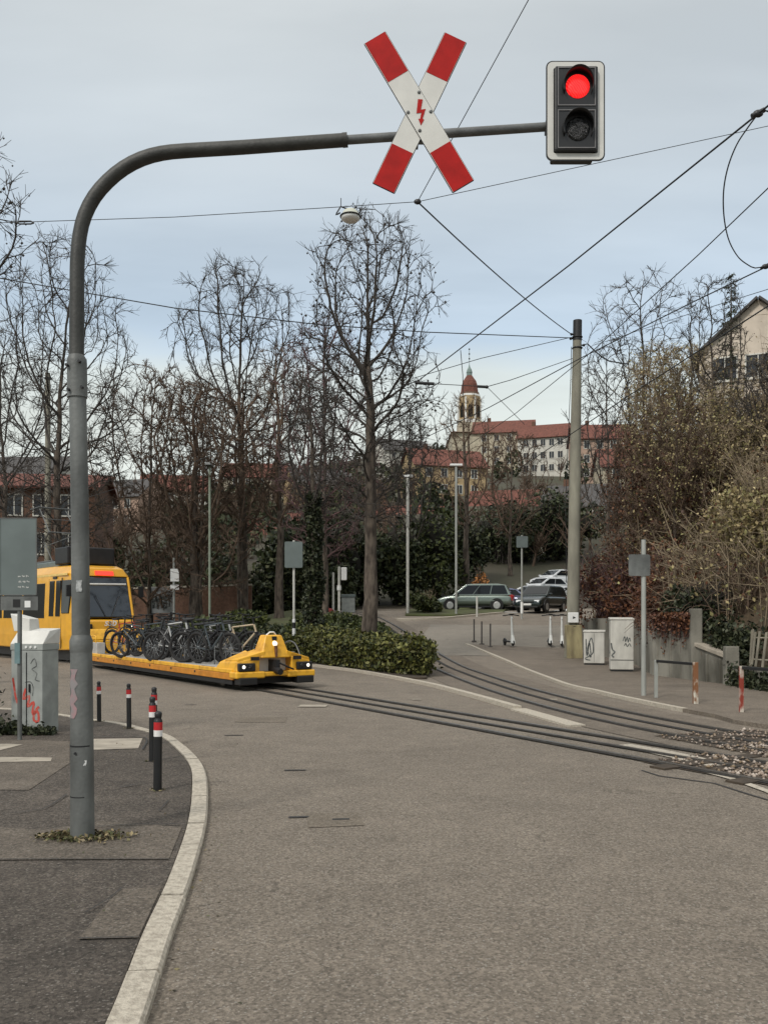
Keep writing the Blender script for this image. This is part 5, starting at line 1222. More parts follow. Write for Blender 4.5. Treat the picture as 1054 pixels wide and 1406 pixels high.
    MB().box(h-.10,-W2*.72,.24,h+.010,W2*.72,.33).build('lower_grille', M_black, c, .02)
    MB().box(-h-.02,-W2*.82,.34,-h+.1,W2*.82,.46).build('bumper', M_black if bed2 else paint, c, .03)
    return c
P_green = mat('car_sagegreen', (0.20,0.24,0.21), .25, .5, var=.06, coat=.6); P_blue = mat('car_darkblue', (0.020,0.028,0.070), .25, .4, var=.1, coat=.7)
P_dark = mat('car_darkgreen', (0.012,0.022,0.022), .25, .4, var=.1, coat=.8); P_silver = mat('car_silver', (0.42,0.44,0.46), .3, .6, var=.06, coat=.5); P_white = mat('car_white', (0.66,0.68,0.70), .3, 0, var=.05, coat=.6)
def at(px, py, Y=None):
    if Y is None: return G_(px, py, 0.02)
    x = X_(px, Y); return Vector((x, Y, H(x, Y)))
make_car('parked_car', 'sage green estate car parked side on at the left of the lot', P_green, 4.75, 1.80, 1.66, 'estate', at(652, 0, 55.0), R(168), .98, .33, True)
make_car('parked_car', 'dark blue saloon with red tail lights behind the green estate car', P_blue, 4.5, 1.78, 1.46, 'saloon', at(690, 0, 59.0), R(160))
make_car('parked_car', 'dark green car facing the camera with a white number plate', P_dark, 4.4, 1.76, 1.56, 'estate', at(743, 0, 51.5), R(-122), .95)
make_car('parked_car', 'silver grey car directly behind the dark green car', P_silver, 4.4, 1.76, 1.45, 'saloon', at(731, 0, 61.0), R(-150))
make_car('parked_car', 'white car in the back row of the lot, left of the farthest one', P_white, 4.3, 1.76, 1.45, 'saloon', at(748, 0, 64.8), R(-150))
make_car('parked_car', 'farthest white car in the lot, half hidden by the catenary mast', P_white, 4.3, 1.76, 1.45, 'saloon', at(764, 0, 68.5), R(-150))
# ================================================================== BARE TREES
def colonise(seed, height, half, z0, step, npts, lean=0.0, top_w=0.45, low_w=0.25, trop=0.22, jit=0.06, zc=None):
    """branches grow towards points scattered through the crown's volume (space colonisation)"""
    rs = np.random.RandomState(seed); P = []; zc = (z0 * .92) if zc is None else zc * height
    while len(P) < npts:
        t = rs.rand(); prof = (low_w + (1 - low_w) * min(1, t / .38)) if t < .38 else (top_w + (1 - top_w) * math.sqrt(max(0, 1 - ((t - .38) / .62) ** 2)))
        if t > .9: prof *= 1 - (t - .9) * 3.5
        a = rs.uniform(0, 6.283); bump_ = 1 + .16 * math.sin(2*a + seed) + .12 * math.sin(5*a + 3*t*4 + seed * 2)
        r = half * prof * bump_ * math.sqrt(rs.uniform(.02, 1))
        P.append((r*math.cos(a) + lean * t, r*math.sin(a), zc + t * (height - zc)))
    P = np.array(P); nodes = [np.zeros(3)]; par = [-1]
    n0 = max(4, int(z0 / step)); w = rs.normal(0, .05 * step, (n0, 2)).cumsum(0)
    for i in range(n0): nodes.append(np.array([w[i, 0], w[i, 1], z0 * (i + 1) / n0])); par.append(len(nodes) - 2)
    best = np.full(len(P), 1e9); bi = np.zeros(len(P), int); alive = np.ones(len(P), bool); new = list(range(len(nodes) // 2, len(nodes))); kids = {}
    for it in range(160):
        for k in new:
            d = np.linalg.norm(P - nodes[k], axis=1); m = d < best; best[m] = d[m]; bi[m] = k
        alive &= best > step * 1.15
        if not alive.any(): break
        new = []
        for k in np.unique(bi[alive]):
            q = P[alive & (bi == k)] - nodes[k]; q /= np.linalg.norm(q, axis=1, keepdims=True); d = q.sum(0)
            pk = par[k]
            if pk >= 0:
                pd = nodes[k] - nodes[pk]; d = d / (np.linalg.norm(d) + 1e-9) + pd / (np.linalg.norm(pd) + 1e-9) * .75
            d = d / (np.linalg.norm(d) + 1e-9) + np.array([0, 0, trop]) + rs.normal(0, jit, 3); d /= np.linalg.norm(d)
            if kids.get(k, 0) > 2: continue
            nn = nodes[k] + d * step
            kids[k] = kids.get(k, 0) + 1; nodes.append(nn); par.append(int(k)); new.append(len(nodes) - 1)
        if not new or len(nodes) > 7000: break
    return np.array(nodes), np.array(par), rs
def bare_tree(name, label, loc, height, half, r0, seed, m=None, group=None, balls=0, twig=0.011, bark=None, fork=0.34, npts=620, step=None, twigs=3, tl=1.25, **kw):
    m = m or M_twig; bark = bark or M_bark; step = step or height / 48; z0 = height * fork; npts = int(npts * 1.2); zb = height * (kw.get('zc') or fork * .92)
    V, par, rs = colonise(seed, height, half, z0, step, npts, **kw); n = len(V)
    load = np.zeros(n); nch = np.zeros(n, int)
    for i in range(n - 1, 0, -1):
        if nch[i] == 0: load[i] = 1.0
        load[par[i]] += load[i]; nch[par[i]] += 1
    rad = load ** (1 / 2.25); rad = twig + (r0 * .66 - twig) * (rad - rad.min()) / (rad.max() - rad.min())
    big, sm = [], []; trunk_i = {0}; k = 0; chain = [0]
    while True:
        ch = np.where(par == k)[0]
        if len(ch) == 0: break
        k = ch[np.argmax(load[ch])]
        if rad[k] < r0 * .26: break
        chain.append(k); trunk_i.add(int(k))
    for i in range(1, n):
        if i in trunk_i: continue
        a, b = V[par[i]], V[i]; ra = min(rad[par[i]], rad[i] * 1.35); (big if rad[i] > min(.03, r0 * .22) else sm).append((a, b, ra, rad[i]))
    tips = []
    for i in range(n0_ := 1, n):
        if rad[i] > .045 or V[i][2] < zb * .9: continue
        d0 = V[i] - V[par[i]]; d0 /= np.linalg.norm(d0) + 1e-9
        for _ in range(max(1, twigs - 1) if nch[i] else twigs + 2):
            d = d0 + rs.normal(0, .52, 3) + np.array([0, 0, .16]); d /= np.linalg.norm(d); l_ = step * rs.uniform(.5, 1.5) * tl; e_ = V[i] + d * l_
            sm.append((V[i], e_, twig * .70, twig * .42)); tips.append(e_)
            if rs.rand() < .6:
                d2_ = d + rs.normal(0, .5, 3); d2_ /= np.linalg.norm(d2_); q = V[i] + d * l_ * rs.uniform(.3, .8); sm.append((q, q + d2_ * l_ * .6, twig * .55, twig * .38))
    t = thing(name, label, 'tree', loc, 0.0, group)
    mb = MB(); tr_ = [max(rad[c], r0 * (1 - .40 * V[c][2] / zb)) if V[c][2] < zb else rad[c] for c in chain]; tr_[0] *= 1.25
    mb.tube([V[c] for c in chain], tr_, 14, False); mb.build('trunk', bark, t)
    v1, f1 = segs_mesh(big, 6); v2, f2 = segs_mesh(sm, 3); f2 = f2 + len(v1); npmesh('crown', np.concatenate([v1, v2]), np.concatenate([f1, f2]), m, t)
    if balls:
        idx = rs.choice(len(tips), min(balls, len(tips)), False)
        base = np.array([(1,0,0),(-1,0,0),(0,1,0),(0,-1,0),(0,0,1),(0,0,-1)], float); fo = np.array([(0,2,4),(2,1,4),(1,3,4),(3,0,4),(2,0,5),(1,2,5),(3,1,5),(0,3,5)])
        pts = np.array([tips[i] for i in idx]) - np.array([0, 0, .06]); k = len(pts)
        v = (pts[:,None,:] + base[None]*rs.uniform(.026,.052,(k,1,1))).reshape(-1,3); f = (np.arange(k)[:,None,None]*6 + fo[None]).reshape(-1,3)
        tag(npmesh('seed_balls', v, f, m, t), kind='stuff')
    return t, tips
def gz(px, Y): x = X_(px, Y); return (x, Y, H(x, Y))

# the plane tree in the bed, hung with seed balls
bare_tree('plane_tree', 'tall bare plane tree with seed balls rising from the hedge bed at centre', gz(506, 28.6), 14.3, 2.75, .30, 11, balls=620, twig=.0125, fork=.62, zc=.30, npts=820, low_w=.40, top_w=.5, trop=.34, step=.30)
bare_tree('bare_tree', 'broad bare tree rising behind the mast at the left', gz(84, 40), 18.4, 3.9, .26, 23, twig=.0155, fork=.5, zc=.24, npts=760, low_w=.55, trop=.25)
bare_tree('bare_tree', 'bare tree with upright rods left of the plane tree', gz(332, 50), 20.1, 4.1, .28, 31, twig=.0185, fork=.55, zc=.34, npts=640, low_w=.45, trop=.4)
bare_tree('bare_tree', 'tree whose bare twig tips enter at the upper left edge', (X_(-95, 20), 20, 0), 12.9, 2.15, .22, 41, twig=.012, fork=.6, npts=420, balls=260)
bare_tree('bare_tree', 'thin branched bare tree right of the catenary mast', gz(884, 42), 16.8, 2.9, .14, 53, twig=.0145, fork=.45, zc=.3, npts=420, trop=.1, low_w=.5)
bare_tree('bare_tree', 'slim dark bare tree at far right in front of the gabled house', (X_(980, 34), 34, 6.8), 8.0, 1.6, .10, 61, twig=.011, fork=.25, npts=260, trop=.1, low_w=.5)
bare_tree('bare_tree', 'small dark bare tree whose crown hides the foot of the gabled house', (X_(1062, 30), 30, 6.0), 4.6, 1.5, .11, 67, twig=.012, fork=.2, npts=420, low_w=.6)
bare_tree('bare_tree', 'reddish bare tree left of the plane tree crown', gz(446, 44), 15.0, 2.5, .20, 71, M_twig_plum, twig=.018, fork=.4, zc=.22, npts=560, low_w=.55)
bare_tree('bare_tree', 'low brown twiggy tree right of the mast', gz(205, 46), 14.6, 3.2, .17, 83, M_twig_brown, twig=.022, fork=.16, npts=620, low_w=.7, twigs=4)
bare_tree('bare_tree', 'brown twiggy tree under the rods of the upright bare tree', gz(275, 44), 12.6, 2.7, .16, 89, M_twig_brown, twig=.020, fork=.18, npts=520, low_w=.7, twigs=4)
bare_tree('bare_tree', 'bare tree between the plane tree and the church tower', gz(562, 62), 14.0, 2.6, .2, 97, M_twig, twig=.022, fork=.3, npts=360)
bare_tree('bare_tree', 'bare tree standing behind the parked cars', gz(700, 74), 12.0, 3.4, .2, 101, M_twig_brown, twig=.026, fork=.3, npts=360)
bare_tree('bare_tree', 'bare tree at the far end of the lot by the catenary mast', gz(832, 58), 17.6, 2.6, .16, 103, M_twig, twig=.020, fork=.34, npts=380)
bare_tree('bare_tree', 'bare tree behind the tram at the far left', gz(8, 56), 20.0, 4.0, .26, 107, M_twig, twig=.019, fork=.5, zc=.25, npts=560, low_w=.5)
# brown trunks of the little wood behind the bikes
for i, (px, Y, w, lb) in enumerate(((268, 44, .34, 'thick dark brown trunk behind the bicycles, left of the greenish pole'), (336, 48, .24, 'slim grey trunk behind the far end of the bicycles'), (383, 46, .26, 'brown trunk between the slim grey trunk and the striped pole'), (640, 66, .3, 'brown trunk behind the sage green car'))):
    bare_tree('bare_tree', lb, gz(px, Y), 12.5 + .8*i, 2.3, w, 120 + i, M_twig_brown, twig=.021, fork=.36, npts=340, bark=M_bark)
# ivy-clad tree
it, _ = bare_tree('ivy_clad_tree', 'tree wrapped in dark ivy right of the striped pole', gz(431, 36), 11.0, 1.7, .2, 131, M_twig, twig=.018, fork=.5, npts=300)
rs = np.random.RandomState(131); pts = []
for _ in range(5200):
    z = rs.uniform(.0, 6.2); a = rs.uniform(0, 6.28); r = (.32 + .10*math.sin(z*3.1 + a)) * (1 - z*.07) + abs(rs.normal(0, .07)); pts.append((r*math.cos(a), r*math.sin(a), z))
leaf_obj('ivy', pts, .085, L_ivy, it, 6)
# slim conifer
cf = thing('conifer', 'slim dark conifer poking above the gabled house at right', 'tree', (X_(1003, 50), 50, 9.0), 0); hC = Z_(372, 50) - 9.0
MB().tube([(0,0,0),(0,0,hC*.98)],[.16,.02],8).build('trunk', M_bark, cf); sg_ = []; pts = []
rg = random.Random(5)
for i in range(120):
    z = hC * (.25 + .74 * i / 120); ln = .25 + 1.25 * (1 - i/120) * rg.uniform(.6, 1.1); a = rg.uniform(0, 6.28); e_ = Vector((ln*math.cos(a), ln*math.sin(a), z - .25*ln))
    sg_.append((Vector((0,0,z)), e_, .02, .008))
    for _ in range(26): t = rg.uniform(.2, 1); p = Vector((0,0,z)).lerp(e_, t); pts.append((p.x + rg.gauss(0,.07), p.y + rg.gauss(0,.07), p.z - abs(rg.gauss(0,.07))))
v, f = segs_mesh(sg_, 4); npmesh('branches', v, f, M_twig, cf); leaf_obj('needles', pts, .07, L_ever, cf, 3, 0, .3)

# ================================================================== SHRUBS, HEDGES, GROUND COVER
def shell_points(poly, z0, z1, n, rs, top=0.45, depth=0.10):
    """points in the outer skin of a hedge block"""
    per = [(Vector((*a,0)), Vector((*b,0))) for a, b in zip(poly, poly[1:] + poly[:1])]; ls = np.array([(b-a).length for a, b in per]); cum = np.cumsum(ls) / ls.sum()
    xs = [p[0] for p in poly]; ys = [p[1] for p in poly]; out = []
    def inside(x, y):
        c = False; j = len(poly)-1
        for i in range(len(poly)):
            xi, yi = poly[i]; xj, yj = poly[j]
            if (yi > y) != (yj > y) and x < (xj-xi)*(y-yi)/(yj-yi)+xi: c = not c
            j = i
        return c
    while len(out) < n:
        if rs.rand() < top:
            x, y = rs.uniform(min(xs), max(xs)), rs.uniform(min(ys), max(ys))
            if not inside(x, y): continue
            b = .10*math.sin(x*3.1+y*1.3) + .07*math.sin(x*7.3-y*5.1)
            out.append((x, y, H(x,y) + z1 + b + rs.normal(0, depth*.7)))
        else:
            k = int(np.searchsorted(cum, rs.rand())); a, b = per[min(k, len(per)-1)]; p = a.lerp(b, rs.rand()); t = (b-a).normalized(); nn_ = Vector((t.y, -t.x, 0))
            zz = rs.uniform(z0, z1); o_ = rs.normal(0, depth) + .06*math.sin(p.x*4+zz*5)
            out.append((p.x + nn_.x*o_, p.y + nn_.y*o_, H(p.x,p.y) + zz))
    return np.array(out)
def hedge(name, label, cat, poly, z0, z1, n, size, lm, seed, core=.82, top=.45, group=None):
    rs = np.random.RandomState(seed); t = thing(name, label, cat, (0,0,0), 0, group)
    c = Vector((sum(p[0] for p in poly)/len(poly), sum(p[1] for p in poly)/len(poly), 0))
    inn = [(c.x + (x-c.x)*.93, c.y + (y-c.y)*.93) for x, y in poly]
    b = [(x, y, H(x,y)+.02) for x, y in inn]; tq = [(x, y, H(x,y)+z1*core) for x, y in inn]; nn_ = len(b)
    MB().add(b + tq, [tuple(range(nn_, 2*nn_))] + [(i, (i+1) % nn_, nn_+(i+1) % nn_, nn_+i) for i in range(nn_)]).build('dark_core', M_inner, t)  # solid dark block added inside the hedge to stop the view through the leaves
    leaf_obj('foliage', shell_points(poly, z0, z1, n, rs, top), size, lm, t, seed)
    return t
hp = [(-3.5, 30.6), (-2.25, 28.25), (-0.6, 25.35), (0.15, 23.95), (.85, 22.95), (1.0, 23.05), (1.08, 24.2), (1.0, 26.5), (.55, 27.4), (-1.6, 31.0), (-2.8, 31.6)]
hp = [(x + .12, y + .12) for x, y in hp]
hedge('hedge', 'clipped low hedge in the triangular bed beside the wagon front', 'hedge', hp, .08, .92, 15000, .062, L_hedge, 3)
rs = np.random.RandomState(9); sg_ = []
for _ in range(160):
    a = rs.rand(); k = min(int(a*4), 3); p = Vector((*hp[k],0)).lerp(Vector((*hp[k+1],0)), a*4-k); z = H(p.x,p.y)
    sg_.append((Vector((p.x-.02, p.y-.05, z)), Vector((p.x+rs.normal(0,.15), p.y+rs.normal(-.02,.08), z+rs.uniform(.5,.95))), .012, .004))
v, f = segs_mesh(sg_, 3); 
hedge('ground_cover_bed', 'dark green ground cover behind the bicycles', 'ground cover', [(-12.0, 36.0), (-9.0, 32.6), (-6.2, 30.2), (-4.0, 29.6), (-3.7, 31.5), (-4.0, 35), (-6.5, 38.5), (-12.5, 40)], .05, .62, 13000, .085, L_ever, 5, .75, .75)
hedge('ground_cover_bed', 'green shrubs between the ivy clad tree and the plane tree', 'ground cover', [(-3.4, 33.0), (-1.2, 31.4), (.6, 30.4), (.35, 33.5), (-.3, 38.5), (-1.6, 42), (-4.2, 40), (-4.0, 36)], .05, .62, 8000, .085, L_gcover, 6, .7, .8)
hedge('ground_cover_bed', 'bright green plants behind the tram nose and rearmost bicycles', 'ground cover', [(-12.5, 40.5), (-8.6, 38.6), (-5.4, 39.2), (-5.8, 42), (-12.5, 45)], .05, .75, 6000, .11, L_gcover, 7, .7, .7)
hedge('hedge', 'dark evergreen hedge strip along the far side of the lawn', 'hedge', [(-7.4, 56), (-2.0, 55), (-2.0, 57.5), (-7.4, 58.5)], .05, 2.6, 6500, .15, L_ever, 8, .85, .3)
def bush(name, label, loc, rx, ry, rz, n, size, lm, seed, twigs=40, tm=None, group=None, core=True):
    rs = np.random.RandomState(seed); t = thing(name, label, 'shrub', loc, rs.uniform(0, 6), group)
    d = rs.normal(size=(n,3)); d /= np.linalg.norm(d, axis=1, keepdims=True)
    # several lobes of uneven size make the outline
    lobes = [(rs.normal(0,.33,3)*np.array([1,1,.7]), rs.uniform(.42,.75)) for _ in range(9)]
    k = rs.randint(0, 9, n); c = np.array([lobes[i][0] for i in k]); s_ = np.array([lobes[i][1] for i in k])[:,None]
    p = c + d * s_ * rs.uniform(.72, 1.06, (n,1)); p = p * np.array([rx,ry,rz]); p[:,2] += rz*.85; p = p[p[:,2] > .03]
    leaf_obj('foliage', p, size, lm, t, seed)
    sg_ = []
    for _ in range(twigs):
        a = rs.uniform(0, 6.28); e_ = rs.uniform(.2, 1.0); b = Vector((rx*e_*math.cos(a), ry*e_*math.sin(a), rz*rs.uniform(.9, 1.95))); m0 = Vector((b.x*.35, b.y*.35, b.z*.55))
        sg_ += [(Vector((rs.normal(0,.12)*rx, rs.normal(0,.12)*ry, 0)), m0, .028, .018), (m0, b, .018, .006)]
        for _ in range(3): q = m0.lerp(b, rs.rand()); sg_.append((q, q + Vector((rs.normal(0,.25)*rx, rs.normal(0,.25)*ry, rs.uniform(.1,.4)*rz)), .010, .005))
    v, f = segs_mesh(sg_, 4); npmesh('branches', v, f, tm or M_twig, t)
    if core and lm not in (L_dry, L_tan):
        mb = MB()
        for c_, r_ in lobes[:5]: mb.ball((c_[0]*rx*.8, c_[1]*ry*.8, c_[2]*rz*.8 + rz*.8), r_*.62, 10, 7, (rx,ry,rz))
        mb.build('dark_core', M_inner, t)  # added dark balls filling the bush so it is not seen through
    return t
dk = [(212, 60, 2.6, 3.4, 'dark evergreen shrub behind the graffiti board'), (262, 58, 2.4, 2.7, 'dark shrub behind the thick brown trunk'), (306, 56, 2.6, 3.0, 'dark evergreen shrub behind the greenish pole'), (345, 54, 1.9, 1.5, 'low dark rounded shrub on the lawn left of the striped pole'),
      (392, 57, 2.6, 3.6, 'tall dark evergreen left of the striped pole'), (455, 60, 2.8, 3.4, 'dark evergreen behind the two white posts'), (508, 62, 2.6, 3.3, 'dark evergreen directly behind the plane trunk'), (548, 62, 2.2, 2.9, 'dark evergreen behind the white topped post'), (590, 64, 2.6, 3.2, 'olive shrub left of the sage green car'), (632, 70, 2.8, 3.4, 'dark shrub behind the sage green car'), (690, 80, 3.4, 3.6, 'dark shrub behind the row of parked cars'), (760, 82, 3.6, 3.6, 'dark shrub beyond the far end of the parking lot')]
for i, (px, Y, r, h, lb) in enumerate(dk): bush('evergreen_shrub', lb, gz(px, Y), r, r*.8, h, 3800, .17, L_ever if i not in (8,) else L_gcover, 200+i, 30, M_twig, 'shrubs behind the lawn')
bush('orange_shrub', 'small orange brown shrub behind the sage green car roof', gz(657, 60), .75, .6, 1.6, 900, .10, L_orange, 230, 14, M_twig_brown)
bush('low_shrub', 'low grey green mound at the front of the sage green car', gz(585, 50), 1.5, .8, .75, 2600, .09, L_gcover, 231, 24, M_twig_tan)
bush('low_shrub', 'small bright shrub at the foot of the plane tree beside the track', gz(527, 31.5), .55, .5, .55, 1300, .055, L_ivy, 232, 12)

# tall tan trees crowding the bank between the mast and the gabled house
for i, (px, Y, top, half, lb) in enumerate(((893, 40, 500, 1.5, 'tan leafed young tree on the bank just right of the catenary mast'), (905, 37, 478, 1.7, 'pale brown bushy tree on the bank in the middle of the scrub'), (945, 40, 478, 1.8, 'olive tan bushy tree on the bank left of the gabled house'), (925, 30, 545, 1.5, 'low tan bushy tree above the wall pier'), (990, 33, 540, 1.7, 'tan bushy tree under the paired windows of the gabled house'), (1040, 30, 575, 1.6, 'tan bushy tree at the right edge below the gabled house'), (868, 31, 600, 1.1, 'small brown bushy tree behind the switch cabinets'))):
    x = X_(px, Y); wx = min(wv, key=lambda p: abs(p.y - Y)); d = max(.5, x - wx.x); z0 = float(np.interp(d, [-a for a, _ in prof], [b for _, b in prof])) * bscale(wx) + H(x, Y) * .5 - .3
    t, tips = bare_tree('bushy_tree', lb, (x, Y, z0), Z_(top, Y) - z0, half, .10, 400 + i, M_twig_tan if i % 3 else M_twig_brown, 'bushy trees on the bank', twig=.015, fork=.35, zc=.10, npts=460, low_w=.7, twigs=4, tl=1.4)
    rs = np.random.RandomState(i); q = np.array(tips); nq = 4200 if i % 3 else 3000; q = q[rs.randint(0, len(q), nq)] + rs.normal(0, .13, (nq, 3)); leaf_obj('foliage', q, .045, L_tan if i != 6 else L_dry, t, i)
# thicket over the retaining wall: reddish brown hanging shrub, then tan scrub up the slope
for i, (a, d, r, h, lm, tm, lb) in enumerate(((.10, .8, 1.6, 1.6, L_dry, M_twig_plum, 'dark reddish shrub hanging over the wall behind the lower cabinet'), (.17, .7, 1.5, 1.5, L_dry, M_twig_plum, 'rust brown shrub above the taller switch cabinet'), (.24, .8, 1.5, 1.45, L_dry, M_twig_plum, 'purplish brown shrub above the wall beside the pale post'),
        (.31, 1.0, 1.4, 1.3, L_dry, M_twig_brown, 'brown shrub spilling over the wall pier'), (.41, 1.0, .8, .8, L_ivy, M_twig, 'dark ivy shrub above the stepped coping'), (.36, 3.2, 1.9, 1.7, L_tan, M_twig_tan, 'tan scrub bush on the bank above the wall pier'), (.14, 4.0, 2.0, 2.3, L_dry, M_twig_brown, 'large brown shrub high on the bank right of the catenary mast'), (.10, 9.0, 2.6, 2.6, L_tan, M_twig_tan, 'tall tan bush high on the bank left of the gabled house'), (.16, 12.0, 2.6, 1.7, L_tan, M_twig_tan, 'olive tan bush just below the gabled house'), (.24, 9.5, 2.6, 2.4, L_tan, M_twig_tan, 'yellowish bush on the bank above the terrace wall'))):
    bush('bank_shrub', lb, tuple(bank(a, d) - Vector((0,0,.3))), r, r*.8, h, 4600, .062 if d < 5 else .060, lm, 300+i, 90, tm, 'shrubs on the bank')
rs = np.random.RandomState(77); sg_ = []; lt = []; ld = []
for _ in range(5600):
    a = rs.uniform(-.40, .68) if rs.rand() < .55 else rs.uniform(0, .5); d = .6 + 23 * rs.rand()**1.15; d += 3.2 * ss(-a / .12); p = bank(a, d); h = rs.uniform(1.2, 3.6) * (1 + .5 * (a < 0) + .25*math.sin(a*40 + d)); az = rs.uniform(0, 6.28); l = rs.uniform(.2, 1.0)
    q1 = p + Vector((l*.4*math.cos(az), l*.4*math.sin(az), h*.6)); q2 = q1 + Vector((l*math.cos(az), l*math.sin(az), h*.4*rs.uniform(-.4, 1)))
    sg_ += [(p - Vector((0,0,.2)), q1, .022, .013), (q1, q2, .013, .006)]
    for _ in range(6):
        t = rs.rand(); b = p.lerp(q1, .3 + .7*t) if rs.rand() < .5 else q1.lerp(q2, t); sg_.append((b, b + Vector((rs.normal(0,.3), rs.normal(0,.3), rs.uniform(-.1,.55))), .009, .005))
    for _ in range(9):
        b = p.lerp(q1, rs.rand()) if rs.rand() < .5 else q1.lerp(q2, rs.rand()); (lt if rs.rand() < .72 else ld).append((b.x+rs.normal(0,.2), b.y+rs.normal(0,.2), b.z+rs.normal(0,.2)))
th = thing('thicket', 'tangled tan and brown scrub covering the whole bank at right', 'scrub', (0,0,0)); th['kind'] = 'stuff'
v, f = segs_mesh(sg_, 3); npmesh('branches', v, f, M_twig_tan, th); leaf_obj('dry_foliage', lt, .055, L_tan, th, 5); leaf_obj('brown_foliage', ld, .055, L_dry, th, 6)
# arching bare canes over the wall
sg_ = []
for _ in range(230):
    p = bank(rs.uniform(.26, .44), rs.uniform(.5, 2.6)); az = rs.uniform(2.6, 5.2); q0 = p; dz = rs.uniform(.15, .5); d_ = Vector((math.cos(az)*.22, math.sin(az)*.22, dz))
    for k in range(7):
        q = q0 + d_ * .8; sg_.append((q0, q, .016*(1-k*.1), .016*(1-(k+1)*.1))); d_.z -= .085; q0 = q
v, f = segs_mesh(sg_, 4); cn = thing('bare_canes', 'arching pale bare canes drooping over the retaining wall', 'shrub', (0,0,0)); npmesh('canes', v, f, M_twig_brown, cn)
# purplish creeper draped over the front of the wall
pts = []; sg_ = []
for _ in range(170):
    t = rs.uniform(.02, .92); p = w3[3].lerp(w3[4], t) if rs.rand() < .75 else w3[2].lerp(w3[3], rs.rand()); ln = abs(rs.normal(.15, .28)) + .12; x0, y0 = p.x - .03, p.y - .05
    sg_.append((Vector((x0 + .15, y0 + .1, 1.66)), Vector((x0 - .04, y0 - .04, 1.60)), .008, .007)); sg_.append((Vector((x0 - .04, y0 - .04, 1.60)), Vector((x0 + rs.normal(0,.06), y0 - .06, 1.58 - ln)), .007, .003))
    for _ in range(22): pts.append((x0 + rs.normal(0,.07), y0 - .05 - abs(rs.normal(0,.05)), 1.66 - ln * rs.rand()**1.5 + rs.normal(0,.03)))
wc = thing('wall_creeper', 'brownish purple creeper draped over the top of the concrete wall', 'climbing plant', (0,0,0)); v, f = segs_mesh(sg_, 3); npmesh('stems', v, f, M_twig_plum, wc); leaf_obj('foliage', pts, .042, L_dry, wc, 8)
# ivy hanging on the wall by the coping
pts = []
for _ in range(2600):
    t = rs.uniform(.15, 1.2); p = w3[4].lerp(w3[5], t); pts.append((p.x + .12 + abs(rs.normal(0,.35)), p.y + rs.normal(0,.15), 1.0 - .25*t + rs.normal(.1,.28)))
iv = thing('hanging_ivy', 'dark ivy tumbling behind the sloping coping next to the slat fence', 'ivy', (0,0,0)); leaf_obj('foliage', pts, .06, L_ivy, iv, 8)
pts = []
for _ in range(1500):
    t = rs.uniform(0, 1.6); p = w3[5].lerp(w3[6], t); pts.append((p.x - abs(rs.normal(0,.10)), p.y - abs(rs.normal(0,.10)), abs(rs.normal(.12,.16)) + .05))
tag(leaf_obj('verge_ivy', pts, .05, L_ivy, None, 9), 'dark ivy and weeds along the foot of the low wall at right', 'ivy', kind='stuff')

# ================================================================== POLES AND BOARDS IN THE MIDDLE DISTANCE
def pole(name, label, cat, px, pyb, top, wpx, m, Y=None, extra=None):
    p = Vector(gz(px, Y)) if Y else G_(px, pyb, 0.05); kq = p.y / F
    t = thing(name, label, cat, tuple(p)); h = Z_(top, p.y) - p.z
    MB().tube([(0,0,-.05),(0,0,h)],[wpx*kq/2]*2,12).build('post', m, t)
    if extra: extra(t, h, kq)
    return t
M_postw = mat('post_white', (.58,.57,.52), .6, var=.2, scale=4)
def ex_stripe(t, h, kq):
    for z0, z1, m in ((.55,.85,M_black),(.85,1.10,M_white),(1.10,1.30,M_black),(1.30,1.42,M_white)): MB().tube([(0,0,z0),(0,0,z1)],[2.3*kq]*2,12).build('band', m, t)
    MB().prism(rrect(.62,.9,.05),(0,-.02,0),(0,-.09,h-.5)).build('sign_plate', M_signback, t)
pole('striped_pole', 'slim pole with black and white bands behind the wagon front', 'sign post', 403.5, 0, 742, 3.4, M_postw, 30.2, ex_stripe)
def ex_small(t, h, kq): MB().prism(rrect(.42,.62,.03),(0,-.02,0),(.05,-.05,h-.85)).build('sign_plate', M_white, t); MB().prism(rrect(.42,.25,.03),(0,-.02,0),(.05,-.05,h-1.45)).build('sign_plate', M_white, t)
pole('sign_post', 'post with two small white plates beside the graffiti board', 'sign post', 239, 0, 766, 3.2, M_post, 43, ex_small)
M_greenpole = mat('green_grey_pole', (.26,.30,.23), .6, var=.2)
pole('lamp_post', 'greenish grey pole right of the thick brown trunk', 'lamp post', 288, 0, 640, 3.2, M_greenpole, 42, lambda t, h, kq: MB().hexa([(-.15,-.5,h-.02),(.15,-.5,h-.02),(.15,.15,h-.02),(-.15,.15,h-.02)],[(-.1,-.45,h+.12),(.1,-.45,h+.12),(.1,.1,h+.12),(-.1,.1,h+.12)]).build('lamp_head', M_galv, t, .02))
pole('white_post', 'short white post left of the taller white post', 'post', 457.5, 0, 786, 3.0, M_postw, 50)
def ex_box(t, h, kq): MB().box(.12,-.12,h-.75,.42,.1,h-.05).build('white_box', M_white, t, .03); MB().tube([(0,0,h*.52),(0,0,h*.62)],[3.0*kq]*2,12).build('band', M_white, t)
pole('white_post', 'taller white post carrying a small white box', 'post', 465.5, 0, 778, 3.6, M_postw, 48, ex_box)
def ex_cap(t, h, kq): MB().box(-.28,-.1,h-.02,.28,.1,h+.12).build('lamp_head', M_white, t, .03)
pole('lamp_post', 'white lamp post at the left edge of the parking lane', 'lamp post', 559.5, 0, 655, 4.0, M_postw, 49, ex_cap)
pole('lamp_post', 'pale grey lamp post in front of the sage green car', 'lamp post', 626, 0, 640, 3.4, M_post, 48.5, lambda t, h, kq: MB().box(-.35,-.12,h,.35,.12,h+.12).build('lamp_head', M_white, t, .03))
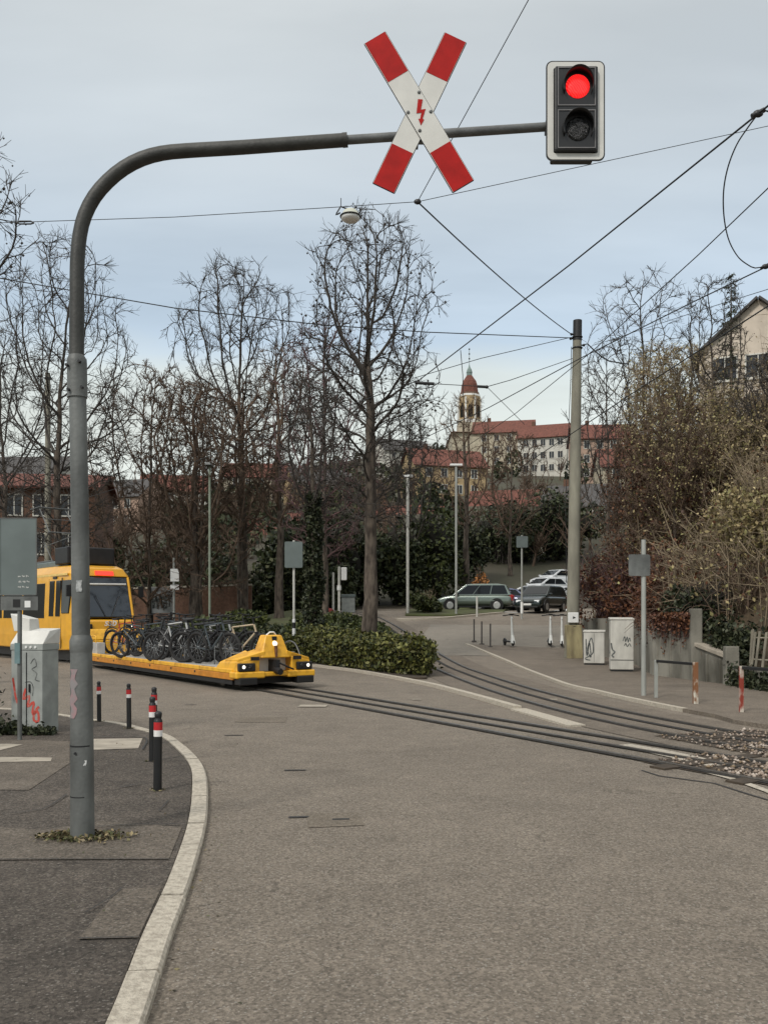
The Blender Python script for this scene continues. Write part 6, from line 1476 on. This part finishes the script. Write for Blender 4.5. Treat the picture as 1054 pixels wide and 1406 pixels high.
pole('white_post', 'stubby white post on the verge by the sage green car', 'post', 654.5, 0, 819, 2.6, M_postw, 47.5)
pole('sign_post', 'thin grey post with a plate in front of the dark green car', 'sign post', 716, 0, 735, 2.6, M_post, 46, lambda t, h, kq: (MB().tube([(0,0,.3),(0,0,.9)],[2.0*kq]*2,10).build('white_band', M_white, t), MB().prism(rrect(.6,.6,.05),(0,-.02,0),(0,-.08,h-.35)).build('sign_plate', M_signback, t)))
def lattice_mast():
    p = Vector(gz(66, 47)); h = Z_(512, 47) - p.z; t = thing('catenary_mast', 'beige concrete mast among the bare branches at far left', 'catenary mast', tuple(p)); MB().tube([(0,0,0),(0,0,h)],[.19,.125],14).build('pole', M_mast, t); MB().tube([(0,0,h-.35),(0,0,h-.25)],[.17,.17],14).build('band', M_darkmetal, t)
lattice_mast()
g_ = Vector(gz(221, 46)); gb = thing('graffiti_board', 'grey board sprayed with dark graffiti letters behind the tram nose', 'board', tuple(g_)); kq = 46/F
zb, zt_ = Z_(842, 46) - g_.z, Z_(806, 46) - g_.z
MB().box(-16*kq, 0, zb, 16*kq, .12, zt_).build('board', mat('board_grey', (.36,.37,.37), .8, var=.3, scale=2), gb, .02)
for x in (-13, 13): MB().box(x*kq-.05,.12,-.1,x*kq+.05,.22,zt_).build('leg', M_darkmetal, gb)
mb = MB(); squiggle(mb, (0,0,zb), (kq,0,0), (0,0,kq), [(-11,30),(-10,8),(-6,22),(-4,7),(-1,24),(1,10),(4,10),(5,20),(1,20),(3,8),(8,9),(7,22),(11,24),(12,9)], 2.6, (0,-1,0), .01); mb.build('graffiti', M_spray_d, gb)
lw = thing('low_wall', 'low brown garden wall behind the tram nose', 'wall', (0,0,0)); a, b = P_(150, 0, 52), P_(345, 0, 50)
MB().hexa([(a.x,a.y,H(a.x,a.y)-.2),(b.x,b.y,H(b.x,b.y)-.2),(b.x,b.y+.3,H(b.x,b.y)-.2),(a.x,a.y+.3,H(a.x,a.y)-.2)],[(a.x,a.y,3.2),(b.x,b.y,3.4),(b.x,b.y+.3,3.4),(a.x,a.y+.3,3.2)]).build('wall_panel', M_brick, lw)
MB().hexa([(a.x,a.y-.05,3.203),(b.x,b.y-.05,3.403),(b.x,b.y+.35,3.403),(a.x,a.y+.35,3.203)],[(a.x,a.y-.05,3.3),(b.x,b.y-.05,3.5),(b.x,b.y+.35,3.5),(a.x,a.y+.35,3.3)]).build('coping', M_palepave, lw)
# red parking ticket / notice near the white posts and grey box behind it
rp_ = Vector(gz(453, 45)); rb2 = thing('red_sack', 'small red bundle among the shrubs beside the short white post', 'bag', (rp_.x, rp_.y, Z_(842, 45)))
MB().ball((0,0,.10),.17,12,8,(1.2,.8,.9)).ball((-.12,-.02,.22),.09,10,6,(1,.8,1.3)).ball((.14,0,.05),.10,10,6,(1.2,1,.7)).build('sack', mat('dull_red', (.20,.02,.018), .8, var=.5, scale=8), rb2)
gx = Vector(gz(478, 51)); bx_ = thing('grey_box', 'grey cabinet with a sloping lid behind the taller white post', 'cabinet', (gx.x, gx.y, gx.z)); MB().box(-.38,0,0,.38,.5,Z_(820,51)-gx.z).build('body', M_cab, bx_, .02); MB().box(-.42,-.05,Z_(820,51)-gx.z+.003,.42,.55,Z_(816,51)-gx.z).build('lid', M_signback, bx_, .02)

# ================================================================== HOUSES, CHURCH, HILLSIDE
M_frame = mat('window_frame', (.62,.60,.54), .6, var=.1); M_plasterE = mat('pale_rose_plaster', (.66,.57,.47), .9, var=.22, scale=1.2, detail=8); M_pane = glass('house_pane', (.03,.034,.04), .08); M_shut = mat('shutter', (.12,.10,.08), .7, var=.3)
def house(label, loc, rz, w, d, h, rh, wm, rm, rows, cols, near=False, gable_front=False, chim=1, group='houses on the hillside', ww=1.0, wh=1.4, sill=True):
    """front faces -y locally; ridge along x (or along y with gable_front)"""
    t = thing('house', label, 'house', loc, rz, group)
    mb = MB(); mb.box(-w/2, 0, -4.0, w/2, d, h)
    if gable_front: mb.add([(-w/2,0,h),(w/2,0,h),(0,0,h+rh),(-w/2,d,h),(w/2,d,h),(0,d,h+rh)], [(0,1,2),(5,4,3)])
    else: mb.add([(-w/2,0,h),(-w/2,d,h),(-w/2,d/2,h+rh),(w/2,0,h),(w/2,d,h),(w/2,d/2,h+rh)], [(0,1,2),(5,4,3)])
    mb.build('wall', wm, t)
    e = .45; th = .16; r = MB()
    def slab(p0, p1, p2, p3):
        n_ = (Vector(p1)-Vector(p0)).cross(Vector(p3)-Vector(p0)).normalized()
        if n_.z < 0: n_ = -n_
        r.hexa([tuple(Vector(p) + n_*.01) for p in (p0,p1,p2,p3)], [tuple(Vector(p)+n_*th) for p in (p0,p1,p2,p3)])
    if gable_front:
        s_ = rh/(w/2)
        for q in (-1, 1): slab((q*(w/2+e), -e, h-e*s_), (q*(w/2+e), d+e, h-e*s_), (0, d+e, h+rh), (0, -e, h+rh))
    else:
        s_ = rh/(d/2)
        for y0 in (-e, d+e): slab((-w/2-e, y0, h-e*s_), (w/2+e, y0, h-e*s_), (w/2+e, d/2, h+rh), (-w/2-e, d/2, h+rh))
    rf = r.build('roof', rm, t)
    for k in range(chim):
        x = (-.25 + .5*k) * w if not gable_front else .18*w; y = d*.5 if not gable_front else d*(.4+.3*k); zt = h + rh*(.98 if not gable_front else .75)
        MB().box(x-.35, y-.35, zt-1.2, x+.35, y+.35, zt+1.0).build('chimney', M_brick, rf)
    for i in range(rows):
        z = h - (i + 1) * 2.75 + .75
        for j in range(cols):
            x = (j + .5) / cols * w * .84 - w*.42
            fr = MB(); fr.ring([(-ww/2-.1,-.1),(ww/2+.1,-.1),(ww/2+.1,wh+.1),(-ww/2-.1,wh+.1)],[(-ww/2,0),(ww/2,0),(ww/2,wh),(-ww/2,wh)],(0,-.09,0),(x,.01,z),(1,0,0),(0,0,1)); fr.box(x-.03,-.05,z,x+.03,0,z+wh); fo_ = fr.build('window', M_frame, t)
            MB().box(x-ww/2, -.02, z, x+ww/2, .01, z+wh).build('pane', M_pane, fo_)
            if near:
                MB().box(x-ww/2-.15,-.16,z-.19,x+ww/2+.15,-.0,z-.11).build('sill', M_frame, fo_)
    return t
# the gabled house on the bank at right
hx = X_(1040, 60); hz = 15.5; pk = Z_(411, 60)
hb = house('beige gabled house with paired windows half hidden by trees at right', (hx, 60, hz), R(-24), 7.6, 8, pk - hz - 3.3, 3.3, M_plasterE, M_roofg, 2, 3, True, True, 1, None, 1.5, 1.5)
# gable window pair detail: dark lower shutters
# houses behind the tram at left
house('long low house with red tiled roof behind the tram at far left', (X_(20, 62), 62, H(X_(20,62),62)), R(8), 11, 8, Z_(668, 62) - H(X_(20,62),62), 1.4, M_brick, M_rooft, 2, 5, group=None)
house('grey house behind the red roof at far left', (X_(-10, 95), 95, H(X_(-10,95),95)), R(-5), 14, 9, Z_(652, 95) - H(X_(-10,95),95), 2.6, M_plasterB, M_roofg, 3, 5, group=None)
hs_ = [(690, 205, 14, 'wide cream house with red roof right of the church tower', M_plasterA, M_rooft, 573, 2), (745, 190, 11, 'white house with red roof left of the catenary mast', M_plasterB, M_rooft, 578, 3), (832, 170, 12, 'rose house with red roof right of the catenary mast', M_plasterD, M_rooft, 577, 2),
       (560, 215, 12, 'pale house with grey roof left of the church tower', M_plasterB, M_roofg, 600, 2), (620, 150, 13, 'ochre house with red roof below the church', M_plasterC, M_rooft, 612, 2), (700, 130, 12, 'cream house low on the slope behind the parking lot', M_plasterA, M_rooft, 668, 2), (800, 120, 11, 'white house low on the slope by the catenary mast', M_plasterB, M_roofg, 660, 3),
       (450, 170, 13, 'ochre house with grey roof behind the plane tree', M_plasterC, M_roofg, 640, 2), (350, 185, 13, 'cream house with red roof left of the plane tree', M_plasterA, M_rooft, 632, 2), (240, 160, 12, 'white house with red roof behind the brown twiggy tree', M_plasterB, M_rooft, 648, 2), (150, 150, 12, 'rose house with grey roof near the mast', M_plasterD, M_roofg, 655, 2), (540, 125, 12, 'white house with red roof behind the white lamp post', M_plasterB, M_rooft, 690, 2), (400, 118, 12, 'brown house low behind the little wood', M_brick, M_rooft, 700, 2), (875, 140, 11, 'cream house above the bank beside the bare tree', M_plasterA, M_rooft, 610, 2)]
for i, (px, Y, w, lb, wm, rm, top, cols) in enumerate(hs_):
    x = X_(px, Y); z0 = H(x, Y); zt = Z_(top, Y); rh = 3.4; h = max(5.0, zt - z0 - rh); hh = min(h, 9.5)
    house(lb, (x, Y, zt - rh - hh), R(rnd.uniform(-25, 25)), w, 9, hh, rh, wm, rm, 3, cols + 2)
# church tower with red bell-shaped roof
YT = 250.0; kt = YT/F; tx = X_(644, YT)
def TZ(py): return Z_(py, YT)
ct = thing('church_tower', 'distant church tower with a red bell shaped roof and thin spire', 'church tower', (tx, YT, TZ(640)))
def tz(py): return TZ(py) - TZ(640)
MB().box(-16*kt,-16*kt,-14,16*kt,16*kt,tz(581)).build('shaft', M_plasterA, ct)
def poly8(r): return [(r*math.cos(R(22.5+45*i)), r*math.sin(R(22.5+45*i))) for i in range(8)]
def oct_(rz_, nm, m, par=ct):
    mb = MB(); n = 8; vs = []; 
    for r, z in rz_: vs += [(x, y, z) for x, y in poly8(r)]
    fs = [(i*n+j, i*n+(j+1) % n, (i+1)*n+(j+1) % n, (i+1)*n+j) for i in range(len(rz_)-1) for j in range(n)] + [tuple(range(n)), tuple((len(rz_)-1)*n+j for j in reversed(range(n)))]
    return mb.add(vs, fs).build(nm, m, par)
oct_([(17.5*kt, tz(583)), (17.5*kt, tz(578.5))], 'cornice', M_signwhite); oct_([(16.2*kt, tz(578)), (15.6*kt, tz(546))], 'belfry', M_plasterC)
for i in range(8):
    a = R(-90 + 45*i); r_ = 15.0*kt
    m_ = MB(); m_.T = Matrix.Rotation(a, 4, 'Z'); m_.box(r_, -3.4*kt, tz(575), r_+.12, 3.4*kt, tz(562)); m_.tube([(r_, 0, tz(562)), (r_+.12, 0, tz(562))], [3.4*kt]*2, 14); m_.build('belfry_opening', M_inner, ct)
    m_ = MB(); m_.T = Matrix.Rotation(a + R(22.5), 4, 'Z'); m_.box(15.9*kt, -1.1*kt, tz(577.5), 17.0*kt, 1.1*kt, tz(548)); m_.build('pilaster', M_signwhite, ct)
oct_([(15.4*kt, tz(545.8)), (14.6*kt, tz(543))], 'cornice', M_signwhite)
oct_([(14.2*kt, tz(542.8)), (13.6*kt, tz(540))], 'upper_cornice', M_brick)
oct_([(12.6*kt, tz(540)), (11.6*kt, tz(533)), (11.2*kt, tz(529)), (9.6*kt, tz(524)), (6.0*kt, tz(519)), (4.1*kt, tz(516))], 'bell_roof', M_rooft)
M_copper = mat('green_copper', (.20,.27,.25), .7, var=.3)
oct_([(3.9*kt, tz(516)), (3.9*kt, tz(512))], 'lantern', M_copper); oct_([(4.4*kt, tz(511.9)), (3.4*kt, tz(508)), (1.2*kt, tz(504)), (.35*kt, tz(500)), (.3*kt, tz(478))], 'spire', M_copper)
for py in (479.5, 486, 492.5): MB().ball((0,0,tz(py)), .24, 8, 6).build('finial_ball', M_darkmetal, ct)
MB().box(-26*kt,-6,-12,60*kt,22,tz(600)).build('nave', M_plasterA, ct)
r = MB(); r.add([(-28*kt,-7,tz(600)),(62*kt,-7,tz(600)),(62*kt,23,tz(600)),(-28*kt,23,tz(600)),(-20*kt,8,tz(584)),(62*kt,8,tz(584))],[(0,1,5,4),(3,4,5,2),(0,4,3),(1,2,5),(0,3,2,1)]); r.build('nave_roof', M_rooft, ct)

# wooded hillside: bare and evergreen crowns too many to count
rs = np.random.RandomState(55); pe = []; pb = []; sgw = []
def hz_ok(x, y, z):
    return True
for _ in range(1500):
    Y = 78 + 300 * rs.rand()**1.25; px = rs.uniform(-420, 1480); x = X_(px, Y); z = H(x, Y)
    if 560 < px < 900 and 95 < Y < 235 and rs.rand() < .55: continue
    h = rs.uniform(3.5, 7.5) * (1.0 if Y < 200 else .85)
    if 600 < px < 700 and Y < 250: h *= .55
    if rs.rand() < .30:
        nl = 190
        for _ in range(nl):
            d = rs.normal(size=3); d /= np.linalg.norm(d); pe.append((x + d[0]*h*.30, y_ := Y + d[1]*h*.30, z + h*.52 + d[2]*h*.46))
    else:
        base = Vector((x, Y, z - .3)); top = base + Vector((rs.normal(0,.05)*h, rs.normal(0,.05)*h, h*.55)); sgw.append((base, top, .14, .08))
        for _ in range(22):
            b0 = base.lerp(top, rs.uniform(.4, 1)); a = rs.uniform(0, 6.28); r_ = h*rs.uniform(.12,.36); e_ = b0 + Vector((r_*math.cos(a), r_*math.sin(a), h*rs.uniform(.1,.45))); sgw.append((b0, e_, .06, .03))
            for _ in range(2):
                q = b0.lerp(e_, rs.uniform(.4,1)); sgw.append((q, q + Vector((rs.normal(0,.09)*h, rs.normal(0,.09)*h, rs.uniform(.04,.2)*h)), .035, .02))
hw_ = thing('hillside_wood', 'far wooded hillside of bare and evergreen trees between the houses', 'wood', (0,0,0)); hw_['kind'] = 'stuff'
leaf_obj('evergreen_crowns', pe, .42, L_ever, hw_, 4); v, f = segs_mesh(sgw, 3); npmesh('bare_crowns', v, f, M_twig_brown, hw_)

# ================================================================== WIRES AND HANGING LAMP
M_wire = mat('wire', (.012,.013,.015), .6, var=.2)
wi = [0]
def wire(label, pts, wpx=2.0, sag=0.0, name='overhead_wire', r=None, step=1.2):
    """pts: world points; tube radius about wpx picture pixels wide where it hangs"""
    P = [Vector(p) for p in pts]; out = []
    for a, b in zip(P, P[1:]):
        n = max(3, int((b-a).length/step))
        for i in range(n): t = i/n; q = a.lerp(b, t); q.z -= sag*4*t*(1-t); out.append(q)
    out.append(P[-1]); ym_ = sum(p.y for p in P)/len(P)
    o = MB().tube(out, r or max(.006, wpx/2*ym_/F*.62), 6).build(name, M_wire)
    return tag(o, label, 'wire', 'overhead wires')
NY = 16.0; Nn_ = P_(573, 277, NY); YCm = mp_.y
wire('dark wire running steeply down from the top edge behind the crossing sign', [P_(760, -66, 12.4), P_(725, 0, 13.2), Nn_], 2.2)
wire('dark wire from the suspension knot down to the catenary mast', [Nn_, P_(784, 459, YCm)], 2.4, .12)
wire('thin span wire carrying the hanging lamp, crossing behind the mast arm', [P_(-150, 309, NY), P_(0, 306, NY), P_(240, 298, NY), P_(468, 284, NY), Nn_], 1.5, .0)
wire('thin span wire climbing from the knot behind the traffic light to the right edge', [Nn_, P_(828, 222, NY), P_(1054, 173, NY), P_(1250, 128, NY)], 1.2)
wire('wire dropping across the left trees to the top of the catenary mast', [P_(-120, 364, 23.5), P_(0, 382, 24), P_(240, 423, 24.6), P_(440, 446, 25.4), P_(585, 456, 26), P_(784, 464, YCm)], 2.2)
z5 = 5.6
def cw(px, py, z=z5): Y = (z - CAMZ) * F / (HY - py); return Vector((X_(px, Y), Y, z))
# contact wires over the two tracks
a, b, c_ = cw(575, 522), cw(780, 365), cw(1054, 145)
t1f = [Vector((p.x, p.y, 5.75)) for p in T1 if p.y > 21][::-1]
wire('long contact wire from behind the plane tree to the upper right edge', [Vector((-13, 34, 5.78)), Vector((-7.2, 26.2, 5.7)), a, b, c_, c_ + (c_-b)*.8], 2.0)
wire('contact wire crossing under the loose loop of cable', [cw(600, 640), cw(707, 568), cw(777, 511), cw(814, 481), cw(958, 350), cw(1054, 258), cw(1054, 258) + (cw(1054, 258)-cw(958, 350))*1.2], 1.8)
wire('heavy contact wire meeting the lower end of the loose cable loop', [cw(560, 612), cw(670, 560), cw(800, 490), cw(950, 415), cw(1054, 365), cw(1054, 365) + (cw(1054, 365)-cw(950, 415))*1.2], 2.2)
wire('lowest heavy wire slanting across the bank to the gabled house', [cw(700, 651), cw(800, 585), cw(860, 545), cw(1054, 420), cw(1054, 420) + (cw(1054, 420)-cw(860, 545))*.8], 2.4)
wire('fine wire running just above the gabled house roof', [P_(815, 474, YCm), P_(900, 446, 22), P_(980, 420, 19), P_(1054, 397, 17), P_(1150, 366, 15)], 1.3)
wire('thin stay from the mast head to behind the plane tree', [P_(784, 463, YCm), P_(660, 492, 27.5), P_(565, 520, 29)], 1.6)
wire('thin stay from the mast past the church spire', [P_(786, 492, YCm), P_(700, 522, 25), P_(668, 531, 24.5)], 1.6)
wire('short insulated wire crossing in front of the church roof', [P_(668, 531, 24.5), P_(596, 527, 24.5), P_(566, 525, 24.5)], 1.6)
tag(MB().tube([P_(596,527,24.45), P_(570,525.6,24.45)],.045,8).build('insulator', M_black), 'black rod insulator on the short wire right of the plane tree', 'insulator', 'insulators')
tag(MB().tube([P_(668,531.3,24.45), P_(655,530.6,24.45)],.04,8).ball(P_(668,531.3,24.45),.05,8,6).build('insulator', M_black), 'black rod insulator on the short wire beside the church roof', 'insulator', 'insulators')
wire('fine stay falling from the wire junction right of the church', [P_(668,531,24.5), P_(682,545,24.5), P_(720, 583, 24.5)], 1.3)
d0 = b.lerp(a, (780-632)/(780-575)); d0 = cw(632, 480.5)
wire('short dropper hanging from the topmost contact wire left of the spire', [P_(632,481,d0.y), P_(635,515,d0.y), P_(636,560,d0.y)], 1.0)
# loose loop of cable
lp1, lp2 = cw(1040, 156), cw(1050, 366)
LP = [(1040,156,lp1.y),(1026,175,7.2),(1010,200,7.5),(998,232,7.9),(992.5,265,8.4),(993.5,300,8.8),(1000,330,9.2),(1012,352,9.5),(1025,363,9.8),(1036,368,9.9),(1050,365.5,lp2.y)]
lo = MB().tube(catmull([tuple(P_(*p)) for p in LP], .06), .0065, 6); tag(lo.build('cable_loop', M_wire), 'loose curved loop of black cable joining two contact wires at right', 'cable', 'overhead wires')
lo = MB().tube(catmull([tuple(P_(1040,156,lp1.y)), tuple(P_(1050,152,lp1.y)), tuple(P_(1066,158,lp1.y)), tuple(P_(1080,172,lp1.y))], .04), .0065, 6); tag(lo.build('cable_loop', M_wire), 'short end of black cable leaving the clamp at the upper right edge', 'cable', 'overhead wires')
for p, lb in ((lp1, 'black clamp at the upper end of the loose cable loop'), (lp2, 'black clamp at the lower end of the loose cable loop'), (Nn_, 'black knot fitting where the span wires meet below the crossing sign')):
    q = MB(); q.ball((0,0,0), .03 if p is not Nn_ else .05, 10, 7, (1.4,.8,1)); q.tube([(-.05,0,-.02),(.05,0,.03)],.02,6); o = q.build('wire_clamp', M_black); o.location = p; tag(o, lb, 'clamp', 'wire clamps')
tb = MB(); c0 = P_(35, 306, NY - .02)
tb.tube([c0 + Vector((-.16,0,0)), c0 + Vector((-.10,0,.03)), c0 + Vector((.10,0,.03)), c0 + Vector((.16,0,0))],.014,6); tb.tube([c0 + Vector((-.16,0,0)), c0 + Vector((-.10,0,-.02)), c0 + Vector((.10,0,-.02)), c0 + Vector((.16,0,0))],.014,6)
tag(tb.build('turnbuckle', M_black), 'black turnbuckle on the span wire at the far left', 'turnbuckle')
# hanging street lamp
kl = NY/F; lc = P_(481, 284, NY); hl = thing('hanging_lamp', 'shallow pale street lamp hanging from the span wire over the plane tree', 'street lamp', tuple(lc))
def profile(rz_, nm, m, n=22):
    vs = []; 
    for r, z in rz_: vs += [(r*kl*math.cos(2*math.pi*i/n), r*kl*math.sin(2*math.pi*i/n), z*kl) for i in range(n)]
    fs = [(i*n+j, i*n+(j+1) % n, (i+1)*n+(j+1) % n, (i+1)*n+j) for i in range(len(rz_)-1) for j in range(n)] + [tuple(range(n)), tuple((len(rz_)-1)*n+j for j in reversed(range(n)))]
    return MB().add(vs, fs, True).build(nm, m, hl)
profile([(8,-5),(10,-7),(12,-11),(13.5,-12.5)], 'housing', mat('lamp_cream', (.55,.56,.47), .5, var=.15)); profile([(14.3,-12.6),(14.6,-13.2),(14.4,-14)], 'rim', M_black); profile([(13,-14.1),(12.6,-16.8),(9,-19.5)], 'diffuser', M_white)
m_ = MB(); m_.tube(catmull([(-13*kl,0,1*kl),(-16*kl,0,-4*kl),(-20*kl,0,-11*kl),(-14*kl,0,-8*kl)],.04),.013,6); m_.tube([(-12*kl,0,0),(0,0,-4.5*kl),(9*kl,0,0)],.014,6); m_.tube([(-13*kl,0,0),(-13*kl,0,12*kl)],.008,6); m_.build('hanger', M_black, hl)
